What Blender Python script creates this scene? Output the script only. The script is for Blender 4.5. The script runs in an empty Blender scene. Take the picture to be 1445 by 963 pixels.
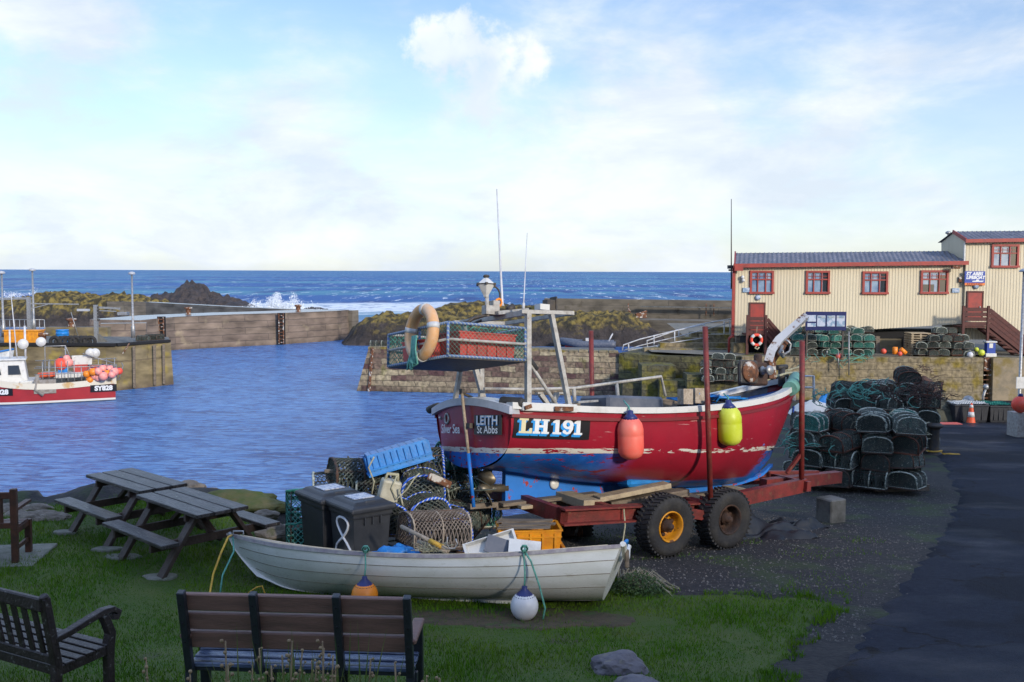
import bpy, bmesh, math, random
from math import sin, cos, pi, radians as R, sqrt, atan2, hypot
from mathutils import Vector as V, Matrix, noise
random.seed(7)
sc = bpy.context.scene
col = sc.collection
Z = V((0, 0, 1))

# ------------------------------------------------------------------ camera
CAMZ = 3.6; F = 1405.0; PITCH = R(4.01); ROLL = R(0.22)
cd = bpy.data.cameras.new('camera'); cam = bpy.data.objects.new('camera', cd); col.objects.link(cam)
cd.sensor_width = 36; cd.lens = 35.0; cd.clip_start = .1; cd.clip_end = 60000
CR = Matrix.Rotation(pi/2 - PITCH, 3, 'X') @ Matrix.Rotation(ROLL, 3, 'Z')
cam.matrix_world = Matrix.Translation((0, 0, CAMZ)) @ CR.to_4x4()
sc.camera = cam
C0 = V((0, 0, CAMZ))
def ray(px, py):
    return (CR @ V(((px-722.5)/F, -(py-481.5)/F, -1))).normalized()
def at_z(px, py, z):
    d = ray(px, py); return C0 + d*((z-CAMZ)/d.z)
def at_y(px, py, y):
    d = ray(px, py); return C0 + d*(y/d.y)
def ss(a, b, x):
    t = max(0, min(1, (x-a)/(b-a))); return t*t*(3-2*t)
def gz(x, y):
    if y < 5: z = .6 + .26*(5-y)
    elif y < 9.5: z = .6*(9.5-y)/4.5
    elif y < 20: z = -.09*(y-9.5)
    else: z = -.945-.07*(y-20)
    if y > 9.5: z *= ss(-4.6, -2.2, x)
    return z
def at_g(px, py, dz=0):
    d = ray(px, py); t = 3.0
    while t < 90:
        p = C0 + d*t
        if p.z <= gz(p.x, p.y)+dz: return p
        t += .02
    return C0 + d*60
def lerp(a, b, t): return a+(b-a)*t
def interp(tab, x):
    if x <= tab[0][0]: return tab[0][1]
    for i in range(len(tab)-1):
        x0, y0 = tab[i]; x1, y1 = tab[i+1]
        if x <= x1:
            m0 = (y1-y0)/(x1-x0) if i == 0 else (y1-tab[i-1][1])/(x1-tab[i-1][0])
            m1 = (y1-y0)/(x1-x0) if i == len(tab)-2 else (tab[i+2][1]-y0)/(tab[i+2][0]-x0)
            h = x1-x0; t = (x-x0)/h
            return (2*t**3-3*t*t+1)*y0+(t**3-2*t*t+t)*h*m0+(-2*t**3+3*t*t)*y1+(t**3-t*t)*h*m1
    return tab[-1][1]

# ------------------------------------------------------------------ materials
def M(name, c, c2=None, rough=.6, metal=0, scale=6, bump=0, bscale=30, spec=.5, lo=.4, hi=.65, detail=6, c3=None, scale3=2, lo3=.55, hi3=.7, stretch=None, rand=0, objrand=0):
    m = bpy.data.materials.new(name); m.use_nodes = True
    nt = m.node_tree; N = nt.nodes; L = nt.links; b = N['Principled BSDF']
    b.inputs['Roughness'].default_value = rough; b.inputs['Metallic'].default_value = metal
    b.inputs['Specular IOR Level'].default_value = spec
    tc = N.new('ShaderNodeTexCoord'); out = tc.outputs['Object']
    if stretch:
        mp = N.new('ShaderNodeMapping'); mp.inputs['Scale'].default_value = stretch; L.new(out, mp.inputs[0]); out = mp.outputs[0]
    cc = (*c, 1)
    b.inputs['Base Color'].default_value = cc
    last = None
    def mixin(last, c_to, sc_, lo_, hi_, w):
        n = N.new('ShaderNodeTexNoise'); n.inputs['Scale'].default_value = sc_; n.inputs['Detail'].default_value = detail
        n.inputs['Roughness'].default_value = .62
        mp2 = N.new('ShaderNodeMapping'); mp2.inputs['Location'].default_value = (w*3.1, w*7.7, w*1.9); L.new(out, mp2.inputs[0]); L.new(mp2.outputs[0], n.inputs[0])
        r = N.new('ShaderNodeMapRange'); r.inputs[1].default_value = lo_; r.inputs[2].default_value = hi_; L.new(n.outputs[0], r.inputs[0])
        x = N.new('ShaderNodeMix'); x.data_type = 'RGBA'; L.new(r.outputs[0], x.inputs[0])
        if last is None: x.inputs[6].default_value = cc
        else: L.new(last, x.inputs[6])
        x.inputs[7].default_value = (*c_to, 1)
        return x.outputs[2]
    if c2: last = mixin(last, c2, scale, lo, hi, 1)
    if c3: last = mixin(last, c3, scale3, lo3, hi3, 2)
    if objrand:
        oi = N.new('ShaderNodeObjectInfo'); h = N.new('ShaderNodeHueSaturation')
        mr = N.new('ShaderNodeMapRange'); mr.inputs[3].default_value = 1-objrand; mr.inputs[4].default_value = 1+objrand
        L.new(oi.outputs['Random'], mr.inputs[0]); L.new(mr.outputs[0], h.inputs['Value'])
        if last: L.new(last, h.inputs['Color'])
        else: h.inputs['Color'].default_value = cc
        last = h.outputs[0]
    if last: L.new(last, b.inputs['Base Color'])
    if bump:
        n = N.new('ShaderNodeTexNoise'); n.inputs['Scale'].default_value = bscale; n.inputs['Detail'].default_value = 5; L.new(out, n.inputs[0])
        bp = N.new('ShaderNodeBump'); bp.inputs['Strength'].default_value = bump; bp.inputs['Distance'].default_value = .02
        L.new(n.outputs[0], bp.inputs['Height']); L.new(bp.outputs[0], b.inputs['Normal'])
        rr = N.new('ShaderNodeMapRange'); rr.inputs[3].default_value = max(0, rough-.12); rr.inputs[4].default_value = min(1, rough+.12)
        L.new(n.outputs[0], rr.inputs[0]); L.new(rr.outputs[0], b.inputs['Roughness'])
    return m
def nodes(m): return m.node_tree.nodes, m.node_tree.links, m.node_tree.nodes['Principled BSDF']

MT = {}
MT['white'] = M('white_paint', (.62, .62, .6), (.42, .41, .38), .4, scale=4, bump=.1, lo=.5, hi=.75)
MT['red_steel'] = M('red_oxide_steel', (.21, .028, .024), (.1, .022, .018), .55, scale=5, bump=.25, bscale=40, c3=(.16, .07, .04), scale3=9, lo3=.58, hi3=.66)
MT['rust'] = M('rusty_metal', (.2, .08, .035), (.06, .03, .02), .85, scale=9, bump=.6, bscale=35, c3=(.5, .48, .44), scale3=5, lo3=.55, hi3=.6)
MT['davit'] = M('worn_white_davit', (.46, .47, .49), (.14, .07, .04), .6, scale=6, bump=.3, lo=.57, hi=.64)
MT['rubber'] = M('black_rubber', (.022, .022, .024), (.05, .048, .045), .75, scale=8, bump=.3)
MT['tyre'] = M('tyre_rubber', (.02, .02, .022), (.045, .042, .038), .85, scale=5, bump=.4, lo=.45, hi=.7)
MT['galv'] = M('galvanised_steel', (.4, .41, .42), (.25, .24, .23), .45, .55, scale=12, bump=.15)
MT['gantry'] = M('weathered_gantry', (.46, .45, .42), (.3, .28, .25), .55, scale=9, bump=.2, c3=(.2, .11, .06), scale3=14, lo3=.62, hi3=.7)
MT['darksteel'] = M('dark_steel', (.05, .05, .055), (.09, .07, .05), .6, .3, scale=10, bump=.3)
MT['green_pad'] = M('green_pad', (.16, .36, .29), (.1, .25, .2), .6, scale=6, bump=.2)
MT['red_box'] = M('red_plastic', (.52, .05, .04), (.33, .05, .04), .5, scale=6)
MT['blue_plastic'] = M('blue_plastic', (.012, .22, .62), (.02, .16, .45), .4, scale=5, bump=.1)
MT['yellow_plastic'] = M('orange_yellow_plastic', (.75, .3, .01), (.55, .2, .02), .45, scale=6, bump=.15)
MT['bin'] = M('bin_plastic', (.022, .024, .03), (.035, .037, .043), .45, scale=6, bump=.12, bscale=200)
MT['sticker'] = M('paper_label', (.6, .62, .66), (.25, .3, .45), .5, scale=28, lo=.5, hi=.56)
MT['chalk'] = M('white_brush_paint', (.68, .7, .74), None, .6)
MT['gel'] = M('dinghy_gelcoat', (.74, .76, .76), (.65, .67, .65), .3, scale=2.2, bump=.05, c3=(.45, .45, .37), scale3=5, lo3=.6, hi3=.8, stretch=(1, 1, 2.5))  # whitened to offset the cottage shadow falling on the hull
MT['gelin'] = M('dinghy_inside', (.6, .55, .42), (.45, .4, .3), .5, scale=4)
MT['mauve'] = M('mauve_gunwale', (.26, .23, .27), (.4, .38, .38), .5, scale=12)
MT['plank_brown'] = M('brown_recycled_plank', (.24, .125, .095), (.16, .088, .068), .5, scale=8, bump=.25, bscale=60, stretch=(.3, 2, 2))
MT['plank_black'] = M('black_recycled_post', (.02, .023, .03), (.03, .033, .04), .4, scale=8, bump=.2, bscale=60)
MT['seat_plank'] = M('black_plank_sky_tinted', (.07, .09, .15), (.15, .18, .26), .22, scale=14, bump=.3, bscale=50, stretch=(.3, 2, 2), lo=.5, hi=.62)  # black seat lightened and blued in base colour to show reflected sky
MT['picnic_top'] = M('weathered_table_plank', (.024, .019, .018), (.08, .067, .066), .4, scale=9, bump=.6, bscale=30, stretch=(.35, 2.2, 2), lo=.45, hi=.65, c3=(.2, .2, .15), scale3=18, lo3=.62, hi3=.68)
MT['picnic_leg'] = M('dark_stained_timber', (.04, .024, .017), (.065, .042, .032), .6, scale=7, bump=.4)
MT['dark_wood'] = M('dark_hardwood', (.022, .013, .012), (.04, .027, .025), .5, scale=9, bump=.4, bscale=40, c3=(.16, .15, .14), scale3=22, lo3=.6, hi3=.68)
MT['red_wood'] = M('reddish_hardwood', (.1, .035, .018), (.05, .022, .014), .55, scale=8, bump=.3)
MT['slab'] = M('concrete_slab', (.22, .21, .18), (.12, .13, .09), .85, scale=7, bump=.5)
MT['timber'] = M('grey_timber', (.2, .16, .12), (.1, .08, .06), .8, scale=8, bump=.4, stretch=(.4, 2, 2))
MT['timber_pale'] = M('pale_timber', (.42, .34, .22), (.28, .22, .15), .8, scale=8, bump=.3)
MT['concrete'] = M('concrete', (.16, .16, .15), (.08, .08, .072), .9, scale=3, bump=.5)
MT['net_green'] = M('green_net', (.03, .2, .15), (.05, .3, .22), .7, scale=10)
MT['net_dark'] = M('dark_net', (.045, .07, .065), (.11, .11, .09), .8, scale=10, objrand=.5, c3=(.34, .36, .31), scale3=26, lo3=.6, hi3=.64)
MT['net_teal'] = M('teal_net', (.04, .18, .15), (.08, .28, .22), .8, scale=10, objrand=.4, c3=(.35, .4, .34), scale3=26, lo3=.6, hi3=.64)
MT['net_tan'] = M('tan_net', (.24, .2, .17), (.14, .11, .09), .85, scale=12)
MT['net_brown'] = M('brown_net', (.09, .045, .035), (.05, .04, .035), .95, scale=6, bump=1, bscale=20)
MT['rope_pale'] = M('pale_rope_binding', (.42, .44, .37), (.07, .1, .09), .85, scale=30, lo=.5, hi=.58, objrand=.35)
MT['rope_tan'] = M('tan_rope', (.42, .35, .27), (.25, .2, .15), .85, scale=20)
MT['rope_green'] = M('green_rope', (.12, .38, .3), (.07, .22, .19), .7, scale=30)
MT['rope_yellow'] = M('yellow_rope', (.7, .42, .05), (.5, .28, .05), .7, scale=30)
MT['rope_cream'] = M('cream_rope', (.45, .43, .3), (.28, .27, .18), .8, scale=30)
MT['pot_frame'] = M('pot_frame', (.03, .028, .027), (.1, .05, .03), .8, scale=8, objrand=.4)
MT['pot_rust'] = M('pot_frame_rusty', (.16, .055, .03), (.06, .03, .02), .85, scale=8, objrand=.4)
MT['coral'] = M('coral_fender', (.85, .13, .09), (.75, .2, .15), .45, scale=2.5, bump=.05)
MT['lime'] = M('lime_fender', (.5, .58, .02), (.6, .66, .08), .42, scale=3, bump=.05)
MT['navy'] = M('navy_cap', (.012, .018, .11), (.02, .03, .16), .45, scale=6)
MT['orange_b'] = M('orange_buoy', (.85, .26, .01), (.75, .22, .02), .4, scale=3, bump=.05)
MT['white_b'] = M('white_buoy', (.68, .69, .72), (.55, .56, .6), .4, scale=3, bump=.05)
MT['pink_b'] = M('pink_buoy', (.75, .22, .2), (.85, .4, .34), .5, scale=3)
MT['red_b'] = M('red_buoy', (.8, .06, .03), (.7, .12, .07), .5, scale=3)
MT['ring'] = M('faded_orange_ring', (.68, .35, .13), (.62, .45, .32), .6, scale=3.5, bump=.15, bscale=15, c3=(.35, .16, .06), scale3=7, lo3=.63, hi3=.68)
MT['ringband'] = M('ring_band', (.6, .62, .64), (.45, .46, .47), .5, scale=9)
MT['grass'] = M('grass_blades', (.062, .16, .006), (.11, .19, .012), .7, scale=1.2, spec=.08, c3=(.085, .11, .02), scale3=2.5, lo3=.58, hi3=.78)  # green brightened, blue cut, to make up for dim bluish skylight
MT['lawn'] = M('lawn_soil', (.045, .085, .006), (.07, .095, .014), .9, scale=2, bump=.7, bscale=60, c3=(.05, .045, .02), scale3=1.3, lo3=.6, hi3=.72)
MT['drygrass'] = M('dry_stalks', (.34, .24, .13), (.2, .13, .07), .8, scale=12)
MT['leafblade'] = M('long_leaves', (.08, .14, .02), (.2, .2, .06), .6, scale=10)
MT['rock_blue'] = M('purplish_boulder', (.09, .082, .1), (.17, .155, .165), .75, scale=4, bump=.8, bscale=9, c3=(.2, .18, .13), scale3=9, lo3=.55, hi3=.7)
MT['rock_brown'] = M('brown_rubble', (.24, .2, .16), (.1, .085, .07), .9, scale=4, bump=1, bscale=12, c3=(.1, .11, .05), scale3=3, lo3=.52, hi3=.62)
MT['cream'] = M('cream_cladding', (.61, .54, .39), (.56, .49, .35), .55, scale=.8, bump=.03, c3=(.42, .36, .26), scale3=3.5, lo3=.6, hi3=.78, stretch=(1, 1, .14))
MT['redtrim'] = M('red_trim_paint', (.34, .035, .025), (.22, .03, .025), .5, scale=3)
MT['maroon'] = M('maroon_fence', (.1, .028, .022), (.065, .02, .018), .7, scale=4, bump=.2)
MT['roof'] = M('blue_grey_roof_sheet', (.15, .15, .18), (.1, .105, .135), .6, scale=1.3, bump=.2, c3=(.25, .25, .3), scale3=5, lo3=.56, hi3=.66)
MT['dark_rust'] = M('dark_rust', (.07, .035, .022), (.03, .02, .018), .85, scale=7, bump=.5)
MT['glass'] = M('window_glass', (.3, .4, .5), (.12, .2, .34), .08, scale=1.1, spec=1)  # pale blue sky reflection mixed into the pane colour
MT['glassdark'] = M('dark_glass', (.03, .04, .05), None, .06, spec=1)
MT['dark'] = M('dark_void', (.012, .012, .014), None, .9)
MT['sign_blue'] = M('sign_blue', (.01, .05, .32), None, .4)
MT['sign_navy'] = M('board_navy', (.012, .02, .1), None, .3)
MT['sign_orange'] = M('sign_orange', (.75, .2, .03), None, .4)
MT['poster'] = M('poster_sheet', (.45, .5, .6), (.2, .3, .42), .35, scale=3.5, lo=.48, hi=.55)
MT['black'] = M('black_board', (.012, .012, .014), None, .35)
MT['cream_letter'] = M('cream_letter', (.68, .62, .4), None, .4)
MT['white_letter'] = M('white_letter', (.72, .74, .76), None, .4)
MT['blue_letter'] = M('blue_letter', (.02, .28, .68), None, .4)
MT['pier_rail'] = M('white_rail', (.62, .64, .68), (.45, .44, .44), .45, scale=5)
MT['lamp_head'] = M('lamp_head', (.4, .42, .46), None, .4)
MT['tarp'] = M('black_tarpaulin', (.009, .01, .012), (.018, .018, .02), .5, scale=4, bump=.5, bscale=6)
MT['cone'] = M('cone_orange', (.75, .09, .02), (.6, .1, .04), .55, scale=8)
MT['slate'] = M('slate_panel', (.07, .085, .12), (.12, .13, .16), .5, scale=5)
MT['antifoul_rim'] = M('yellow_rim', (.7, .3, .01), (.5, .2, .01), .5, scale=7, c3=(.12, .05, .02), scale3=10, lo3=.58, hi3=.65)
MT['straw'] = M('pale_reed', (.3, .28, .2), (.18, .16, .11), .85, scale=15)
MT['bush'] = M('dark_bush', (.02, .05, .012), (.04, .08, .02), .8, scale=9)

def rope_mat(name, c1, c2):                       # candy-striped binding
    m = M(name, c1, None, .6); N, L, b = nodes(m)
    tc = N.new('ShaderNodeTexCoord'); w = N.new('ShaderNodeTexWave'); w.inputs['Scale'].default_value = 11
    w.bands_direction = 'DIAGONAL'; L.new(tc.outputs['Object'], w.inputs[0])
    r = N.new('ShaderNodeValToRGB'); r.color_ramp.interpolation = 'CONSTANT'; r.color_ramp.elements[0].color = (*c1, 1)
    r.color_ramp.elements[1].position = .78; r.color_ramp.elements[1].color = (*c2, 1); L.new(w.outputs[0], r.inputs[0]); L.new(r.outputs[0], b.inputs['Base Color']); return m
MT['rope_blue'] = rope_mat('blue_striped_rope', (.015, .1, .6), (.5, .55, .6))
MT['cage_rope'] = rope_mat('cage_binding', (.1, .17, .36), (.35, .4, .36))

def stone_mat(name, c1, c2, mortar, bw, bh, moss=(.12, .11, .02), mosslo=.55, dark=None, bump=.6, ns=5, ms=.018):
    m = M(name, c1, None, .9); N, L, b = nodes(m)
    tc = N.new('ShaderNodeTexCoord'); sx = N.new('ShaderNodeSeparateXYZ'); L.new(tc.outputs['Object'], sx.inputs[0])
    ad = N.new('ShaderNodeMath'); ad.operation = 'ADD'; my = N.new('ShaderNodeMath'); my.operation = 'MULTIPLY'; my.inputs[1].default_value = .8
    L.new(sx.outputs[1], my.inputs[0]); L.new(sx.outputs[0], ad.inputs[0]); L.new(my.outputs[0], ad.inputs[1])
    cb = N.new('ShaderNodeCombineXYZ'); L.new(ad.outputs[0], cb.inputs[0]); L.new(sx.outputs[2], cb.inputs[1])
    dn = N.new('ShaderNodeTexNoise'); dn.inputs['Scale'].default_value = 1.7; L.new(tc.outputs['Object'], dn.inputs[0])
    va = N.new('ShaderNodeVectorMath'); va.operation = 'MULTIPLY_ADD'; va.inputs[1].default_value = (.3, .13, 0); L.new(dn.outputs['Color'], va.inputs[0]); L.new(cb.outputs[0], va.inputs[2])
    br = N.new('ShaderNodeTexBrick'); br.inputs['Scale'].default_value = 1; br.inputs['Brick Width'].default_value = bw; br.inputs['Row Height'].default_value = bh
    br.inputs['Mortar Size'].default_value = ms; br.inputs['Mortar Smooth'].default_value = .3; br.inputs['Bias'].default_value = .05
    br.inputs['Color1'].default_value = (*c1, 1); br.inputs['Color2'].default_value = (*c2, 1); br.inputs['Mortar'].default_value = (*mortar, 1)
    L.new(va.outputs[0], br.inputs[0])
    n = N.new('ShaderNodeTexNoise'); n.inputs['Scale'].default_value = 1.1; n.inputs['Detail'].default_value = 8; L.new(tc.outputs['Object'], n.inputs[0])
    r = N.new('ShaderNodeMapRange'); r.inputs[1].default_value = mosslo; r.inputs[2].default_value = mosslo+.12; L.new(n.outputs[0], r.inputs[0])
    x = N.new('ShaderNodeMix'); x.data_type = 'RGBA'; L.new(r.outputs[0], x.inputs[0]); L.new(br.outputs[0], x.inputs[6]); x.inputs[7].default_value = (*moss, 1)
    o = x.outputs[2]
    if dark:                                       # tide-stained lower courses, fixed to height
        dz, dc = dark
        sb = N.new('ShaderNodeMath'); sb.operation = 'MULTIPLY_ADD'; sb.inputs[1].default_value = 1.3; L.new(n.outputs[0], sb.inputs[0]); L.new(sx.outputs[2], sb.inputs[2])
        rr = N.new('ShaderNodeMapRange'); rr.inputs[1].default_value = dz+1.0; rr.inputs[2].default_value = dz+.4; L.new(sb.outputs[0], rr.inputs[0])
        f = N.new('ShaderNodeMath'); f.operation = 'MULTIPLY'; f.inputs[1].default_value = .8; L.new(rr.outputs[0], f.inputs[0])
        x2 = N.new('ShaderNodeMix'); x2.data_type = 'RGBA'; L.new(f.outputs[0], x2.inputs[0]); L.new(o, x2.inputs[6]); x2.inputs[7].default_value = (*dc, 1); o = x2.outputs[2]
    n2 = N.new('ShaderNodeTexNoise'); n2.inputs['Scale'].default_value = ns; n2.inputs['Detail'].default_value = 8; mq = N.new('ShaderNodeMapping'); mq.inputs['Scale'].default_value = (.6, .6, 1.6) if ns < 3 else (1, 1, 1); L.new(tc.outputs['Object'], mq.inputs[0]); L.new(mq.outputs[0], n2.inputs[0])
    hv = N.new('ShaderNodeHueSaturation'); mr = N.new('ShaderNodeMapRange'); mr.inputs[1].default_value = .3; mr.inputs[2].default_value = .7; mr.inputs[3].default_value = .55; mr.inputs[4].default_value = 1.4
    L.new(n2.outputs[0], mr.inputs[0]); L.new(mr.outputs[0], hv.inputs['Value']); L.new(o, hv.inputs['Color']); L.new(hv.outputs[0], b.inputs['Base Color'])
    bp = N.new('ShaderNodeBump'); bp.inputs['Strength'].default_value = min(1, bump*1.5); bp.inputs['Distance'].default_value = .09
    ma = N.new('ShaderNodeMath'); ma.operation = 'SUBTRACT'; L.new(n2.outputs[0], ma.inputs[0]); L.new(br.outputs['Fac'], ma.inputs[1]); L.new(ma.outputs[0], bp.inputs['Height']); L.new(bp.outputs[0], b.inputs['Normal'])
    return m
MT['pier_stone'] = stone_mat('pier_stone_courses', (.36, .3, .19), (.085, .042, .04), (.12, .1, .07), .85, .33, mosslo=.6, moss=(.16, .15, .05), dark=(-3.6, (.045, .028, .024)))
MT['pier_moss'] = stone_mat('mossy_stone_courses', (.13, .12, .05), (.07, .065, .04), (.05, .045, .03), .95, .36, mosslo=.48, moss=(.13, .115, .012))
MT['quay_stone'] = stone_mat('quay_stone_courses', (.25, .2, .12), (.2, .165, .105), (.13, .105, .07), 1.1, .4, mosslo=.5, moss=(.2, .15, .03), bump=.35)
MT['conc_wall'] = stone_mat('stained_concrete_wall', (.19, .145, .11), (.16, .12, .095), (.11, .085, .07), 6, .62, mosslo=.6, moss=(.24, .19, .13), bump=.3, ns=.9, ms=.05, dark=(-3.7, (.05, .035, .03)))
MT['conc_olive'] = stone_mat('olive_concrete', (.21, .165, .085), (.175, .14, .08), (.13, .1, .06), 9, 1.9, mosslo=.56, moss=(.26, .2, .05), bump=.25, ns=1.6, ms=.04, dark=(-3.5, (.09, .065, .05)))
MT['conc_far'] = stone_mat('sea_wall_concrete', (.15, .13, .1), (.14, .12, .095), (.115, .1, .08), 7, .9, mosslo=.58, moss=(.09, .075, .05), bump=.25, ns=.8, ms=.05)

def seaweed_rock():
    m = M('weed_covered_rock', (.03, .024, .022), (.075, .06, .055), .85, scale=.9, bump=.5, bscale=3); N, L, b = nodes(m)
    old = b.inputs['Base Color'].links[0].from_socket
    tc = N.new('ShaderNodeTexCoord'); g = N.new('ShaderNodeNewGeometry'); s = N.new('ShaderNodeSeparateXYZ'); L.new(g.outputs['Position'], s.inputs[0])
    n = N.new('ShaderNodeTexNoise'); n.inputs['Scale'].default_value = .45; n.inputs['Detail'].default_value = 9; n.inputs['Roughness'].default_value = .7; L.new(tc.outputs['Object'], n.inputs[0])
    a = N.new('ShaderNodeMath'); a.operation = 'MULTIPLY_ADD'; a.inputs[1].default_value = 5.; L.new(n.outputs[0], a.inputs[0]); L.new(s.outputs[2], a.inputs[2])
    r = N.new('ShaderNodeMapRange'); r.inputs[1].default_value = .15; r.inputs[2].default_value = 1.0; L.new(a.outputs[0], r.inputs[0])
    x = N.new('ShaderNodeMix'); x.data_type = 'RGBA'; L.new(r.outputs[0], x.inputs[0]); L.new(old, x.inputs[6])
    n3 = N.new('ShaderNodeTexNoise'); n3.inputs['Scale'].default_value = 1.6; n3.inputs['Detail'].default_value = 6; L.new(tc.outputs['Object'], n3.inputs[0])
    cr = N.new('ShaderNodeValToRGB'); e = cr.color_ramp.elements; e[0].position = .42; e[0].color = (.045, .038, .02, 1); e[1].position = .62; e[1].color = (.27, .2, .05, 1); L.new(n3.outputs[0], cr.inputs[0]); L.new(cr.outputs[0], x.inputs[7])
    L.new(x.outputs[2], b.inputs['Base Color']); return m
MT['weedrock'] = seaweed_rock()
def bumpset(m, d, sc_, st=1):
    for n in m.node_tree.nodes:
        if n.type == 'BUMP': n.inputs['Distance'].default_value = d; n.inputs['Strength'].default_value = st; s_ = n.inputs['Height'].links[0].from_node; s_.inputs['Scale'].default_value = sc_; s_.inputs['Detail'].default_value = 9; s_.inputs['Roughness'].default_value = .7
bumpset(MT['weedrock'], .7, 1.1)
MT['darkrock'] = M('dark_wet_rock', (.03, .026, .028), (.075, .058, .055), .65, scale=.8, bump=.7, bscale=3)
bumpset(MT['darkrock'], .7, .9)

# ------------------------------------------------------------------ mesh builder
class MB:
    def __init__(s): s.v = []; s.f = []; s.m = []; s.s = []
    def add(s, vs, fs, m=0, smooth=False):
        o = len(s.v); s.v += [tuple(p) for p in vs]
        for f in fs: s.f.append([i+o for i in f]); s.m.append(m); s.s.append(smooth)
        return s
    def box(s, c, d, rot=None, m=0):
        c = V(c); x, y, z = d[0]/2, d[1]/2, d[2]/2
        vs = [V((a*x, b*y, e*z)) for a in (-1, 1) for b in (-1, 1) for e in (-1, 1)]
        if rot is not None:
            if not isinstance(rot, Matrix): rot = Matrix.Rotation(rot, 3, 'Z')
            vs = [rot @ p for p in vs]
        return s.add([c+p for p in vs], [(0, 1, 3, 2), (4, 6, 7, 5), (0, 4, 5, 1), (2, 3, 7, 6), (0, 2, 6, 4), (1, 5, 7, 3)], m)
    def bar(s, a, b, w, h, up=Z, m=0):
        a, b = V(a), V(b); d = (b-a).normalized(); sd = d.cross(up)
        if sd.length < 1e-4: sd = d.cross(V((1, 0, 0)))
        sd.normalize(); u = sd.cross(d)
        vs = []
        for p in (a, b):
            for (i, j) in ((-1, -1), (1, -1), (1, 1), (-1, 1)): vs.append(p+sd*i*w/2+u*j*h/2)
        return s.add(vs, [(0, 3, 2, 1), (4, 5, 6, 7), (0, 1, 5, 4), (1, 2, 6, 5), (2, 3, 7, 6), (3, 0, 4, 7)], m)
    def tube(s, pts, r, n=8, closed=False, m=0, smooth=True):
        pts = [V(p) for p in pts]; k = len(pts); rs = r if isinstance(r, (list, tuple)) else [r]*k
        vs = []; pu = None
        for i, p in enumerate(pts):
            if closed: d = pts[(i+1) % k]-pts[i-1]
            else: d = pts[min(i+1, k-1)]-pts[max(i-1, 0)]
            if d.length < 1e-7: d = Z.copy()
            d.normalize()
            if pu is None:
                u = d.cross(Z)
                if u.length < .05: u = d.cross(V((1, 0, 0)))
            else: u = pu-d*pu.dot(d)
            if u.length < 1e-5: u = d.orthogonal()
            u.normalize(); pu = u; w = d.cross(u)
            for j in range(n):
                a = 2*pi*j/n; vs.append(p+(u*cos(a)+w*sin(a))*rs[i])
        fs = []
        for i in range(k if closed else k-1):
            i2 = (i+1) % k
            for j in range(n): fs.append((i*n+j, i*n+(j+1) % n, i2*n+(j+1) % n, i2*n+j))
        s.add(vs, fs, m, smooth)
        if not closed and n > 3:
            o = len(s.v)-len(vs); s.f.append([o+j for j in range(n)][::-1]); s.m.append(m); s.s.append(False)
            s.f.append([o+(k-1)*n+j for j in range(n)]); s.m.append(m); s.s.append(False)
        return s
    def lathe(s, prof, c=(0, 0, 0), rot=None, n=20, m=0, smooth=True, cap=True):
        c = V(c); vs = []
        for (r, z) in prof:
            for j in range(n):
                p = V((r*cos(2*pi*j/n), r*sin(2*pi*j/n), z))
                vs.append(c+(rot @ p if rot is not None else p))
        fs = [(i*n+j, i*n+(j+1) % n, (i+1)*n+(j+1) % n, (i+1)*n+j) for i in range(len(prof)-1) for j in range(n)]
        s.add(vs, fs, m, smooth)
        o = len(s.v)-len(vs)
        if cap and prof[0][0] > 1e-4: s.f.append([o+j for j in range(n)][::-1]); s.m.append(m); s.s.append(False)
        if cap and prof[-1][0] > 1e-4: s.f.append([o+(len(prof)-1)*n+j for j in range(n)]); s.m.append(m); s.s.append(False)
        return s
    def ball(s, c, r, n=14, m=0, sz=1):
        return s.lathe([(r*sin(pi*i/(n//2+1)) if 0 < i < n//2+1 else 1e-5, -r*sz*cos(pi*i/(n//2+1))) for i in range(n//2+2)], c, None, n, m)
    def loft(s, rings, m=0, smooth=True, closed=False, cap0=False, cap1=False):
        n = len(rings[0]); vs = [p for r in rings for p in r]
        fs = []
        for i in range(len(rings)-1):
            for j in range(n if closed else n-1): fs.append((i*n+j, i*n+(j+1) % n, (i+1)*n+(j+1) % n, (i+1)*n+j))
        if cap0: fs.append(list(range(n))[::-1])
        if cap1: fs.append([(len(rings)-1)*n+j for j in range(n)])
        return s.add(vs, fs, m, smooth)
    def grid(s, fn, nu, nv, m=0, smooth=True):
        return s.loft([[fn(i/nu, j/nv) for j in range(nv+1)] for i in range(nu+1)], m, smooth)
    def net(s, fn, nu, nv, r, m=0, skip=0):
        for i in range(nu):
            for j in range(nv):
                if skip and random.random() < skip: continue
                a, b, c, d = fn(i/nu, j/nv), fn((i+1)/nu, (j+1)/nv), fn((i+1)/nu, j/nv), fn(i/nu, (j+1)/nv)
                s.tube((a, b), r, 3, m=m, smooth=False); s.tube((c, d), r, 3, m=m, smooth=False)
        return s
    def quad(s, a, b, c, d, m=0): return s.add([a, b, c, d], [(0, 1, 2, 3)], m)
    def prism(s, poly, fn0, fn1, m=0):              # 2D outline swept between two mappings
        n = len(poly); vs = [fn0(*p) for p in poly]+[fn1(*p) for p in poly]
        return s.add(vs, [list(range(n))[::-1], list(range(n, 2*n))]+[(i, (i+1) % n, n+(i+1) % n, n+i) for i in range(n)], m)
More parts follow.
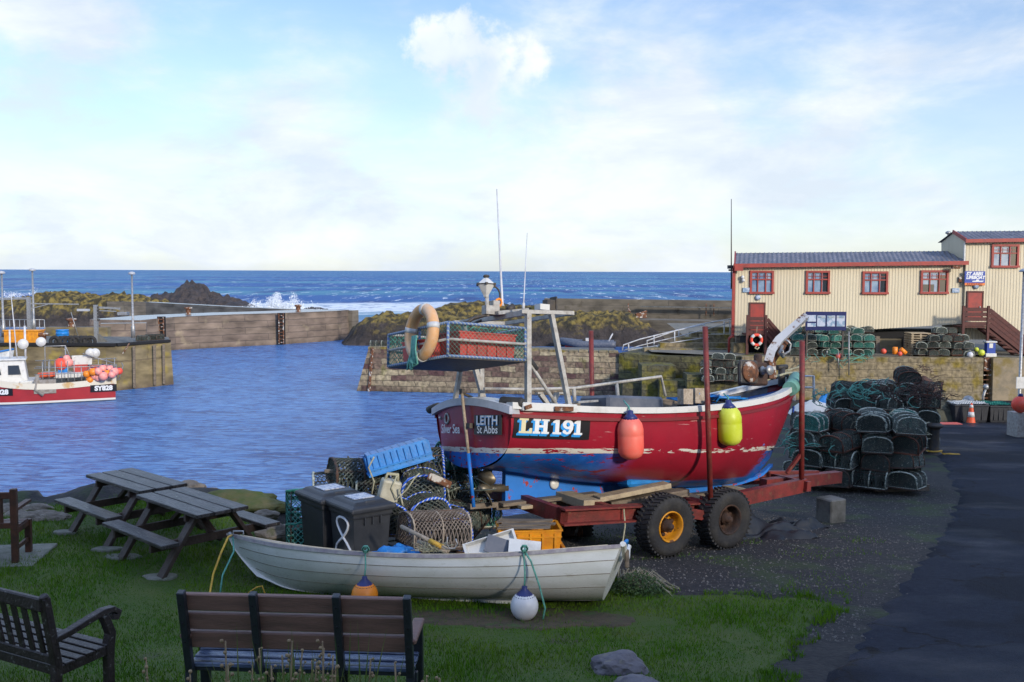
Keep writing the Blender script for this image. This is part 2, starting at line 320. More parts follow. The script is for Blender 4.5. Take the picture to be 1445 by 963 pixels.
    def build(s, name, mats, parent=None, bevel=0, seg=1, loc=None):
        me = bpy.data.meshes.new(name); me.from_pydata(s.v, [], s.f)
        if not isinstance(mats, (list, tuple)): mats = [mats]
        for k in mats: me.materials.append(MT[k] if isinstance(k, str) else k)
        me.polygons.foreach_set('material_index', s.m); me.polygons.foreach_set('use_smooth', s.s)
        bm = bmesh.new(); bm.from_mesh(me); bmesh.ops.recalc_face_normals(bm, faces=bm.faces); bm.to_mesh(me); bm.free()
        o = bpy.data.objects.new(name, me); col.objects.link(o)
        if parent: o.parent = parent
        if loc is not None: o.location = loc
        if bevel:
            b = o.modifiers.new('bevel', 'BEVEL'); b.width = bevel; b.segments = seg; b.limit_method = 'ANGLE'; b.angle_limit = R(40)
        return o
def tag(o, label=None, cat=None, group=None, kind=None):
    if label: o['label'] = label
    if cat: o['category'] = cat
    if group: o['group'] = group
    if kind: o['kind'] = kind
    return o
def thing(name, label, cat, loc=(0, 0, 0), rz=0, group=None, rot=None):
    o = bpy.data.objects.new(name, None); col.objects.link(o); o.empty_display_size = .1
    o.location = loc
    if rot is not None: o.rotation_euler = rot.to_euler() if isinstance(rot, Matrix) else rot
    else: o.rotation_euler = (0, 0, rz)
    return tag(o, label, cat, group)
def copy_tree(o, parent=None):
    c = o.copy(); col.objects.link(c)
    if parent: c.parent = parent
    for ch in o.children: copy_tree(ch, c)
    return c
def single(name, label, cat, mb, mats, loc, rz=0, group=None, bevel=0, seg=1):
    o = mb.build(name, mats, bevel=bevel, seg=seg, loc=loc); o.rotation_euler = (0, 0, rz)
    return tag(o, label, cat, group)
def text_faces(body, size, bold=0.0, spacing=1.0, shear=0, align='CENTER'):
    cu = bpy.data.curves.new('lettering', 'FONT'); cu.body = body; cu.size = size; cu.align_x = align; cu.align_y = 'CENTER'
    cu.offset = bold; cu.space_character = spacing; cu.shear = shear; cu.resolution_u = 3
    o = bpy.data.objects.new('lettering', cu); col.objects.link(o)
    dg = bpy.context.evaluated_depsgraph_get(); dg.update()
    me = o.evaluated_get(dg).to_mesh(); vs = [tuple(v.co) for v in me.vertices]; fs = [tuple(p.vertices) for p in me.polygons]
    o.evaluated_get(dg).to_mesh_clear(); bpy.data.objects.remove(o); bpy.data.curves.remove(cu)
    return vs, fs
SKYSTR = .15; SUNSTR = 2.0; EXPO = .75; SKYTINT = (.6, .66, .79, 1)
HS_CODE = '''house('tall stone house on the bank right behind the viewpoint', 7.05, -17, R(35), 16.5, 8, 10, 4, 3)
house('low stone cottage between the two taller houses', 18.3, -9.1, R(35), 10.5, 7, 4.0, 2.4, 3)
house('taller stone house on the bank right of the road', 30.8, -.4, R(35), 20, 8, 10.5, 4, 3)
'''
# ------------------------------------------------------------------ world and light
SUN_EL, SUN_AZ = R(20), R(35)                 # sun behind the camera, to its right
w = bpy.data.worlds.new('World'); sc.world = w; w.use_nodes = True
N = w.node_tree.nodes; L = w.node_tree.links; bg = N['Background']
sky = N.new('ShaderNodeTexSky'); sky.sky_type = 'NISHITA'; sky.sun_disc = False
sky.sun_elevation = SUN_EL; sky.sun_rotation = pi-SUN_AZ; sky.air_density = 1.0; sky.dust_density = .6; sky.ozone_density = 1.2
tc = N.new('ShaderNodeTexCoord')
mp = N.new('ShaderNodeMapping'); mp.inputs['Scale'].default_value = (1, 1, 2.6); L.new(tc.outputs['Generated'], mp.inputs[0])
def noise_n(scale, det, rough, src, loc=(0, 0, 0)):
    m_ = N.new('ShaderNodeMapping'); m_.inputs['Location'].default_value = loc; L.new(src, m_.inputs[0])
    n = N.new('ShaderNodeTexNoise'); n.inputs['Scale'].default_value = scale; n.inputs['Detail'].default_value = det; n.inputs['Roughness'].default_value = rough
    n.inputs['Distortion'].default_value = .3; L.new(m_.outputs[0], n.inputs[0]); return n.outputs[0]
def mth(op, a, b=None, c=None):
    m_ = N.new('ShaderNodeMath'); m_.operation = op
    for i, q in enumerate((a, b, c)):
        if q is None: continue
        if isinstance(q, (int, float)): m_.inputs[i].default_value = q
        else: L.new(q, m_.inputs[i])
    return m_.outputs[0]
n1 = noise_n(2.3, 10, .55, mp.outputs[0], (1.3, .4, .2)); n2 = noise_n(7, 8, .6, mp.outputs[0], (4, 1, 2))
acc = mth('MULTIPLY_ADD', n2, .5, n1)
puff = None
dn_ = N.new('ShaderNodeTexNoise'); dn_.inputs['Scale'].default_value = 13; dn_.inputs['Detail'].default_value = 8; dn_.inputs['Roughness'].default_value = .62; L.new(tc.outputs['Generated'], dn_.inputs[0])
dv_ = N.new('ShaderNodeVectorMath'); dv_.operation = 'SUBTRACT'; L.new(dn_.outputs['Color'], dv_.inputs[0]); dv_.inputs[1].default_value = (.5, .5, .5)
dw_ = N.new('ShaderNodeVectorMath'); dw_.operation = 'MULTIPLY_ADD'; dw_.inputs[1].default_value = (.15, .15, .15); L.new(dv_.outputs[0], dw_.inputs[0]); L.new(tc.outputs['Generated'], dw_.inputs[2])
# cumulus heaps: directional clumps with noisy rims
for (px, py, rad, wgt) in ((640, 62, .046, 1.0), (672, 108, .05, .95), (606, 66, .034, .8), (758, 92, .034, .5), (640, 130, .034, .6), (755, 92, .03, .22), (90, 40, .07, .35), (60, 190, .05, .25), (930, 210, .08, .22), (1010, 225, .07, .22), (1230, 150, .08, .1), (400, 205, .05, .1)):
    d = ray(px, py)
    vm = N.new('ShaderNodeVectorMath'); vm.operation = 'DISTANCE'; L.new(dw_.outputs[0], vm.inputs[0]); vm.inputs[1].default_value = d
    mr = N.new('ShaderNodeMapRange'); mr.interpolation_type = 'SMOOTHSTEP'; mr.inputs[1].default_value = rad*1.5; mr.inputs[2].default_value = rad*.2
    mr.inputs[3].default_value = 0; mr.inputs[4].default_value = wgt*.42; L.new(vm.outputs['Value'], mr.inputs[0])
    if wgt > .45: puff = mr.outputs[0] if puff is None else mth('MAXIMUM', puff, mr.outputs[0])
    else: acc = mth('ADD', acc, mr.outputs[0])
cm = N.new('ShaderNodeMapRange'); cm.interpolation_type = 'SMOOTHSTEP'; cm.inputs[1].default_value = .68; cm.inputs[2].default_value = 1.05; L.new(acc, cm.inputs[0])
sz = N.new('ShaderNodeSeparateXYZ'); L.new(tc.outputs['Generated'], sz.inputs[0])
lowc = N.new('ShaderNodeMapRange'); lowc.inputs[1].default_value = .3; lowc.inputs[2].default_value = .0; lowc.inputs[3].default_value = 0; lowc.inputs[4].default_value = .5; L.new(sz.outputs[2], lowc.inputs[0])
cov = mth('MINIMUM', mth('ADD', cm.outputs[0], lowc.outputs[0]), .93)
n3 = noise_n(5, 6, .6, mp.outputs[0], (.2, 3, .7))
cr = N.new('ShaderNodeValToRGB'); e = cr.color_ramp.elements; e[0].position = .4; e[0].color = (3.05, 3.4, 3.85, 1); e[1].position = .62; e[1].color = (3.95, 4.15, 4.35, 1); L.new(n3, cr.inputs[0])
tint = N.new('ShaderNodeMix'); tint.data_type = 'RGBA'; tint.blend_type = 'MULTIPLY'; tint.inputs[0].default_value = 1; L.new(sky.outputs[0], tint.inputs[6]); tint.inputs[7].default_value = SKYTINT
mx = N.new('ShaderNodeMix'); mx.data_type = 'RGBA'; L.new(cov, mx.inputs[0]); L.new(tint.outputs[2], mx.inputs[6]); L.new(cr.outputs[0], mx.inputs[7])
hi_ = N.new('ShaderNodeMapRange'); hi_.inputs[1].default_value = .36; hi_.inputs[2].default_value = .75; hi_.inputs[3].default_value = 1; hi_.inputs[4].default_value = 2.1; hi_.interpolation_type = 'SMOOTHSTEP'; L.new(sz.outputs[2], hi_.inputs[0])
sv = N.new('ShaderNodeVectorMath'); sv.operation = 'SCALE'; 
np_ = noise_n(16, 8, .6, tc.outputs['Generated'], (2, 5, 1)); np2 = noise_n(7, 4, .5, tc.outputs['Generated'], (7, 1, 3))
pa_ = mth('ADD', mth('MULTIPLY', puff, 1.15), mth('ADD', mth('MULTIPLY', np_, .55), mth('MULTIPLY', np2, .5)))
pmr2 = N.new('ShaderNodeMapRange'); pmr2.interpolation_type = 'SMOOTHSTEP'; pmr2.inputs[1].default_value = .66; pmr2.inputs[2].default_value = .92; L.new(pa_, pmr2.inputs[0])
pc_ = N.new('ShaderNodeValToRGB'); e = pc_.color_ramp.elements; e[0].position = .4; e[0].color = (3.3, 3.55, 3.9, 1); e[1].position = .56; e[1].color = (4.5, 4.55, 4.6, 1); L.new(np2, pc_.inputs[0])
mx2 = N.new('ShaderNodeMix'); mx2.data_type = 'RGBA'; L.new(mth('MULTIPLY', pmr2.outputs[0], .75), mx2.inputs[0]); L.new(mx.outputs[2], mx2.inputs[6]); L.new(pc_.outputs[0], mx2.inputs[7])
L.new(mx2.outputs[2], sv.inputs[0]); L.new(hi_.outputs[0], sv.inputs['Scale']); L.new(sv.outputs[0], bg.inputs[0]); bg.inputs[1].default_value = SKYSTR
sl = bpy.data.lights.new('sun', 'SUN'); sl.energy = SUNSTR; sl.angle = R(5); sl.color = (1, .9, .76)
so = bpy.data.objects.new('sun', sl); col.objects.link(so)
sd = V((sin(SUN_AZ)*cos(SUN_EL), -cos(SUN_AZ)*cos(SUN_EL), sin(SUN_EL)))
so.rotation_euler = sd.to_track_quat('Z', 'Y').to_euler(); so.location = sd*100
vs_ = sc.view_settings; vs_.view_transform = 'Standard'; vs_.look = 'None'; vs_.gamma = 1; vs_.exposure = EXPO

# ------------------------------------------------------------------ ground, lawn, road
def poly_sd(poly, x, y):
    ins = False; best = 1e9; n = len(poly)
    for i in range(n):
        x0, y0 = poly[i]; x1, y1 = poly[(i+1) % n]
        if (y0 > y) != (y1 > y) and x < (x1-x0)*(y-y0)/(y1-y0)+x0: ins = not ins
        dx, dy = x1-x0, y1-y0; t = max(0, min(1, ((x-x0)*dx+(y-y0)*dy)/(dx*dx+dy*dy)))
        best = min(best, hypot(x-x0-t*dx, y-y0-t*dy))
    return best if ins else -best
LAND = [(-60, -40), (60, -40), (60, 53.9), (10.9, 55), (11.5, 48), (9.5, 38), (7, 29), (5, 24), (2.5, 20.2), (.2, 17.6), (-1.8, 15.4), (-3.0, 14.9), (-3.7, 15.5), (-5, 16.0), (-7, 15.7), (-9, 15.4), (-60, 15.2)]
def pt(px, py): p = at_g(px, py); return (p.x, p.y)
LAWN = [(-14, 2.5), (2.3, 2.5), pt(1085, 962), pt(1118, 920), pt(1150, 880), pt(1192, 845), pt(1120, 842), pt(1040, 836), pt(960, 838), pt(900, 828), (1.0, 12.3), (-1.2, 12.2), (-2.6, 13.6), (-3.1, 14.4), (-3.8, 15.1), (-5, 15.6), (-7, 15.2), (-14, 15.0)]
ROADE = [(2.0, 2), pt(1135, 962), pt(1228, 860), pt(1291, 787), pt(1330, 735), pt(1345, 700), pt(1325, 660), pt(1305, 620), pt(1240, 604), pt(1150, 598)]
ROAD = ROADE + [(22, 53.5), (60, 53.5), (60, -10), (1.5, -10)]
def groundz(x, y):
    z = gz(x, y)+.02*noise.noise(V((x*.6, y*.6, 0)))
    return z
def nonuni(a, b, c, d, fine, coarse):
    r = []; x = a
    while x < d: r.append(x); x += fine if b < x < c else coarse
    r.append(d); return r
gx = nonuni(-45, -11, 14, 45, .22, 1.2); gy = nonuni(-25, 4, 24, 54, .22, .9)
mb = MB(); vs = []
for y in gy:
    for x in gx:
        nz = noise.fractal(V((x*.9, y*.9, 3)), 1, 2, 4)
        d = poly_sd(LAND, x, y)+nz*.35
        z = groundz(x, y)
        if poly_sd(LAWN, x, y) > .15 or poly_sd(ROAD, x, y) > .2: z -= .05
        if y < 22:
            z += .16*ss(1.1, .2, d)*(.5+noise.noise(V((x*1.3, y*1.3, 9))))*(1 if x < -2 else 0)
        if d < 0: z = lerp(z, -6, ss(0, -1.5, d)) + nz*.5*ss(0, -.3, d)
        vs.append((x, y, z))
nx = len(gx)
mb.add(vs, [(j*nx+i, j*nx+i+1, (j+1)*nx+i+1, (j+1)*nx+i) for j in range(len(gy)-1) for i in range(nx-1)], 0, True)
gm = M('gravel_ground', (.014, .013, .014), (.033, .03, .028), .9, scale=9, bump=1, bscale=22, c3=(.03, .045, .014), scale3=.9, lo3=.52, hi3=.62)
Nn, Ll, bb = nodes(gm)
g = Nn.new('ShaderNodeNewGeometry'); s3 = Nn.new('ShaderNodeSeparateXYZ'); Ll.new(g.outputs['Normal'], s3.inputs[0])
r = Nn.new('ShaderNodeMapRange'); r.inputs[1].default_value = .93; r.inputs[2].default_value = .75; Ll.new(s3.outputs[2], r.inputs[0])
old = bb.inputs['Base Color'].links[0].from_socket; x = Nn.new('ShaderNodeMix'); x.data_type = 'RGBA'; Ll.new(r.outputs[0], x.inputs[0]); Ll.new(old, x.inputs[6]); x.inputs[7].default_value = (.13, .11, .09, 1); Ll.new(x.outputs[2], bb.inputs['Base Color'])
tag(mb.build('gravel_ground', [gm]), kind='structure')

def sheet(poly, x0, x1, y0, y1, step, dz, edge, name, mat, yd=None):
    mb = MB(); nx = int((x1-x0)/step); ny = int((y1-y0)/step); vs = []; keep = []
    for j in range(ny+1):
        for i in range(nx+1):
            x, y = x0+i*step, y0+j*step; d = poly_sd(poly, x, y)+edge*noise.fractal(V((x*2.2, y*2.2, 5)), 1, 2, 4)
            vs.append((x, y, groundz(x, y)+dz-(.06 if d < step*.6 else 0))); keep.append(d > 0)
    fs = []
    for j in range(ny):
        for i in range(nx):
            q = (j*(nx+1)+i, j*(nx+1)+i+1, (j+1)*(nx+1)+i+1, (j+1)*(nx+1)+i)
            if sum(keep[k] for k in q) >= 2: fs.append(q)
    mb.add(vs, fs, 0, True); o = mb.build(name, mat)
    bm = bmesh.new(); bm.from_mesh(o.data); bmesh.ops.delete(bm, geom=[v for v in bm.verts if not v.link_faces], context='VERTS'); bm.to_mesh(o.data); bm.free()
    return tag(o, kind='structure')
sheet(LAWN, -14.5, 4.5, 2.3, 16, .1, .004, .25, 'lawn', 'lawn')
rm = M('wet_asphalt', (.009, .012, .021), (.014, .018, .03), .62, scale=14, bump=.9, bscale=70, spec=.2)
Nn, Ll, bb = nodes(rm)
tcx = Nn.new('ShaderNodeTexCoord'); mpx = Nn.new('ShaderNodeMapping'); mpx.inputs['Scale'].default_value = (.55, .9, 1); Ll.new(tcx.outputs['Object'], mpx.inputs[0])
nn = Nn.new('ShaderNodeTexNoise'); nn.inputs['Scale'].default_value = .55; nn.inputs['Detail'].default_value = 5; Ll.new(mpx.outputs[0], nn.inputs[0])
rr = Nn.new('ShaderNodeMapRange'); rr.inputs[1].default_value = .5; rr.inputs[2].default_value = .66; rr.inputs[3].default_value = .8; rr.inputs[4].default_value = .38; Ll.new(nn.outputs[0], rr.inputs[0]); Ll.new(rr.outputs[0], bb.inputs['Roughness'])
crk = NodeV = Nn.new('ShaderNodeTexVoronoi'); crk.feature = 'DISTANCE_TO_EDGE'; crk.inputs['Scale'].default_value = .55
dnz = Nn.new('ShaderNodeTexNoise'); dnz.inputs['Scale'].default_value = 2.5; dnz.inputs['Detail'].default_value = 6; Ll.new(tcx.outputs['Object'], dnz.inputs[0])
vmx = Nn.new('ShaderNodeVectorMath'); vmx.operation = 'MULTIPLY_ADD'; vmx.inputs[1].default_value = (.9, .9, 0); Ll.new(dnz.outputs['Color'], vmx.inputs[0]); Ll.new(tcx.outputs['Object'], vmx.inputs[2]); Ll.new(vmx.outputs[0], crk.inputs[0])
cmr = Nn.new('ShaderNodeMapRange'); cmr.inputs[1].default_value = .004; cmr.inputs[2].default_value = .014; Ll.new(crk.outputs[0], cmr.inputs[0])
pn = Nn.new('ShaderNodeTexNoise'); pn.inputs['Scale'].default_value = .35; pn.inputs['Detail'].default_value = 3; Ll.new(tcx.outputs['Object'], pn.inputs[0])
pmr = Nn.new('ShaderNodeMapRange'); pmr.inputs[1].default_value = .5; pmr.inputs[2].default_value = .53; pmr.inputs[3].default_value = .8; pmr.inputs[4].default_value = 1.35; Ll.new(pn.outputs[0], pmr.inputs[0])
hvx = Nn.new('ShaderNodeHueSaturation'); oldx = bb.inputs['Base Color'].links[0].from_socket; Ll.new(pmr.outputs[0], hvx.inputs['Value']); Ll.new(oldx, hvx.inputs['Color'])
cmx = Nn.new('ShaderNodeMix'); cmx.data_type = 'RGBA'; Ll.new(cmr.outputs[0], cmx.inputs[0]); cmx.inputs[6].default_value = (.006, .006, .007, 1); Ll.new(hvx.outputs[0], cmx.inputs[7]); Ll.new(cmx.outputs[2], bb.inputs['Base Color'])
sheet(ROAD, 1, 40, 2, 53.4, .2, .012, .1, 'road', rm)

sheet([(-1.3, 10.05), (.2, 9.85), (1.3, 10.0), (1.35, 10.45), (.9, 10.75), (-.6, 10.8), (-1.4, 10.5)], -2, 2, 9.5, 11.2, .06, .016, .16, 'bare_soil', M('bare_soil', (.085, .06, .035), (.05, .04, .022), .95, scale=9, bump=.8, c3=(.05, .08, .02), scale3=6, lo3=.55, hi3=.65))
# grass blades on the lawn, one mass
vs = []; fs = []
def blades(n, x0, x1, y0, y1, hmin, hmax, cond):
    for _ in range(n):
        x, y = random.uniform(x0, x1), random.uniform(y0, y1)
        if not cond(x, y): continue
        h = random.uniform(hmin, hmax)*(.7+.8*noise.noise(V((x*1.1, y*1.1, 2)))); a = random.uniform(0, 6.28); wd = random.uniform(.003, .006); z = groundz(x, y)
        lx, ly = random.gauss(0, .35)*h, random.gauss(0, .35)*h; o = len(vs)
        vs.extend([(x-wd*cos(a), y-wd*sin(a), z), (x+wd*cos(a), y+wd*sin(a), z), (x+lx, y+ly, z+max(h, .012))]); fs.append((o, o+1, o+2))
def inlawn(x, y):
    d = poly_sd(LAWN, x, y)+.25*noise.fractal(V((x*2.2, y*2.2, 5)), 1, 2, 4)
    if d < .0: return False
    bare = noise.noise(V((x*.7, y*.7, 7)))
    if hypot((x-.2)/1.6, (y-10.25)/.35) < 1 and random.random() < .75: return False
    return random.random() < (1 if d > .3 else d/.3) and not (bare > .42 and random.random() < .7)
blades(190000, -9, 4.2, 7.6, 15.4, .03, .075, inlawn)
blades(9000, -1.5, 6.5, 11.2, 16, .02, .07, lambda x, y: noise.noise(V((x*.9, y*.9, 4))) > .22 and poly_sd(ROAD, x, y) < -.2)
blades(7000, -7, -2.8, 14.4, 16, .05, .14, lambda x, y: poly_sd(LAND, x, y) > .1)
mb = MB(); mb.add(vs, fs); tag(mb.build('grass', 'grass'), kind='stuff', label='short green grass covering the lawn around the dinghy', cat='grass')

def edge_tuft(x, y):
    d = poly_sd(LAWN, x, y)+.25*noise.fractal(V((x*2.2, y*2.2, 5)), 1, 2, 4)
    return abs(d) < .12 and noise.noise(V((x*2.5, y*2.5, 1))) > .0
N0 = len(vs)
blades(60000, -1.5, 4.2, 7.6, 12.6, .05, .12, edge_tuft)
blades(50000, -9, 4, 7.6, 15, .07, .13, lambda x, y: noise.noise(V((x*3.1, y*3.1, 11))) > .48 and poly_sd(LAWN, x, y) > .1)
mb = MB(); mb.add(vs, fs); old_ = bpy.data.objects['grass']; me_ = bpy.data.meshes.new('grass'); me_.from_pydata(mb.v, [], mb.f); me_.materials.append(MT['grass']); old_.data = me_
# loose stones on the gravel
mb = MB(); vs = []
for _ in range(26000):
    x, y = random.uniform(-1, 9.5), 9.5+12.5*random.random()**1.4
    if poly_sd(LAWN, x, y) > -.02 or poly_sd(ROAD, x, y) > (.06 if random.random() < .8 else .5) or poly_sd(LAND, x, y) < .4: continue
    r_ = random.choice((.006, .009, .009, .013, .02))*random.uniform(.7, 1.2); z = groundz(x, y)
    a = random.random()*6.28; h = r_*random.uniform(.5, 1)
    p = [(x+r_*cos(a+k*2.09)*random.uniform(.7, 1.3), y+r_*sin(a+k*2.09)*random.uniform(.7, 1.3), z-.002) for k in range(3)]
    mb.add(p+[(x, y, z+h)], [(0, 1, 3), (1, 2, 3), (2, 0, 3)])
tag(mb.build('loose_stones', M('loose_stone', (.1, .09, .085), (.2, .19, .18), .85, scale=40)), kind='stuff', label='small loose stones scattered over the dark gravel', cat='stones')

# ------------------------------------------------------------------ sea
SEAZ = -3.7
seam = bpy.data.materials.new('sea_water'); seam.use_nodes = True
N, L, b = nodes(seam)
tc = N.new('ShaderNodeTexCoord'); sx = N.new('ShaderNodeSeparateXYZ'); L.new(tc.outputs['Object'], sx.inputs[0])
def NS(scale, det=5, rough=.55, st=(1, 1, 1), loc=(0, 0, 0), dist=0):
    m_ = N.new('ShaderNodeMapping'); m_.inputs['Scale'].default_value = st; m_.inputs['Location'].default_value = loc; L.new(tc.outputs['Object'], m_.inputs[0])
    n = N.new('ShaderNodeTexNoise'); n.inputs['Scale'].default_value = scale; n.inputs['Detail'].default_value = det; n.inputs['Roughness'].default_value = rough; n.inputs['Distortion'].default_value = dist; L.new(m_.outputs[0], n.inputs[0]); return n.outputs[0]
def MR(src, a, b_, c=0, d=1, smooth=True):
    m_ = N.new('ShaderNodeMapRange'); m_.inputs[1].default_value = a; m_.inputs[2].default_value = b_; m_.inputs[3].default_value = c; m_.inputs[4].default_value = d
    if smooth: m_.interpolation_type = 'SMOOTHSTEP'
    L.new(src, m_.inputs[0]); return m_.outputs[0]
def MX(f, a, b_):
    x = N.new('ShaderNodeMix'); x.data_type = 'RGBA'
    L.new(f, x.inputs[0])
    for k, q in ((6, a), (7, b_)):
        if isinstance(q, tuple): x.inputs[k].default_value = (*q, 1)
        else: L.new(q, x.inputs[k])
    return x.outputs[2]
def MA(op, a, b_, c=None):
    m_ = N.new('ShaderNodeMath'); m_.operation = op
    for i, q in enumerate((a, b_, c)):
        if q is None: continue
        if isinstance(q, (int, float)): m_.inputs[i].default_value = q
        else: L.new(q, m_.inputs[i])
    return m_.outputs[0]
far = MR(sx.outputs[1], 90, 190)                                     # open sea beyond the breakwaters
deep = MX(MR(NS(.011, 4, .5, (.25, 1, 1)), .42, .6), (.018, .105, .33), (.07, .25, .36))
deep = MX(MR(NS(.12, 6, .65, (.5, .12, 1)), .48, .66), deep, (.01, .055, .22))
harb = MX(MR(NS(.5, 6, .6, (.5, 1, 1)), .35, .65), (.045, .155, .42), (.014, .065, .25))
rip = NS(2.6, 6, .62, (.5, 1.5, 1), dist=.7); swell = NS(.16, 5, .6, (.35, 1, 1), (3, 2, 0)); 
harb = MX(MR(rip, .4, .62), harb, (.12, .29, .6)); base = MX(far, harb, deep)  # sky glints on ripple crests painted as paler diffuse blue
# white caps and surf
wc = MR(NS(.34, 5, .75, (1, .1, 1), (9, 4, 0)), .6, .63)
wc = MA('MULTIPLY', wc, MR(sx.outputs[1], 150, 260))
sy = MA('MULTIPLY_ADD', NS(.05, 6, .6), 90, sx.outputs[1])
surf = MA('MULTIPLY', MR(sy, 205, 228), MR(sy, 285, 262))
sxx = MA('MULTIPLY', MR(sx.outputs[0], -75, -50), MR(sx.outputs[0], -8, -18)); surf = MA('MULTIPLY', surf, sxx)
surf = MA('MULTIPLY', surf, MR(NS(.3, 6, .7), .34, .5))
surf2 = MA('MULTIPLY', MA('MULTIPLY', MR(sx.outputs[1], 120, 128), MR(sx.outputs[1], 172, 150)), MA('MULTIPLY', MR(sx.outputs[0], -47, -52), MR(NS(.2, 6, .7), .4, .52)))
foam = MA('MAXIMUM', MA('MAXIMUM', wc, surf), surf2)
# thin foam against the breakwater foot
base = MX(foam, base, (.78, .82, .84))
L.new(base, b.inputs['Base Color'])
b.inputs['IOR'].default_value = 1.33; b.inputs['Specular IOR Level'].default_value = .3
L.new(MA('MAXIMUM', MA('MULTIPLY', far, .5), .22), b.inputs['Roughness'])
h = MA('ADD', MA('MULTIPLY', rip, .19), MA('MULTIPLY', swell, MR(sx.outputs[1], 60, 200, .25, 2.2)))
bp = N.new('ShaderNodeBump'); bp.inputs['Strength'].default_value = 1; bp.inputs['Distance'].default_value = 1.0; L.new(h, bp.inputs['Height']); L.new(bp.outputs[0], b.inputs['Normal'])
mb = MB(); ys = [-60, 10, 30, 60, 100, 200, 500, 2000, 8000, 40000]; xs = [-30000, -3000, -300, -60, 0, 60, 300, 3000, 30000]
mb.add([(x, y, SEAZ) for y in ys for x in xs], [(j*9+i, j*9+i+1, (j+1)*9+i+1, (j+1)*9+i) for j in range(len(ys)-1) for i in range(8)], 0, True)
tag(mb.build('sea', [seam]), kind='structure')
# ------------------------------------------------------------------ rocks, breakwaters, piers
def rockfield(name, label, cat, mat, outline, peak, d0, d1, rough=1.0, step=.5, base=SEAZ-.6, seed=0, kind=None, drop=0.):
    """outline: (px, top z) profile along the middle; ridge running across the view between depths d0 and d1"""
    mb = MB(); x0 = at_y(outline[0][0], 400, (d0+d1)/2).x; x1 = at_y(outline[-1][0], 400, (d0+d1)/2).x
    prof = [(at_y(p, 400, (d0+d1)/2).x, z) for p, z in outline]
    nx = int((x1-x0)/step); ny = max(6, int((d1-d0)/step)); vs = []
    for j in range(ny+1):
        t = j/ny; y = lerp(d0, d1, t)
        for i in range(nx+1):
            x = lerp(x0, x1, i/nx); top = interp(prof, x)
            e = min(1, 1.25*sin(pi*min(1, max(0, (t*1.0+.0))))**.7)
            q = V((x*.28, y*.28, seed)); f = noise.ridged_multi_fractal(q, 1, 2.1, 5, 1, 2)*.35-.35
            f2 = noise.fractal(V((x*.9, y*.9, seed+4)), .8, 2.1, 5)
            cell = noise.voronoi(V((x*.33, y*.33, seed)))[0][1]-.5
            f3 = noise.ridged_multi_fractal(V((x*1.0, y*.7, seed+2)), .9, 2.2, 4, 1, 2)*.4-.4
            vd = noise.voronoi(V((x*.8+f2*.5, y*.6, seed+7)))[0]; f3 += (min(.5, vd[1]-vd[0])-.25)*.9
            z = base+(top-drop-base)*e+rough*(f*.7+f2*.4+cell*.6+f3*.55)*min(1, e*1.5)
            vs.append((x+f2*.3, y+f*.5, z))
    mb.add(vs, [(j*(nx+1)+i, j*(nx+1)+i+1, (j+1)*(nx+1)+i+1, (j+1)*(nx+1)+i) for j in range(ny) for i in range(nx)], 0, False)
    o = mb.build(name, mat)
    return tag(o, label, cat, kind=kind)
def zt(px, py, y): return at_y(px, py, y).z
rockfield('rock_reef', 'long weed-covered reef of yellow-brown rock below the concrete sea wall', 'rocks', 'weedrock',
    [(486, -3.6), (500, -2.3), (520, -1.2), (560, -.9), (620, -.75), (680, -.75), (740, -.9), (800, -.75), (850, -.55), (890, -.7), (915, -1.8), (945, -3.7)], 0, 96.5, 106, 1.0, .3, seed=1, drop=.25)
rockfield('rock_reef', 'low rock hump showing above the breakwater in front of the surf', 'rocks', 'weedrock',
    [(590, -1.5), (615, .0), (650, .55), (690, .6), (730, .3), (768, .25), (785, -1)], 0, 111, 117, .6, .3, seed=5, drop=.75)
rockfield('rock_reef', 'broad weed-covered rocks behind the left pier lamp posts', 'rocks', 'weedrock',
    [(-120, -.8), (0, -.2), (45, .2), (85, .9), (130, .6), (165, .7), (200, .2), (228, -.5), (250, -2.8)], 0, 126, 140, 1.2, .4, seed=9, drop=.75)
rockfield('rock_islet', 'dark rounded rock islet rising above the sea left of the spray', 'rocks', 'darkrock',
    [(205, -4.5), (221, -.8), (240, -.4), (255, .0), (268, 1.6), (280, 1.1), (298, -.4), (318, -1.2), (335, -2.2), (362, -4.2)], 0, 175, 192, 1.6, .45, seed=12, drop=.9)
rockfield('rock_islet', 'low dark rocks just right of the breaking spray', 'rocks', 'darkrock',
    [(418, -4.4), (432, -3.0), (452, -3.2), (475, -4.1), (510, -4.8)], 0, 168, 178, .5, .6, seed=14)
rockfield('rock_islet', 'low dark rock spine joining the islet to the spray', 'rocks', 'darkrock',
    [(300, -4), (330, -1.9), (352, -2.4), (375, -3.7), (392, -4.6)], 0, 166, 174, .5, .6, seed=17)
# spray bursting over the rocks
def spray(label, px, py, y, wx, wz, n, seed):
    random.seed(seed); mb = MB(); c = at_y(px, py, y)
    for _ in range(n):
        t = random.random()**1.6; a = random.gauss(0, 1)
        x = c.x+a*wx*(1-.55*t)+wx*.3*t; z = SEAZ+t*wz*(1+.35*sin(x*1.9)+.2*sin(x*4.7)); yy = y+random.gauss(0, 1.2); s = random.uniform(.02, .1)*(1.15-.6*t)
        p = [V((x, yy, z))+V((random.gauss(0, s), random.gauss(0, s), random.gauss(0, s))) for _ in range(4)]
        mb.add(p, [(0, 1, 2), (0, 2, 3), (0, 3, 1), (1, 3, 2)])
    tag(mb.build('sea_spray', M('spray_white', (.8, .83, .86), None, .9)), label, 'spray', kind='stuff')
spray('white spray bursting behind the outer sea wall', 388, 425, 163, 3.0, 2.6, 14000, 3)
spray('white spray breaking on the rocks at the far left', 8, 440, 150, 5.5, 3.0, 14000, 4)
random.seed(11)

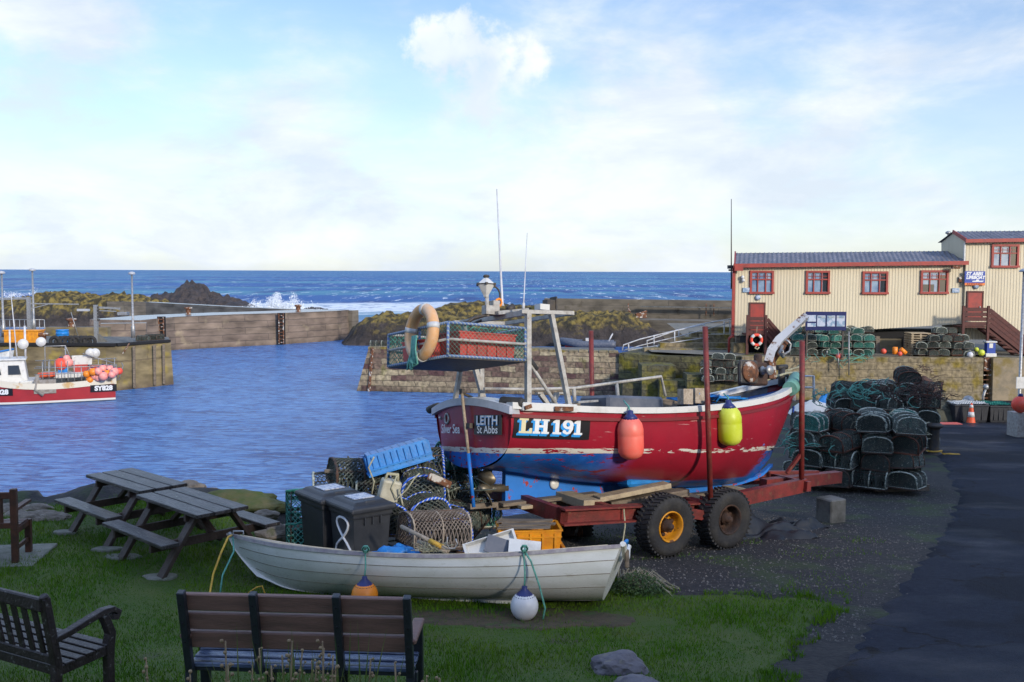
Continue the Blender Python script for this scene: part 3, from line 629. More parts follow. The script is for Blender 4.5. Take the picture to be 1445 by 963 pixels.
def wallrun(name, label, pts, z0, z1, th, mat, batter=0, cat='wall', topmat='concrete'):
    """pts: plan polyline of the front face; solid behind it"""
    mb = MB(); n = len(pts)
    nr = []
    for i in range(n):
        a = V(pts[max(i-1, 0)]); b = V(pts[min(i+1, n-1)]); d = (b-a).normalized(); nr.append(V((-d.y, d.x)))
    def P(i, off, z): p = V(pts[i])+nr[i]*off; return (p.x, p.y, z)
    zt_ = z1 if isinstance(z1, (list, tuple)) else [z1]*n
    rings = [[P(i, -batter, z0), P(i, 0, zt_[i]), P(i, th, zt_[i]), P(i, th+batter, z0)] for i in range(n)]
    for i in range(n-1):
        for j in range(3):
            mb.add([rings[i][j], rings[i+1][j], rings[i+1][j+1], rings[i][j+1]], [(0, 1, 2, 3)], 1 if j == 1 else 0)
    mb.add(rings[0], [(0, 1, 2, 3)]); mb.add(rings[-1], [(0, 1, 2, 3)])
    return tag(mb.build(name, [mat, topmat]), label, cat)
MT['wet_top'] = M('wet_concrete_top', (.2, .22, .25), (.15, .15, .16), .22, scale=1)
def gy2(px, y): return (at_y(px, 400, y).x, y)
def wall_thing(*a, **k): return wallrun(*a, **k)
# inner breakwater (brown), outer parapet, right sea wall
ib = wallrun('inner_breakwater', 'long brown concrete breakwater across the harbour mouth with iron ladders', [gy2(196, 86), gy2(245, 91), gy2(330, 95), gy2(392, 98), gy2(475, 104), gy2(492, 107)], SEAZ-1, [-.75, -.68, -.6, -.6, -.6, -.6], 5, 'conc_wall', .25, 'breakwater', 'wet_top')
for px in (396, 226):
    mb = MB(); y = 97.2 if px == 396 else 88.6; x = gy2(px, y)[0]
    for s in (-.22, .22): mb.box((x+s, y, -2.1), (.08, .1, 3.0))
    for k in range(9): mb.box((x, y, -.8-k*.33), (.44, .08, .07))
    mb.box((x, y+.12, -2.1), (.75, .06, 3.1), m=1)
    mb.build('ladder', ['rust', 'dark'], ib)
for px in (261, 418):
    y = 93.3 if px == 261 else 101; x = gy2(px, y)[0]
    single('mooring_bollard', 'rusty bollard near the %s ladder on the inner breakwater' % ('left' if px == 261 else 'right'), 'bollard', MB().lathe([(.3, 0), (.24, .1), (.24, .5), (.38, .56), (.38, .7), (.1, .74)], n=10), 'rust', (x, y+.8, -.62), group='bollards on the inner breakwater')
wallrun('outer_parapet', 'grey outer sea wall seen behind the brown breakwater', [gy2(150, 128), gy2(205, 127), gy2(300, 118), gy2(400, 110), gy2(497, 106.5)], SEAZ-1, [-.5, -.5, -.62, -.68, -.66], 1.2, 'conc_far', .1, 'wall', 'wet_top')
sw = wallrun('sea_wall', 'high stained concrete sea wall reaching the cream building', [gy2(768, 109.5), gy2(900, 107), gy2(1060, 103), gy2(1250, 99)], SEAZ-1, [.62, .6, .62, .62], 1.5, 'conc_far', .0, 'wall', 'conc_far')
mb = MB(); a = V((*gy2(905, 106), 0)); b = V((*gy2(1060, 102.2), 0))
mb.bar(a+Z*-.1, b+Z*-.1, .5, .12); mb.build('ledge', 'concrete', sw)
mb = MB(); a = V((*gy2(893, 105), 0)); b = V((*gy2(1075, 100), 0))
mb.bar(a+V((0, -1.2, -2.4)), b+V((0, -1.2, -2.4)), 3.4, 2.2); mb.bar(a+V((0, -3, -3.2)), b+V((0, -3.4, -3.2)), 3, 1.6); mb.build('lower_walkway', 'conc_far', sw)
mb = MB()
for px in (887, 997, 1008): q = gy2(px, 104); mb.tube([(q[0], q[1], -1), (q[0], q[1], .3)], .05, 6)
q = gy2(893, 103.6)
mb.tube([(q[0], q[1], -1.2), (q[0]-.4, q[1], -.2)], .07, 6); mb.box((q[0]+.9, q[1], -.95), (1.1, .5, .5)); mb.tube([(q[0]+.2, q[1], -.9), (q[0]+1.5, q[1], -.5)], .12, 6)
single('hand_winch', 'small rusty winch on the walkway under the sea wall', 'winch', mb, 'rust', (0, 0, 0))

# middle pier of coursed stone
PZ = -1.12
P0, P1, P2, P3 = (at_y(520, 490, 60.4).x, 60.4), (at_y(700, 490, 59.3).x, 59.3), (at_y(874, 490, 58).x, 58), (at_y(935, 490, 56.6).x, 56.6)
mb = MB()
def W(x, y, z): return (x, y, z)
fb = .35
left_b = at_y(504, 555, 60.2)
mb.add([(P0[0], P0[1], PZ), (P1[0], P1[1], PZ), (P2[0], P2[1], PZ), (P2[0], P2[1]-fb, SEAZ-1), (P1[0], P1[1]-fb, SEAZ-1), (left_b.x-.3, P0[1]-fb, SEAZ-1), (P0[0], P0[1]+3.2, PZ), (P2[0], P2[1]+3.6, PZ), (P2[0], P2[1]+3.8, SEAZ-1), (left_b.x-.3, P0[1]+3.6, SEAZ-1)],
       [(0, 5, 4, 1), (1, 4, 3, 2), (0, 6, 9, 5), (6, 7, 8, 9), (2, 3, 8, 7)])
mb.add([(P0[0], P0[1], PZ), (P1[0], P1[1], PZ), (P2[0], P2[1], PZ), (P2[0], P2[1]+3.6, PZ), (P0[0], P0[1]+3.2, PZ)], [(0, 1, 2, 3, 4)], 1)
pier = tag(mb.build('stone_pier', ['pier_stone', 'concrete']), 'middle harbour pier of cream and dark red stone courses', 'pier')
mb = MB(); mb.bar((P0[0]+.25, P0[1]-.06, PZ+.05), (left_b.x+.75, P0[1]-.45, SEAZ), .12, .12); mb.build('corner_fender', 'rust', pier)
mb = MB()
for k in range(26):                                                      # uneven cap stones
    t = k/26; t2 = (k+.93)/26; q = V((lerp(P0[0], P2[0], t), 0, 0)); x0_, x1_ = lerp(P0[0], P2[0], t), lerp(P0[0], P2[0], t2)
    yy = interp([(P0[0], P0[1]), (P1[0], P1[1]), (P2[0], P2[1])], (x0_+x1_)/2); hh = random.uniform(.0, .07)
    mb.box(((x0_+x1_)/2, yy+.35, PZ+.02+hh/2), (x1_-x0_, .75, .1+hh), rot=-.07)
mb.build('cap_stones', 'quay_stone', pier)
# mossy landing wall to the right of it, steps of different height
ml = wallrun('landing_wall', 'dark mossy landing wall with green weed between pier and slip', [(P2[0]-.02, P2[1]-.25), P3, (at_y(1000, 490, 55.4).x, 55.4), (at_y(1052, 490, 54.2).x, 54.2)], -6, [-1.12, -1.2, -1.1, -1.0], 4.5, 'pier_moss', .35, 'wall', 'pier_moss')
mb = MB()
for k, (pa, pb, yy, ztop, th) in enumerate(((878, 905, 56.0, -2.6, 1.6), (905, 952, 55.4, -1.55, 1.8), (930, 975, 54.6, -2.3, 1.3), (968, 1040, 54.0, -1.9, 1.4))):
    a, b = at_y(pa, 400, yy).x, at_y(pb, 400, yy).x; mb.box(((a+b)/2, yy+th/2-.8, (ztop-5)/2), (b-a, th, ztop+5))
mb.build('stepped_courses', 'pier_moss', ml)
# right quay wall and quay surface
QZ = -1.0; QY = 54.0
xq0 = at_y(1050, 400, QY).x
qw = wallrun('quay_wall', 'ochre stone quay wall below the stacked creels, with an iron ladder recess', [(xq0, 54.1), (at_y(1230, 400, 54).x, 54), (at_y(1392, 400, 53.8).x, 53.8)], -6, QZ, .8, 'quay_stone', .12, 'wall', 'quay_stone')
qw2 = wallrun('quay_wall', 'plain rendered quay wall right of the ladder recess', [(at_y(1406, 400, 53.8).x, 53.8), (36, 53.6)], -6, QZ, .8, M('render_wall', (.3, .24, .16), (.2, .17, .12), .9, scale=2, bump=.4, c3=(.2, .15, .05), scale3=1), .1, 'wall', 'quay_stone')
mb = MB(); mb.box((at_y(1399, 400, 54.3).x, 54.7, -3), (.9, .3, 4.2), m=1); mb.box((at_y(1399, 400, 54.3).x, 54.2, -1.35), (.62, .25, .7), m=0)
xl = at_y(1399, 400, 54).x
for k in range(9): mb.box((xl, 54.0, -1.7-k*.25), (.5, .06, .05), m=0)
mb.build('ladder_recess', ['rust', 'dark'], qw)
mb = MB(); mb.add([(P3[0]-.5, 60.8, QZ-.03), (P3[0]-.5, 57.6, QZ-.03), (xq0, 54.6, QZ-.03), (36, 54.3, QZ-.03), (45, 54.3, QZ-.03), (45, 90, QZ-.03), (14, 90, QZ-.03), (12, 66, QZ-.03)], [tuple(range(8))])
tag(mb.build('quay_surface', M('quay_concrete', (.2, .18, .14), (.13, .12, .1), .85, scale=1.5, bump=.4)), kind='structure')
mb = MB(); mb.box((13+5, 92, -3.2), (20, .6, 4)); # quay body hidden behind the building
# flight of pale steps and ledges under the gangway
st = MB()
for k in range(5):
    a = at_y(925+k*12, 490, 58+k*.6); st.box((a.x+3, 59.5+k*.7, -1.25+.28*k), (7-k*.9, .9, .6))
st.box((at_y(1018, 480, 62).x, 62, -.8), (3.2, 3, 1.2)); single('stone_steps', 'worn stone steps under the white gangway rails', 'steps', st, 'quay_stone', (0, 0, 0))

# left pier
LP = -.98
PXE = at_y(243, 500, 62).x
l0 = (-45, 52.5); 
mb = MB()
q = [(-60, 60.0), (at_y(165, 500, 60.2).x, 60.2), (at_y(241, 500, 63.6).x, 63.6), (at_y(238, 500, 68).x, 68), (-60, 70)]
qb = [(-60, 59.6), (at_y(167, 500, 59.8).x, 59.8), (at_y(245.5, 500, 63.2).x, 63.2), (at_y(240, 500, 69).x, 69), (-60, 71)]
vs = [(a, b, LP) for a, b in q]+[(a, b, SEAZ-1) for a, b in qb]
mb.add(vs, [(0, 5, 6, 1), (1, 6, 7, 2), (2, 7, 8, 3), (3, 8, 9, 4)], 0); mb.add(vs[:5], [(0, 1, 2, 3, 4)], 1)
lp = tag(mb.build('concrete_pier', ['conc_olive', 'concrete']), 'olive-stained concrete pier behind the moored red boat', 'pier')
mb = MB(); mb.bar((-60, 59.95, LP+.06), (q[1][0], 60.12, LP+.06), .3, .16); mb.bar((q[1][0], 60.12, LP+.06), (q[2][0]-.05, 63.5, LP+.06), .3, .16); mb.build('edge_beam', 'dark', lp)
mb = MB()
for px, yy in ((189, 60.9), (218, 62.2), (231, 62.8)):
    a = at_y(px, 470, yy); mb.bar((a.x, yy-.05, LP-.1), (a.x+.06, yy-.3, SEAZ+.1), .14, .14)
mb.build('timber_fender', 'timber', lp)
mb = MB(); a = at_y(181, 478, 60.7); mb.tube([(a.x+.1, 60.6, LP+.1), (a.x-.2, 60.5, LP-.4), (a.x-.7, 60.3, LP-1.1), (a.x-.95, 60.1, LP-1.5)], .04, 5)
mb.tube([(a.x-.55, 60.3, LP), (a.x-.6, 60.25, LP-.7)], .04, 5); single('mooring_rope', 'orange mooring ropes hanging over the left pier edge', 'rope', mb, 'rust', (0, 0, 0))
# back wall on the pier
bw = wallrun('parapet_wall', 'yellow-brown parapet at the back of the left pier', [gy2(62, 74.5), gy2(150, 74.8)], SEAZ-1, -.72, .8, 'conc_olive', .1)
bw2 = wallrun('parapet_wall', 'dark brown low wall between left pier and breakwater', [gy2(140, 79.5), gy2(205, 80.5)], SEAZ-1, -.7, .8, 'conc_wall', .1, topmat='wet_top')

def lamp_post(label, px, pyb, pyt, y, head='cap', mat='galv', grp='lamp posts on the left pier'):
    b = at_y(px, pyb, y); t = at_y(px, pyt, y); r = thing('lamp_post', label, 'lamp post', b, group=grp); h = t.z-b.z
    MB().lathe([(.13, 0), (.13, .7), (.075, .8), (.055, h)], n=10).build('post', mat, r)
    if head == 'cap': MB().lathe([(.06, h), (.22, h+.02), (.2, h+.14), (.05, h+.2)], n=10).build('lamp_head', 'lamp_head', r)
    else: MB().box((-.45, 0, h+.06), (1.25, .36, .12)).lathe([(.35, -.0), (.3, .1), (.1, .16)], (-.45, 0, h+.1), n=12).build('lamp_head', 'lamp_head', r, .04)
    return r
lamp_post('grey lamp post nearest the pier end, left of the ladder', 188, 477, 388, 62)
lamp_post('grey lamp post behind the orange tank on the left pier', 48, 468, 383, 66)
lamp_post('grey lamp post at the left edge of the picture', 5, 476, 387, 62)
# gallows crane and hoist
def hoist(label, px, yb):
    b = at_y(px, 476, yb); r = thing('pier_hoist', label, 'hoist', (b.x, b.y, LP))
    MB().bar((0, 0, 0), (0, 0, 2.35), .22, .22).build('post', 'galv', r)
    MB().prism([(-.25, 0), (.75, 0), (.2, .5), (.1, .5)], lambda u, v: (u, -.05, v), lambda u, v: (u, .05, v)).build('foot_bracket', 'concrete', r)
    MB().bar((.05, 0, 2.2), (1.55, 0, 2.12), .09, .12).bar((.05, 0, 2.0), (1.3, 0, 1.95), .05, .06).build('jib', 'galv', r)
    MB().box((1.75, 0, 1.8), (.7, .3, .22)).build('winch_motor', 'galv', r, .03)
    m = MB()
    for k in range(5): m.box((.16, 0, 2.2-k*.2), (.12, .16, .12))
    m.build('switch_box', 'darksteel', r)
hoist('grey hoist post with short jib in front of the rocks on the left pier', 136, 63)
b = at_y(42, 474, 64)
r = thing('derrick', 'grey gallows derrick with lamp arm behind the orange tank', 'derrick', (b.x, b.y, LP))
hz = at_y(42, 421, 64).z-LP
MB().bar((0, 0, 0), (0, 0, hz), .22, .22).build('post', 'galv', r)
MB().bar((-4, 0, hz-.1), (.1, 0, hz), .1, .14).bar((0, 0, hz-.35), (3.2, 0, hz-.38), .06, .07).bar((0, 0, hz-.7), (1.2, 0, hz-.4), .05, .05).build('jib', 'galv', r)
MB().box((3.5, 0, hz-.75), (.75, .25, .14)).build('lamp_arm', 'lamp_head', r)
m = MB(); m.tube([(2.7, 0, hz-.9), (3.1, .1, -.1+.3)], .03, 5); m.tube([(-4, 0, hz-.1), (-4.0, 0, 0)], .06, 6); m.build('stay', 'galv', r)
def pier_at(px, y, z=LP): return (at_y(px, 470, y).x, y, z)
single('fuel_tank', 'orange-yellow plastic tank on the left pier', 'tank', MB().box((0, 0, .42), (2.1, .9, .72)).box((0, 0, .8), (2.2, 1, .1)).box((-.5, -.46, .42), (.06, .06, .7)).box((.5, -.46, .42), (.06, .06, .7)), 'yellow_plastic', pier_at(34, 61.6), bevel=.04)
bd = thing('plastic_drum', 'bright blue plastic drum on the left pier', 'drum', pier_at(88, 62))
MB().lathe([(.0, 0), (.36, 0), (.38, .1), (.38, .3), (.4, .32), (.38, .34), (.38, .58), (.4, .6), (.38, .62), (.36, .78)], n=18).build('body', 'blue_plastic', bd)
MB().lathe([(.38, .76), (.38, .84), (.0, .85)], n=18).build('lid', 'blue_plastic', bd)
for px, nm in ((59, 'rusty bollard between the orange tank and blue drum'), (101, 'rusty bollard behind the blue drum')):
    single('mooring_bollard', nm, 'bollard', MB().lathe([(.32, 0), (.24, .1), (.24, .45), (.4, .5), (.4, .64), (.1, .68)], n=12), 'rust', pier_at(px, 61.6 if px == 59 else 74.9, LP if px == 59 else -.72), group='bollards on the left pier')
ty = MB(); ty.tube([(.27*cos(a*pi/7), 0, .27*sin(a*pi/7)) for a in range(14)], .11, 8, closed=True)
tp = ty.build('tyre_fender', 'tyre', loc=pier_at(77, 60.2, LP+.22)); tag(tp, 'black tyre lying in the row along the left pier edge, end tyre nearest the drum', 'tyre', 'tyres along the pier edge')
for k in range(1, 8):
    c = tp.copy(); col.objects.link(c); c.location = pier_at(77+k*7.2, 60.2+.03*k, LP+.22); c.rotation_euler = (R(random.uniform(-30, 10)), 0, random.uniform(-.4, .4))
    c['label'] = 'black tyre in the row along the left pier edge, number %s from the blue drum' % ['', 'two', 'three', 'four', 'five', 'six', 'seven', 'eight'][k]
m = MB()
for a in (0, 1): m.tube([pier_at(198+a*6, 64+a), (pier_at(198+a*6, 64+a)[0], 64+a, LP+.9)], .03, 5)
# low quay rail at the left
m = MB()
for k in range(10): m.tube([pier_at(0+k*7, 69), (pier_at(0+k*7, 69)[0], 69, LP+1.1)], .03, 5)
m.tube([(pier_at(0, 69)[0], 69, LP+1.1), (pier_at(63, 69)[0], 69, LP+1.1)], .03, 5)
single('pier_railing', 'thin railing at the back of the left pier', 'railing', m, 'galv', (0, 0, 0))

# ------------------------------------------------------------------ lifeboat station building
BY = 57.0
def bp_(px, py, y=BY): return at_y(px, py, y)
bld = thing('lifeboat_station', 'cream corrugated lifeboat shed with red trim, low roof and row of red windows', 'building', (0, 0, 0))
def front(pts, y): return [bp_(a, b, y) for a, b in pts]
A = [(1037, 376), (1363, 372), (1363, 457), (1102, 472.5), (1037, 474)]
f = front(A, BY); bk = [p+V((1.1, 4.2, 0)) for p in f]
mb = MB(); n = 5
mb.add(f+bk, [tuple(range(5)), tuple(range(9, 4, -1))]+[(i, (i+1) % 5, 5+(i+1) % 5, 5+i) for i in range(5)])
x = f[0].x+.1
while x < f[1].x-.05:
    t = (x-f[0].x)/(f[1].x-f[0].x); zt_ = lerp(f[0].z, f[1].z, t); zb_ = interp([(f[4].x, f[4].z), (f[3].x, f[3].z), (f[2].x, f[2].z)], x)
    mb.prism([(-.05, 0), (.05, 0), (.03, -.018), (-.03, -.018)], lambda u, v: (x+u, BY+v, zb_), lambda u, v: (x+u, BY+v, zt_)); x += .172
mb.build('wall', 'cream', bld)
# roof: corrugated sheet
def roof(x0, x1, y0, z0l, z0r, y1, z1l, z1r, name, parent, mat='roof', skew=0):
    mb = MB(); nx = int((x1-x0)/.045)
    def fn(u, v):
        x = lerp(x0, x1, u); z = lerp(lerp(z0l, z0r, u), lerp(z1l, z1r, u), v)
        return (x+skew*v*(y1-y0), lerp(y0, y1, v), z+.028*sin((x-x0)*2*pi/.27))
    mb.grid(fn, nx, 1); return mb.build(name, mat, parent)
rl, rr_ = bp_(1040, 357.5, 59.2), bp_(1356, 354.5, 59.2)
roof(f[0].x-.1, f[1].x, BY-.28, f[0].z+.1, f[1].z+.1, 59.2, rl.z, rr_.z, 'roof', bld, skew=.26)
mb = MB(); mb.quad((f[0].x+.53, 59.2, rl.z), (f[1].x+.6, 59.2, rr_.z), (f[1].x+1.1, 61.4, f[1].z+.1), (f[0].x+1.05, 61.4, f[0].z+.1)); mb.add([(f[0].x+.05, BY-.05, f[0].z), (f[0].x+.6, 59.2, rl.z-.05), (f[0].x+1.1, 61.2, f[0].z)], [(0, 1, 2)]); mb.build('rear_roof', 'roof', bld)
mb = MB(); mb.bar((f[0].x-.15, BY-.33, f[0].z+.03), (f[1].x, BY-.33, f[1].z+.03), .1, .22); mb.build('gutter', 'redtrim', bld)
mb = MB(); mb.bar((f[0].x-.06, BY-.04, f[0].z-.1), (f[0].x-.06, BY-.04, f[4].z-.1), .16, .12, up=V((0, 1, 0))); mb.bar((f[0].x-.08, BY-.3, f[0].z+.08), (f[0].x+.5, 59.2, rl.z+.02), .08, .2)
mb.box((f[0].x+.14, BY-.38, f[0].z-.1), (.48, .08, .32)); mb.build('corner_trim', 'redtrim', bld)
mb = MB(); mb.tube([(f[4].x-.1, BY-.1, f[4].z+.1), (f[4].x-.35, BY-.1, f[4].z-.15), (f[4].x-.35, BY-.1, QZ)], .07, 8); mb.build('downpipe', 'redtrim', bld)
# dark undercroft
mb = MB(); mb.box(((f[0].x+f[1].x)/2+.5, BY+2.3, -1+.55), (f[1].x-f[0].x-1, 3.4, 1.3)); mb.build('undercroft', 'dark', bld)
mb = MB()
for k in range(9): xx = lerp(f[0].x+.3, f[1].x, k/8.0); MB().box((xx, BY+.25, -.6), (.22, .22, 1.1)).build('pile', 'timber', bld)
MB().box((f[0].x+.35, BY+.2, -.75), (.7, .6, .6)).build('foundation', 'conc_olive', bld); MB().box((bp_(1255, 480).x, BY+.3, -.6), (1.6, .1, .8)).build('foundation', 'conc_olive', bld)
def window(px0, py0, px1, py1, y, parent, dark=0, rows=2):
    a, b = bp_(px0, py0, y), bp_(px1, py1, y); w_, h_ = b.x-a.x, a.z-b.z; cx, cz = (a.x+b.x)/2, (a.z+b.z)/2
    m = MB(); t = .12
    m.box((cx, y-.06, a.z-t/2), (w_, .12, t)); m.box((cx, y-.08, b.z+t/2), (w_+.06, .18, t)); m.box((a.x+t/2, y-.055, cz), (t, .12, h_-2*t)); m.box((b.x-t/2, y-.055, cz), (t, .12, h_-2*t))
    for k in (1, 2): m.box((a.x+w_*k/3, y-.045, cz), (.06, .1, h_-2*t))
    m.box((cx, y-.04, a.z-h_*.38), (w_-2*t, .09, .07)); m.box((cx, y-.03, a.z-h_*.24), (w_-2*t, .05, .03))
    for k in range(6):
        m.box((a.x+w_*(k+.5)/6, y-.03, a.z-h_*.25), (.014, .04, h_*.2))
    fo = m.build('window_frame', 'redtrim', parent)
    g_ = MB(); g_.box((cx, y+.0, cz), (w_-t, .05, h_-t)); g_.build('pane', 'glass', fo)
    if dark:
        g_ = MB()
        for (u, v, uw, vh) in ([(.83, .5, .22, .8)] if dark < 2 else [(.78, .45, .34, .7), (.3, .25, .4, .3)]): g_.box((a.x+w_*u, y-.028, b.z+h_*v), (w_*uw, .01, h_*vh))
        g_.build('dark_pane_patch', 'glassdark', fo)
window(1058, 382, 1091, 415, BY, bld); window(1137, 382, 1170, 415, BY, bld, 1); window(1217, 383, 1252, 415.5, BY, bld, 1); window(1299, 381.5, 1337, 415, BY, bld, 2)
def door(px0, py0, px1, py1, y, parent):
    a, b = bp_(px0, py0, y), bp_(px1, py1, y); w_, h_ = b.x-a.x, a.z-b.z; cx, cz = (a.x+b.x)/2, (a.z+b.z)/2
    d_ = MB().box((cx, y-.04, cz), (w_-.16, .06, h_-.1)).build('door', 'redtrim', parent)
    m = MB(); m.box((cx, y-.05, a.z-.04), (w_, .1, .09), m=0); m.box((a.x+.04, y-.045, cz), (.08, .1, h_-.1)); m.box((b.x-.04, y-.045, cz), (.08, .1, h_-.1)); m.build('door_frame', 'maroon', d_)
    m = MB(); m.box((b.x-.2, y-.1, cz-.1), (.05, .06, .14)); m.build('handle', 'galv', d_)
    m = MB(); m.lathe([(.16, 0), (.16, .1), (.06, .16)], (cx+.02, y, a.z+.28), Matrix.Rotation(pi/2, 3, 'X'), 12); m.build('door_lamp', 'poster', parent)
door(1057, 427, 1079, 470, BY, bld); 
m = MB(); q = bp_(1047, 391.5); m.ball((q.x, BY-.18, q.z), .11); q = bp_(1048, 396); m.ball((q.x, BY-.18, q.z), .1); m.box((q.x-.02, BY-.08, q.z+.08), (.06, .12, .4)); m.build('floodlight', 'white', bld)
m = MB()
for (pa, pb) in ((1053, 409.5), (1348, 410)): q = bp_(pa, pb); MB().box((q.x, BY-.07, q.z), (.42, .05, .26)).build('notice_plate', 'poster', bld)
m = MB(); q = bp_(1343, 377.5); m.box((q.x, BY-.5, q.z), (.4, .3, .18)); q = bp_(1354, 394.5); m.box((q.x, BY-.1, q.z), (.16, .12, .3)); m.build('wall_lamp', 'rust', bld)
# stairs with boarded maroon balustrades
def stairs(px0, px1, pyt, pyb, pxe, parent, y=BY):
    a, b = bp_(px0, pyt, y), bp_(px1, pyb, y); yy = y-1.3; sc_ = (y-1.3)/y
    xa, xb = at_y(px0, pyt, yy).x, at_y(px1, pyt, yy).x; zt_, zb_ = at_y(px0, pyt, yy).z, at_y(px0, pyb, yy).z; xe = at_y(pxe, pyt, yy).x
    m = MB()
    for k in range(4): m.box(((xa+xb)/2, yy, zt_-.12-k*(zt_-zb_)/4), (xb-xa-.1, .04, (zt_-zb_)/4-.05))
    for xx in (xa, xb): m.box((xx, yy, (zt_+QZ)/2+.04), (.13, .13, zt_-QZ+.1))
    m.box(((xa+xb)/2, yy+.65, zb_-.03), (xb-xa, 1.25, .08))
    st_ = m.build('stair_landing', 'maroon', parent)
    m = MB(); dz = QZ-zb_; 
    for k in range(4): m.bar((xb+.07, yy, zt_-.14-k*(zt_-zb_)/4), (xe, yy, zt_-.14-k*(zt_-zb_)/4+dz), .04, (zt_-zb_)/4-.04)
    m.box((xe, yy, QZ+.45), (.12, .12, 1.0))
    m.bar((xb+.07, yy+.1, zb_-.1), (xe, yy+.1, QZ+.0), .06, .3); m.bar((xb+.07, yy+1.2, zb_-.1), (xe, yy+1.2, QZ+.0), .06, .3)
    ns = 7
    for k in range(ns): m.box((lerp(xb, xe, (k+.5)/ns), yy+.65, lerp(zb_, QZ, (k+.7)/ns)), (abs(xe-xb)/ns+.05, 1.05, .05))
    m.build('steps', 'maroon', st_)
stairs(1055, 1081, 447, 472, 1108, bld)
# taller block at the right
tb = thing('lifeboat_house', 'taller cream boathouse block with blue roof at the right edge', 'building', (0, 0, 0)); TY = 56.85
T = front([(1362.5, 340.5), (1560, 338), (1560, 510), (1362.5, 500)], TY); T[2].z = T[3].z = -.2
B2 = [p+V((0, 3.2, 0)) for p in T]
mb = MB(); mb.add(T+B2, [(0, 1, 2, 3), (7, 6, 5, 4), (0, 3, 7, 4), (1, 5, 6, 2), (3, 2, 6, 7)])
x = T[0].x+.1
while x < T[1].x: mb.prism([(-.05, 0), (.05, 0), (.03, -.018), (-.03, -.018)], lambda u, v: (x+u, TY+v, T[3].z), lambda u, v: (x+u, TY+v, T[0].z)); x += .172
rz_ = bp_(1352, 327, 58.2).z
mb.add([T[0], (T[0].x, 58.3, rz_-.03), B2[0]], [(0, 1, 2)]); mb.build('wall', 'cream', tb)
roof(T[0].x-.12, T[1].x, TY-.28, T[0].z+.06, T[1].z+.1, 58.3, rz_, rz_+.1, 'roof', tb)
mb = MB(); mb.quad((T[0].x-.12, 58.3, rz_), (T[1].x, 58.3, rz_+.1), (T[1].x, 60.3, T[1].z), (T[0].x-.12, 60.3, T[0].z)); mb.build('rear_roof', 'roof', tb)
mb = MB(); mb.bar((T[0].x-.15, TY-.33, T[0].z+.0), (T[1].x, TY-.33, T[1].z+.03), .1, .2); mb.bar((T[0].x-.1, TY-.3, T[0].z+.05), (T[0].x-.1, 58.3, rz_), .06, .2); mb.build('gutter', 'redtrim', tb)
mb = MB(); mb.bar((T[0].x-.05, TY-.05, T[0].z-.1), (T[0].x-.05, TY-.05, f[1].z), .08, .1, up=V((0, 1, 0))); mb.build('corner_trim', 'white', tb)
window(1399, 345, 1436.5, 378, TY, tb, 1); window(1480, 345, 1518, 378, TY, tb, 1)
door(1364, 411, 1386, 452, TY, tb)
stairs(1360, 1395, 434, 461, 1450, tb, TY)
sg = thing('lifeboat_sign', 'blue ST ABBS LIFEBOAT sign with white boat over the right door', 'sign', (0, 0, 0))
a, b = bp_(1361.5, 383, TY-.12), bp_(1389.5, 403, TY-.12); cx = (a.x+b.x)/2; sw_ = b.x-a.x; sh = a.z-b.z; YS = TY-.12
MB().box((cx, YS, (a.z+b.z)/2), (sw_, .05, sh)).build('sign_board', 'sign_blue', sg)
MB().box((cx, YS-.012, b.z+sh*.09), (sw_-.02, .05, sh*.17)).build('strip', 'sign_orange', sg)
def flat_text(body, size, cx, y, cz, mat, parent, bold=.01, shear=0, align='CENTER', spacing=1.0, name='lettering'):
    vs, fs = text_faces(body, size, bold, spacing, shear, align); m = MB(); m.add([(cx+u, y, cz+v) for u, v, _ in vs], fs); return m.build(name, mat, parent)
flat_text('ST ABBS', .26, a.x+.08, YS-.03, a.z-.15, 'white_letter', sg, .012, .2, 'LEFT')
flat_text('LIFEBOAT', .24, a.x+.08, YS-.03, a.z-.36, 'white_letter', sg, .012, .2, 'LEFT')
flat_text('INDEPENDENT', .135, cx, YS-.042, b.z+sh*.09, 'redtrim', sg, .006)
mb = MB(); hx, hz2 = cx+.12, b.z+.2
mb.prism([(-.25, 0), (.32, 0), (.4, .07), (.12, .06), (.1, .13), (-.04, .13), (-.06, .07), (-.27, .06)], lambda u, v: (hx+u, YS-.026, hz2+v), lambda u, v: (hx+u, YS-.034, hz2+v)); mb.build('boat_emblem', 'white_letter', sg)
# aerial mast, small lamp on roof
mb = MB(); p0 = bp_(1032, 408, 57.2); p1 = bp_(1032, 281, 57.2); mb.tube([p0, p1], [.045, .02], 6); q = bp_(1032, 379, 57.2); mb.tube([(q.x, 57.2, q.z), (f[0].x, 57.1, q.z)], .04, 5); mb.box((q.x, 57.2, q.z+.08), (.4, .3, .2)); mb.box((q.x, 57.2, q.z-.1), (.3, .12, .1))
single('aerial_mast', 'tall thin aerial mast at the left corner of the cream building', 'aerial', mb, 'darksteel', (0, 0, 0))
mb = MB(); p0 = bp_(1338, 357, 59.4); p1 = bp_(1338, 331, 59.4); mb.tube([p0, p1], .05, 6); mb.lathe([(.05, 0), (.16, .05), (.16, .14), (.05, .2)], p1, n=10); mb.tube([bp_(1338, 350, 59.4), bp_(1344, 350, 59.4)], .03, 5)
single('mast_lamp', 'small lamp on a short pole above the roof junction', 'lamp', mb, 'galv', (0, 0, 0))
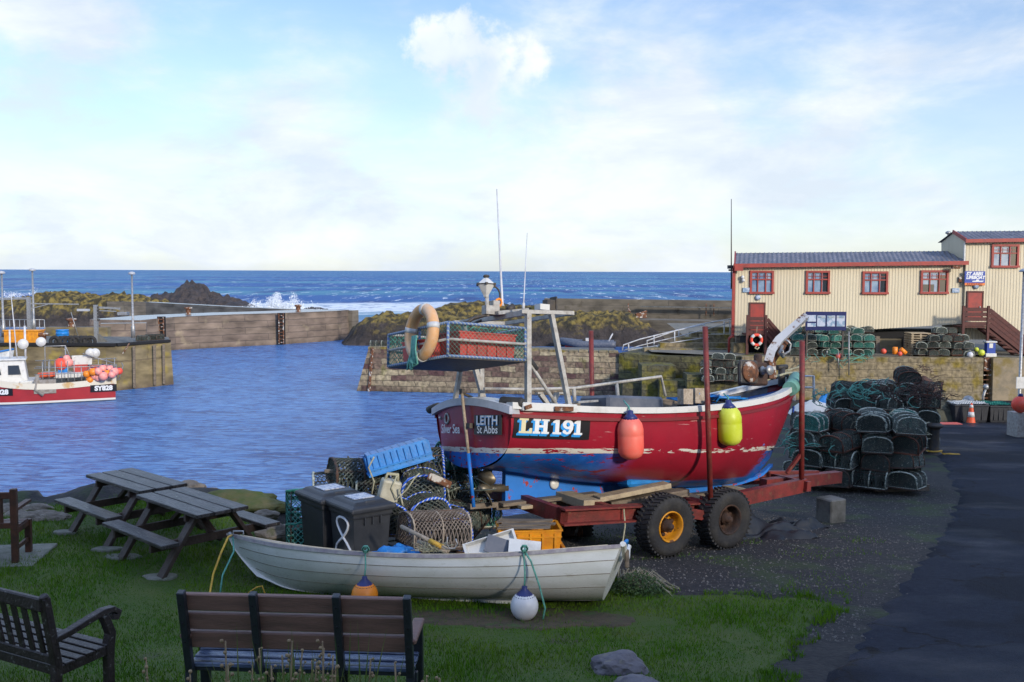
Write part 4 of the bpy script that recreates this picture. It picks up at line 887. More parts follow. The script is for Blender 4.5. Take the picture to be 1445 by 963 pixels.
# information board on posts in front of the shed
IY = 53.3
ib_ = thing('information_board', 'dark blue information board with four pale posters', 'board', (0, 0, 0))
a, b = at_y(1137, 440, IY), at_y(1193.5, 466.5, IY); m = MB().box(((a.x+b.x)/2, IY, (a.z+b.z)/2), (b.x-a.x, .1, a.z-b.z)); m.build('panel', 'sign_navy', ib_)
for k, (u0, u1, v0, v1) in enumerate(((.04, .25, .1, .5), (.28, .48, .12, .8), (.52, .72, .12, .8), (.76, .96, .12, .8), (.04, .25, .6, .82))):
    w_ = b.x-a.x; h_ = a.z-b.z
    m = MB().box((a.x+w_*(u0+u1)/2, IY-.06, a.z-.1-h_*.86*(v0+v1)/2), (w_*(u1-u0), .02, h_*.86*(v1-v0))).build('poster', 'poster', ib_)
    if k in (1, 2, 3):
        MB().box((a.x+w_*(u0+u1)/2, IY-.074, a.z-.1-h_*.86*v0-.09), (w_*(u1-u0)*.85, .008, .1)).build('poster_picture', M('poster_picture', (.12, .2, .3), (.4, .42, .4), .5, scale=6), m)
m = MB()
for xx in (a.x+.12, b.x-.12): m.box((xx, IY+.09, (a.z+QZ)/2), (.08, .08, a.z-QZ))
m.build('post', 'darksteel', ib_)
# life ring at the left stairs
def liferingz(label, c, r, cols, parent_loc=None, bands=4):
    t = thing('life_ring', label, 'life ring', c); m = MB(); m2 = MB(); n = 32; rr2 = r*.23; m_ = r-rr2
    m.tube([(m_*cos(2*pi*i/n), 0, m_*sin(2*pi*i/n)) for i in range(n)], rr2, 10, closed=True); m.build('ring', cols[0], t)
    for k in range(bands):
        a0 = pi/4+k*2*pi/bands; m2.tube([(m_*cos(a0+d), 0, m_*sin(a0+d)) for d in (-.32, -.16, 0, .16, .32)], rr2*1.08, 10)
    m2.build('band', cols[1], t); return t
q = at_y(1067.5, 480, 55.5); lr = liferingz('red and white life ring hung on the left maroon stairs', q, .37, ('red_b', 'white'))
m = MB(); m.tube([(0, .0, .3), (.02, 0, .75)], .015, 5); m.tube([(.15, -.05, -.4), (.05, -.05, -.52), (-.1, -.05, -.45), (0, -.05, -.35)], .04, 6); m.build('rope', 'rope_cream', lr)
# ------------------------------------------------------------------ the red fishing boat on its trailer
PHI = R(33); L_ = 6.55; HS = 1.0
BR = Matrix.Rotation(PHI, 3, 'Z') @ Matrix.Rotation(R(5.3), 3, 'Y') @ Matrix.Rotation(R(-7.5), 3, 'X')
corner = at_y(721, 576, 12.8)
BO = corner - BR @ V((0, -1.0, 1.31))
def bl(px, py, y=None, x=None, z=None):          # pixel -> boat-local point on a local plane
    o = BR.transposed() @ (C0-BO); d = BR.transposed() @ ray(px, py)
    if y is not None: t = (y-o.y)/d.y
    elif x is not None: t = (x-o.x)/d.x
    else: t = (z-o.z)/d.z
    return o+d*t
boat = thing('fishing_boat', 'red open fishing boat LH 191 with blue bottom, propped up on the trailer', 'fishing boat', BO, rot=BR)
HB = [(0, 1.0), (.12, 1.09), (.3, 1.17), (.5, 1.2), (.65, 1.13), (.78, .94), (.88, .64), (.95, .33), (1, .04)]
ZS = [(0, 1.31), (.2, 1.28), (.4, 1.3), (.6, 1.4), (.8, 1.6), (1, 1.95)]
ZB = [(0, .5), (.1, .42), (.3, .26), (.6, .15), (.85, .2), (.95, .36), (1, .6)]
def hy(t, u):
    a = lerp(3.8, 1.55, ss(.4, 1, t)); b = lerp(.5, .78, ss(.4, 1, t))
    return interp(HB, t)*max(0, (1-(1-u)**a))**b*(lerp(.93, 1, u) if t > .5 else lerp(.95, 1, u))
def hp(t, u, side=-1, off=0):
    zs, zb = interp(ZS, t), interp(ZB, t); x = L_*t-.62*(1-u)**1.3*ss(.7, 1, t)+.0
    if t < .12: x += .06*(1-u)
    return V((x, side*(hy(t, u)+off), zb+(zs-zb)*u))
ts = [i/44 for i in range(45)]; us = [0, .03, .07, .12, .18, .25, .33, .42, .5, .6, .7, .8, .9, 1]
mb = MB()
mb.loft([[hp(t, u, -1) for u in us] for t in ts]); mb.loft([[hp(t, u, 1) for u in us[::1]] for t in ts])
# transom, gently curved with an arched top
ring = [hp(0, u, -1) for u in us[::-1]]+[hp(0, u, 1) for u in us[1:]]
def tr(u, v):   # u across 0..1, v up 0..1
    yy = lerp(-1, 1, u); hw = 1.0
    zb = .5; 
    # invert the section: lowest z at this |y|
    k = abs(yy); lo = 0.0; a_ = 0.0; b_ = 1.0
    for _ in range(18):
        mmm = (a_+b_)/2
        if hy(0, mmm) < k*.998: a_ = mmm
        else: b_ = mmm
    zl = .5+.81*b_; zh = 1.31+.13*(1-yy*yy)
    return V((.06*(1-v)-.10*(1-yy*yy), yy, lerp(zl, zh, v)))
mb.grid(tr, 24, 12)
hull_mat = M('hull_paint', (.31, .012, .028), (.24, .012, .026), .33, scale=1.3, bump=.03); 
N, L, b = nodes(hull_mat); oldc = b.inputs['Base Color'].links[0].from_socket
tc = N.new('ShaderNodeTexCoord'); sx = N.new('ShaderNodeSeparateXYZ'); L.new(tc.outputs['Object'], sx.inputs[0])
def nse(scale, st=(1, 1, 1), det=7, rough=.65, loc=(0, 0, 0)):
    m_ = N.new('ShaderNodeMapping'); m_.inputs['Scale'].default_value = st; m_.inputs['Location'].default_value = loc; L.new(tc.outputs['Object'], m_.inputs[0])
    n = N.new('ShaderNodeTexNoise'); n.inputs['Scale'].default_value = scale; n.inputs['Detail'].default_value = det; n.inputs['Roughness'].default_value = rough; L.new(m_.outputs[0], n.inputs[0]); return n.outputs[0]
z = MA('ADD', sx.outputs[2], MA('MULTIPLY', MR(sx.outputs[0], 3.6, 5.0), -.02))
wearn = nse(3.2, (.45, 1, 2.6)); fine = nse(9, (.4, 1, 2), loc=(3, 1, 0))
zw = MA('MULTIPLY_ADD', MA('SUBTRACT', wearn, .5), .05, z)
MIDX0, MIDX1 = bl(885, 640, y=-1.1).x, bl(1075, 640, y=-.7).x
# mid-ship the blue and the white band have worn back to red
mid = MA('MULTIPLY', MR(sx.outputs[0], 1.9, 2.6), MR(sx.outputs[0], 5.4, 4.6))
white_w = MA('MULTIPLY', MR(zw, .715, .722), MR(zw, .79, .783)); 
white_w = MA('MULTIPLY', white_w, MR(MA('SUBTRACT', fine, MA('MULTIPLY', mid, .12)), .40, .43))
blue_w = MR(zw, .722, .715)
chip = MR(MA('ADD', fine, MA('MULTIPLY', mid, MR(z, .35, .6, 0, .3))), .57, .60)
blue_w = MA('MULTIPLY', blue_w, MA('SUBTRACT', 1, MA('MULTIPLY', chip, MR(z, .30, .5, .55, 1))))
midb = MA('MULTIPLY', MR(sx.outputs[0], MIDX0-.5, MIDX0+.3), MR(sx.outputs[0], MIDX1+.25, MIDX1-.15)); blue_w = MA('MULTIPLY', blue_w, MA('SUBTRACT', 1, MA('MULTIPLY', midb, MR(zw, .27, .31))))
c_ = MX(MR(nse(1.6, loc=(5, 5, 5)), .4, .6), (.012, .15, .56), (.008, .085, .36))
scr = MA('MULTIPLY', MR(nse(7, (.3, 1, 3), loc=(8, 2, 1)), .64, .68), MR(z, .75, .8)); 
base = MX(MA('MULTIPLY', scr, .5), oldc, (.55, .38, .36)); base = MX(blue_w, base, c_); base = MX(MA('MULTIPLY', MR(nse(5, (1.4, 1.4, .12), loc=(2, 9, 4)), .58, .74), .45), base, (.09, .02, .022)); base = MX(white_w, base, (.6, .58, .52)); L.new(base, b.inputs['Base Color'])
mb.build('hull', hull_mat, boat)
# keel / deadwood
mb = MB(); kz = [(.55, 0), (1.5, .0), (3.2, .04), (4.6, .1), (5.6, .26), (6.0, .48)]
ring = []
for i in range(24):
    x = lerp(.55, 5.95, i/23); z0 = interp(kz, x); t = min(.99, x/L_+.02); z1 = max(interp(ZB, t)+.06, z0+.05); th = .045
    ring.append([(x, -th, z0), (x, -th, z1), (x, th, z1), (x, th, z0)])
mb.loft(ring, closed=True, cap0=True, cap1=True, smooth=False)
keelm = M('keel_blue', (.012, .17, .6), (.01, .13, .45), .5, scale=2, c3=(.3, .03, .02), scale3=6, lo3=.6, hi3=.63); kl = mb.build('keel', keelm, boat)
MB().bar((-.02, 0, -.02), (.7, 0, -.0), .1, .07).bar((.4, 0, -.05), (5.2, 0, .03), .11, .06).build('keel_shoe', 'timber', boat)
MB().lathe([(.001, -.03), (.06, -.02), (.085, 0), (.06, .02), (.001, .03)], (1.38, -.06, .26), Matrix.Rotation(pi/2, 3, 'X'), 14).build('anode', 'white', kl)
# rubbing strake + capping
def rail(name, mat, o0, o1, z0, z1, t0=0., t1=1., n=44):
    mb = MB()
    for sd_ in (-1, 1):
        rg = []
        for i in range(n+1):
            t = lerp(t0, t1, i/n); p = hp(t, 1, sd_); hb = abs(p.y)
            rg.append([(p.x, sd_*(hb+o1), p.z+z0), (p.x, sd_*(hb+o1), p.z+z1), (p.x, sd_*max(0, hb+o0), p.z+z1), (p.x, sd_*max(0, hb+o0), p.z+z0)])
        mb.loft(rg, closed=True, cap0=True, cap1=True, smooth=False)
    return mb.build(name, mat, boat)
rail('gunwale', 'white', -.13, .04, -.01, .075, 0, .995)
rail('rubbing_strake', M('dark_strake', (.16, .01, .015), None, .5), 0, .03, -.12, -.075, 0, .97)
mb = MB(); rg = []
for i in range(25):
    p = tr(i/24, 1); q = tr(i/24, .9); rg.append([(p.x-.05, p.y*1.04, p.z-.08), (p.x-.05, p.y*1.04, p.z+.02), (p.x+.2, p.y*1.0, p.z+.04), (p.x+.2, p.y, p.z-.08)])
mb.loft(rg, closed=True, cap0=True, cap1=True, smooth=False); mb.build('transom_capping', M('wet_white_capping', (.5, .52, .58), (.4, .42, .46), .3, scale=5), boat)
# inner skin, sole and foredeck
mb = MB()
for sd_ in (-1, 1): mb.loft([[V((p.x*.99+.03, p.y*.93, p.z)) for p in (hp(t, u, sd_) for u in (.35, .5, .7, .9, 1))] for t in ts[:-2]])
mb.loft([[V((L_*t*.985+.05, s*hy(t, .45)*.93, .78)) for s in (-1, 1)] for t in ts[:-3]], smooth=False)
mb.build('inner_lining', M('grey_lining', (.16, .17, .18), (.09, .09, .1), .7, scale=4), boat)
mb = MB(); mb.loft([[V((hp(t, 1).x-.03, s*interp(HB, t)*.9, interp(ZS, t)-.14)) for s in (-1, 0, 1)] for t in [.74+.235*i/10 for i in range(11)]], smooth=False)
mb.box((L_*.74, 0, 1.15), (.05, 1.7, .65)); mb.build('foredeck', M('blue_deck', (.02, .12, .4), (.08, .12, .2), .6, scale=6), boat)
mb = MB(); p = bl(840, 573, y=-.4); mb.bar((2.3, .95, 1.36), (4.9, .6, 1.52), .05, .2); mb.build('inner_wash_board', 'timber', boat)
mb = MB(); a = bl(967, 560, y=-.2); mb.box((a.x, a.y, a.z), (.2, .14, .24)); mb.box((a.x+.25, a.y, a.z+.02), (.2, .14, .24)); mb.build('float_block', 'rope_tan', boat)
mb = MB(); mb.box((2.6, -.1, 1.2), (1.1, .7, .7)); mb.build('engine_casing', 'slate', boat, .04)
# lettering board on the side, following the hull
def side_map(x0, z0, off, tilt=0):
    def f(u, v):
        t = (x0+u)/L_; zs, zb = interp(ZS, t), interp(ZB, t); zz = z0+v+u*tilt; uu = (zz-zb)/(zs-zb)
        return V((x0+u, -(hy(t, uu)+off), zz))
    return f
bw0, bw1 = bl(729, 600, y=-1.06).x, bl(833, 600, y=-1.12).x
zt0, zb0 = bl(729, 586.5, y=-1.05).z, bl(729, 618, y=-1.03).z; zt1 = bl(833, 590, y=-1.14).z; zb1 = bl(833, 622, y=-1.1).z
zc = (zt0+zb0+zt1+zb1)/4; bh = ((zt0-zb0)+(zt1-zb1))/2; bwd = bw1-bw0; tl = ((zt1+zb1)-(zt0+zb0))/2/bwd; xc = (bw0+bw1)/2
fm0, fm1 = side_map(xc, zc, -.002, tl), side_map(xc, zc, .006, tl)
mb = MB(); rg = []
for i in range(13):
    u = lerp(-.5, .5, i/12)*bwd; e = .02 if i in (0, 12) else 0
    rg.append([fm1(u, lerp(-.5+e, .5-e, j/4)*bh) for j in range(5)])
mb.loft(rg, smooth=True); brd = mb.build('number_board', 'black', boat)
def glyphs():
    g = {}
    sf = .16
    g['L'] = ([[(0, 0), (.72, 0), (.72, .36), (.58, .36), (.54, .15), (.36, .15), (.36, .86), (.5, .86), (.5, 1), (0, 1), (0, .86), (.12, .86), (.12, .14), (0, .14)]], .76)
    g['H'] = ([[(0, 0), (.42, 0), (.42, .14), (.33, .14), (.33, .42), (.57, .42), (.57, .14), (.48, .14), (.48, 0), (.9, 0), (.9, .14), (.8, .14), (.8, .86), (.9, .86), (.9, 1), (.48, 1), (.48, .86), (.57, .86), (.57, .58), (.33, .58), (.33, .86), (.42, .86), (.42, 1), (0, 1), (0, .86), (.1, .86), (.1, .14), (0, .14)]], .94)
    g['1'] = ([[(0, 0), (.5, 0), (.5, .14), (.37, .14), (.37, 1), (.2, 1), (0, .86), (0, .74), (.14, .76), (.14, .14), (0, .14)]], .55)
    oc = [(.32+.32*cos(a), .68+.32*sin(a)) for a in [i*pi/8 for i in range(16)]]; ic = [(.32+.11*cos(a), .68+.15*sin(a)) for a in [i*pi/8 for i in range(16)]]
    quads = [[oc[i], oc[(i+1) % 16], ic[(i+1) % 16], ic[i]] for i in range(16)]
    tail = [(.64, .68), (.62, .35), (.5, .1), (.3, 0), (.08, .05), (.02, .2), (.12, .3), (.24, .22), (.34, .16), (.41, .35), (.43, .55)]
    quads += [[(.64, .68), (.43, .66), (.42, .4), (.62, .36)], [(.62, .36), (.42, .4), (.35, .17), (.48, .08)], [(.48, .08), (.35, .17), (.26, .17), (.27, 0)], [(.27, 0), (.26, .17), (.2, .27), (.04, .1)], [(.04, .1), (.2, .27), (.1, .32), (.02, .22)]]
    g['9'] = (quads, .68); return g
G = glyphs(); tot = sum({' ': .16}.get(c, 0) or G[c][1] for c in 'LH 191'); hgt = bh*.66; sx_ = bwd*.84/(tot)
def put(txt, du, dv, off0, off1, mats):
    u = -bwd*.435+du; m = MB(); f0, f1 = side_map(xc, zc, off0, tl), side_map(xc, zc, off1, tl)
    for i, ch in enumerate(txt):
        if ch == ' ': u += .16*sx_; continue
        for poly in G[ch][0]:
            pp = [(u+a*sx_, -hgt*.42+dv+b_*hgt) for a, b_ in poly]; m.prism(pp, f0, f1, mats[0] if i else mats[1])
        u += G[ch][1]*sx_
    return m
put('LH 191', -.028, -.03, .007, .009, (0, 0)).build('letter_shadow', ['blue_letter'], brd)
put('LH 191', -.014, -.015, .007, .0085, (0, 0)).build('letter_shadow', ['blue_letter'], brd)
put('LH 191', .0, .0, .0105, .0125, (0, 1)).build('lettering', ['white_letter', 'cream_letter'], brd)
# transom lettering
def tr_map(cy, cz, off, sl=0):
    def f(u, v): y = cy-u; y = max(-.99, min(.99, y)); return V((-.10*(1-y*y)+.03*(1.31-cz)-off, y, cz+v+u*sl))
    return f
def tyz(px, py): q = bl(px, py, x=-.06); return q.y, q.z
def tr_text(body, px, py, size, off, mat, bold=.006, parent=None, spacing=1.0, sx=1.0, sl=0):
    vs, fs = text_faces(body, size, bold, spacing); y0, z0 = tyz(px, py); f = tr_map(y0, z0, off, sl); m = MB(); m.add([f(a*sx, b_) for a, b_, _ in vs], fs); return m.build('lettering', mat, parent or boat)
y0, z0 = tyz(672.5, 586); y1, z1 = tyz(705, 614); f = tr_map((y0+y1)/2, (z0+z1)/2, .012); ww, hh = abs(y0-y1)/2, abs(z0-z1)/2
mb = MB(); mb.prism([(-ww, -hh), (0, -hh), (ww, -hh), (ww, hh), (0, hh), (-ww, hh)], f, lambda u, v: f(u, v)+V((.015, 0, 0))); tp_ = mb.build('port_board', 'black', boat)
tr_text('LEITH', 688.5, 594.5, .17, .018, 'blue_letter', .008, tp_, 1.05, 1.02); tr_text('LEITH', 688.8, 594, .17, .021, 'white_letter', .003, tp_, 1.05, 1.02)
tr_text('St Abbs', 689, 607, .145, .02, 'white_letter', .002, tp_, 1.0, .98)
tr_text('Silver Sea', 637, 606, .18, .014, 'white_letter', .002, boat, 1.0, .88)
mb = MB(); a = tyz(631, 591); mb.tube([(-.06, a[0]+.055*cos(k*pi/6), a[1]+.07*sin(k*pi/6)) for k in range(12)], .02, 6, closed=True); mb.tube([(-.07, a[0]+.2, a[1]+.02), (-.08, a[0]+.13, a[1])], .02, 6); mb.build('exhaust_ring', 'galv', boat)
# stern fenders on the capping
def capsule(pts, r): return MB().tube([pts[0]]+[lerp(pts[0], pts[1], k) for k in (.04, .1, .5, .9, .96)]+[pts[1]], [r*.55, r*.9, r, r, r, r*.9, r*.55], 12)
a, b = bl(706, 567, x=.0), bl(739, 569, y=-1.06)
capsule((a, b), .07).build('corner_fender', 'rubber', boat)
a, b = bl(619, 573, x=0.02), bl(606, 579, x=.02); MB().tube([a, lerp(a, b, .4), b, b-V((0, 0, .03))], [.05, .06, .06, .03], 10).build('corner_fender', 'rubber', boat)
# propeller and shaft
pc = bl(684, 690, y=0)
mb = MB(); mb.tube([(.6, 0, pc.z), (pc.x-.06, 0, pc.z)], [.06, .04], 10); mb.lathe([(.07, -.09), (.07, .06), (.03, .12)], (pc.x, 0, pc.z), Matrix.Rotation(-pi/2, 3, 'Y'), 12)
for k in range(3):
    a0 = pi/2+.3+k*2*pi/3; rg = []
    for i in range(8):
        rr2 = .05+.23*i/7; wd = .13*sin(pi*(.12+.84*i/7))+.01; tw = .9-.5*i/7
        c = V((pc.x, rr2*cos(a0), pc.z+rr2*sin(a0))); tn = V((sin(tw), -sin(a0)*cos(tw), cos(a0)*cos(tw)))
        nn = tn.cross(V((0, cos(a0), sin(a0)))).normalized()*.006
        rg.append([c-tn*wd+nn, c+tn*wd+nn, c+tn*wd-nn, c-tn*wd-nn])
    mb.loft(rg, closed=True, cap0=True, cap1=True)
mb.build('propeller', M('bronze', (.2, .17, .12), (.12, .11, .09), .45, .6, scale=9), boat)
# rudder-hanging pole: wooden upper, blue lower
a, b, c = bl(652, 556, x=-.17), bl(661, 640, x=-.12), bl(668.5, 716, x=-.06)
mb = MB(); mb.tube([a, b], .022, 8); mb.tube([b, c], .026, 8, m=1); mb.box(bl(661, 601, x=-.12), (.06, .16, .07), m=2); mb.box(bl(652, 553, x=-.15), (.05, .07, .08), m=2); mb.tube([bl(654, 556, x=-.15), bl(666, 561, x=.0)], .02, 6, m=2)
mb.build('steering_pole', ['rope_tan', keelm, 'darksteel'], boat)
# gantry
PY_ = -.98; g1b, g1t = bl(745, 571, y=PY_), bl(745, 441, y=PY_); g2b, g2t = bl(803, 573, y=PY_-.03), bl(778, 444, y=PY_-.03)
mb = MB(); up = V((0, 1, 0)); wd = .068
mb.bar(g1b, g1t, wd, wd, up); mb.bar(g2b, g2t, wd*.85, wd, up)
xa, xb = bl(735, 440, y=PY_), bl(808, 442, y=PY_); mb.bar(xa, xb, .06, .05)
pb1, pt1 = bl(642, 567, y=.75), bl(652, 507, y=.7); pb2, pt2 = bl(679, 566, y=.75), bl(679, 495, y=.75)
mb.bar(pb1, pt1, wd*.9, wd*.9, up); mb.bar(pb2, pt2, wd, wd, up)
# roof frame running across to port
pf = bl(648, 498, y=.72)
mb.bar(g1t, V((g1t.x-.05, .7, g1t.z+.0)), .06, .07); mb.bar(xb, V((xb.x, .7, xb.z)), .06, .05); mb.bar(V((xa.x-.05, .7, xa.z)), V((xb.x, .7, xb.z)), .06, .05)
mb.bar(V((g1t.x, .7, g1t.z)), V((pb2.x+.05, .75, pb2.z)), wd, wd, up)
gt_ = mb.build('gantry_frame', 'gantry', boat)
mb = MB()
mb.tube([bl(742, 504, y=PY_+.1), bl(765, 540, y=PY_+.1), bl(786, 572, y=PY_+.1)], .025, 8); mb.tube([bl(746, 506, y=PY_+.1), bl(757, 522, y=PY_+.1)], .04, 8, m=1)
mb.bar(bl(762, 556, y=PY_+.2), bl(775, 573, y=PY_+.2), .06, .06); mb.bar(bl(786, 556, y=PY_+.2), bl(778, 573, y=PY_+.2), .06, .06); mb.bar(bl(784, 555, y=PY_+.2), bl(797, 555, y=PY_+.2), .07, .02); mb.bar(bl(757, 555, y=PY_+.2), bl(767, 555, y=PY_+.2), .07, .02)
mb.build('brace', ['gantry', 'rubber'], boat)
a, b = bl(735, 574, y=-1.03), bl(812, 577, y=-1.1)
mb = MB(); mb.bar(a+V((0, .02, 0)), b+V((0, .02, 0)), .16, .11); mb.build('mounting_plank', 'white', boat, .01)
mb = MB(); mb.bar(bl(783, 577, y=-1.16), bl(809, 577.5, y=-1.19), .02, .06); mb.bar(bl(741, 576, y=-1.12), bl(750, 573, y=-1.12), .02, .05); mb.build('mounting_bracket', 'rust', boat)
# port side handrail
yp = .55
mb = MB(); h = [bl(683, 549, y=yp), bl(745, 550, y=yp), bl(812, 548, y=yp), bl(870, 540, y=yp), bl(933, 531.5, y=yp), bl(939, 559, y=yp)]; mb.tube(h, .024, 8)
mb.tube([bl(810, 548, y=yp), bl(811, 570, y=yp)], .03, 6); mb.tube([bl(870, 540, y=yp), bl(873, 570, y=yp)], .03, 6); mb.build('handrail', 'gantry', boat)
mb = MB(); mb.bar(bl(812, 568, y=-.2), bl(840, 566, y=-.2), .15, .03); mb.build('thwart', 'galv', boat)
# catch cage over the stern
cn_t, cf_t = bl(632, 460, y=PY_), bl(742, 459, y=PY_); zt_ = (cn_t.z+cf_t.z)/2; cn_b, cf_b = bl(632, 508, y=PY_), bl(742, 503, y=PY_); zb_ = (cn_b.z+cf_b.z)/2
x0, x1 = (cn_t.x+cn_b.x)/2, (cf_t.x+cf_b.x)/2
far_ = bl(548, 492, x=x0).y
far_t, far_b = bl(548, 473, x=x0), bl(548, 517, x=x0)
Y1 = (far_t.y+far_b.y)/2; dzt, dzb = far_t.z-zt_, far_b.z-zb_
def cg(u, v, s):                                   # u along, v across 0..1, s up
    return V((lerp(x0, x1, u), lerp(PY_, Y1, v), lerp(lerp(zb_, zb_+dzb, v), lerp(zt_, zt_+dzt, v), s)))
mb = MB()
for s in (0, .5, 1):
    mb.tube([cg(0, 0, s), cg(1, 0, s)], .019, 8, m=1 if s == .5 else 0); mb.tube([cg(0, 1, s), cg(0, 0, s)], .019, 8, m=1 if s == .5 else 0); mb.tube([cg(0, 1, s), cg(1, 1, s)], .019, 8, m=1)
    if s != .5: mb.tube([cg(1, 0, s), cg(1, 1, s)], .019, 8)
for (u, v) in ((0, 0), (1, 0), (0, 1), (1, 1), (0, .45), (.995, 0)): mb.tube([cg(u, v, 0), cg(u, v, 1)], .019, 8)
mb.tube([cg(1, 0, 1), g1t+V((0, 0, -(g1t.z-zt_)))], .019, 6, m=1); mb.tube([cg(1, 0, .5), V((g1t.x, PY_, (zt_+zb_)/2))], .019, 6, m=1); mb.tube([cg(1, 0, 0), V((g1t.x, PY_, zb_))], .019, 6, m=1)
cage = mb.build('cage_frame', ['cage_rope', 'gantry'], boat)
mb = MB(); mb.net(lambda u, v: cg(u, 0, v), 18, 7, .0022); mb.net(lambda u, v: cg(0, u, v), 22, 7, .0028); mb.net(lambda u, v: cg(u, 1, v), 18, 7, .0042, m=1); mb.net(lambda u, v: cg(1, u, v), 18, 7, .0035, m=1); mb.build('cage_netting', ['net_green', 'net_green'], cage)
mb = MB(); fl = [cg(0, 0, 0), cg(1, 0, 0), cg(1, 1, 0), cg(0, 1, 0)]
mb.add([p+V((0, 0, .0)) for p in fl]+[p-V((0, 0, .03)) for p in fl], [(0, 1, 2, 3), (7, 6, 5, 4), (0, 4, 5, 1), (1, 5, 6, 2), (2, 6, 7, 3), (3, 7, 4, 0)]); mb.build('cage_floor', 'darksteel', cage)
# green net heap and red fish box riding in the cage
def w_(p): return BO+BR @ V(p)
c = cg(.56, .25, 0)
fb_ = thing('fish_box', 'red fish box inside the netted cage above the stern', 'fish box', w_(c), rot=BR)
def open_box(l, w, h, t=.03, flare=.03):
    m = MB()
    o = [(-l/2, -w/2), (l/2, -w/2), (l/2, w/2), (-l/2, w/2)]; 
    def rg(s, z): return [(a*s, b*s*1.0, z) for a, b in o]
    m.loft([rg(.94, 0), rg(1, h), rg(1.04, h), rg(1.04, h+.02), rg(.95, h+.02), rg(.88, t), ], closed=True, cap0=True, cap1=True, smooth=False); return m
m = open_box(.86, .62, .33); m.build('box', 'red_box', fb_)
m = MB()
for k in range(5): m.box((-.3+k*.15, -.305, .16), (.03, .03, .22))
m.bar((-.42, -.31, .26), (.42, -.31, .26), .02, .03); m.build('ribs', 'red_box', fb_)
c = cg(.2, .55, 0)
fb2 = thing('fish_box', 'dark red fish box at the left inside the netted cage', 'fish box', w_(c), rot=BR)
open_box(.5, .6, .26).build('box', 'red_box', fb2)
random.seed(5); m = MB()
for k in range(22):
    u, v = random.uniform(.05, .9), random.uniform(.55, .97); p = cg(u, v, random.uniform(.1, .7)); q = cg(random.uniform(.05, .9), random.uniform(.6, .97), random.uniform(.05, 1)); r2 = lerp(p, q, .5)+V((random.uniform(-.1, .1), random.uniform(-.1, .1), random.uniform(-.15, .1)))
    m.tube([p, r2, q], .008, 4)
m.net(lambda u, v: cg(.05+.9*u, .78+.1*sin(u*9), .05+.85*v), 26, 8, .008)
nn = m.build('net_heap', 'net_green'); nn.location = BO; nn.rotation_euler = BR.to_euler(); tag(nn, 'heaped green netting in the cage above the stern', 'net')
m = MB()
for k in range(4):
    p = [cg(.3+.6*i/9+random.gauss(0, .02), .08+.1*random.random(), .55+.45*sin(i*.8+k*1.7)) for i in range(10)]
    m.tube(p, .007, 5)
oo = m.build('loose_rope', 'rope_green'); oo.location = BO; oo.rotation_euler = BR.to_euler(); tag(oo, 'loose pale green rope looped through the cage sides', 'rope')
# life ring leaning on the stern face of the cage
rc = bl(595, 470, x=x0-.1); c = w_(rc)
lr = thing('life_ring', 'large faded orange life ring with grey bands on the boat cage', 'life ring', c, rot=BR @ Matrix.Rotation(pi/2, 3, 'Z') @ Matrix.Rotation(R(4), 3, 'X'))
m = MB(); m2 = MB(); rr_o = .385; rt = .078; m_ = rr_o-rt
m.tube([(m_*cos(2*pi*i/40), 0, m_*sin(2*pi*i/40)) for i in range(40)], rt, 14, closed=True); m.build('ring', 'ring', lr)
for a0 in (R(100), R(10), R(168), R(262)): m2.tube([(m_*cos(a0+d), 0, m_*sin(a0+d)) for d in (-.11, 0, .11)], rt*1.05, 14)
m2.build('band', 'ringband', lr)
m = MB(); random.seed(2)
for k in range(16):
    a = random.uniform(-.06, .06); m.tube([(a, .1, -.05), (a-.04, .12, -.25), (a*1.8-.05, .1, -.42), (a-.02+random.uniform(-.03, .06), .12, random.uniform(-.5, -.38)), (a*.5+.05, .1, -.3)], .011, 5)
m.build('rope', 'rope_green', lr)
# lantern mast, beacon, antennas, flood light
mb = MB(); lc = bl(686, 405, y=-.35); base = bl(687, 446, y=-.35)
def xyz(px, py, y=-.35): return bl(px, py, y=y)
rmast = MB().tube([xyz(688, 447), xyz(687, 418)], .028, 10).box(xyz(690, 438), (.16, .12, .12)).box(xyz(698, 433), (.1, .1, .16)); rmast.build('light_mast', 'gantry', boat)
lp_ = V(lc); mb = MB(); mb.lathe([(.02, -.15), (.035, -.14), (.045, -.11), (.125, .02), (.132, .03), (.125, .04), (.045, .11), (.02, .125)], lp_, None, 6, smooth=False); lmp = mb.build('lantern', 'white', boat)
mb = MB()
for k in range(6): mb.box(lp_+V((.13*cos(k*pi/3), .13*sin(k*pi/3), .03)), (.03, .03, .03))
mb.lathe([(.03, 0), (.05, .02), (.03, .04)], lp_+V((0, 0, .125)), None, 8); mb.lathe([(.13, 0), (.136, .008), (.13, .016)], lp_+V((0, 0, .022)), None, 6); mb.build('lantern_trim', 'darksteel', lmp)
a, b = xyz(709, 432), xyz(701, 267); MB().tube([a, lerp(a, b, .03), b], [.028, .018, .007], 8).build('antenna', 'pier_rail', boat)
a, b = xyz(738.5, 437, -.8), xyz(744, 329, -.8); MB().tube([a, lerp(a, b, .08), lerp(a, b, .09), b], [.02, .02, .009, .005], 8).build('antenna', 'pier_rail', boat)
mb = MB(); p = xyz(704, 427); mb.tube([p+V((.05*cos(k*.785), 0, .05*sin(k*.785))) for k in range(8)], .018, 6, closed=True); mb.build('orange_float_light', 'orange_b', boat)
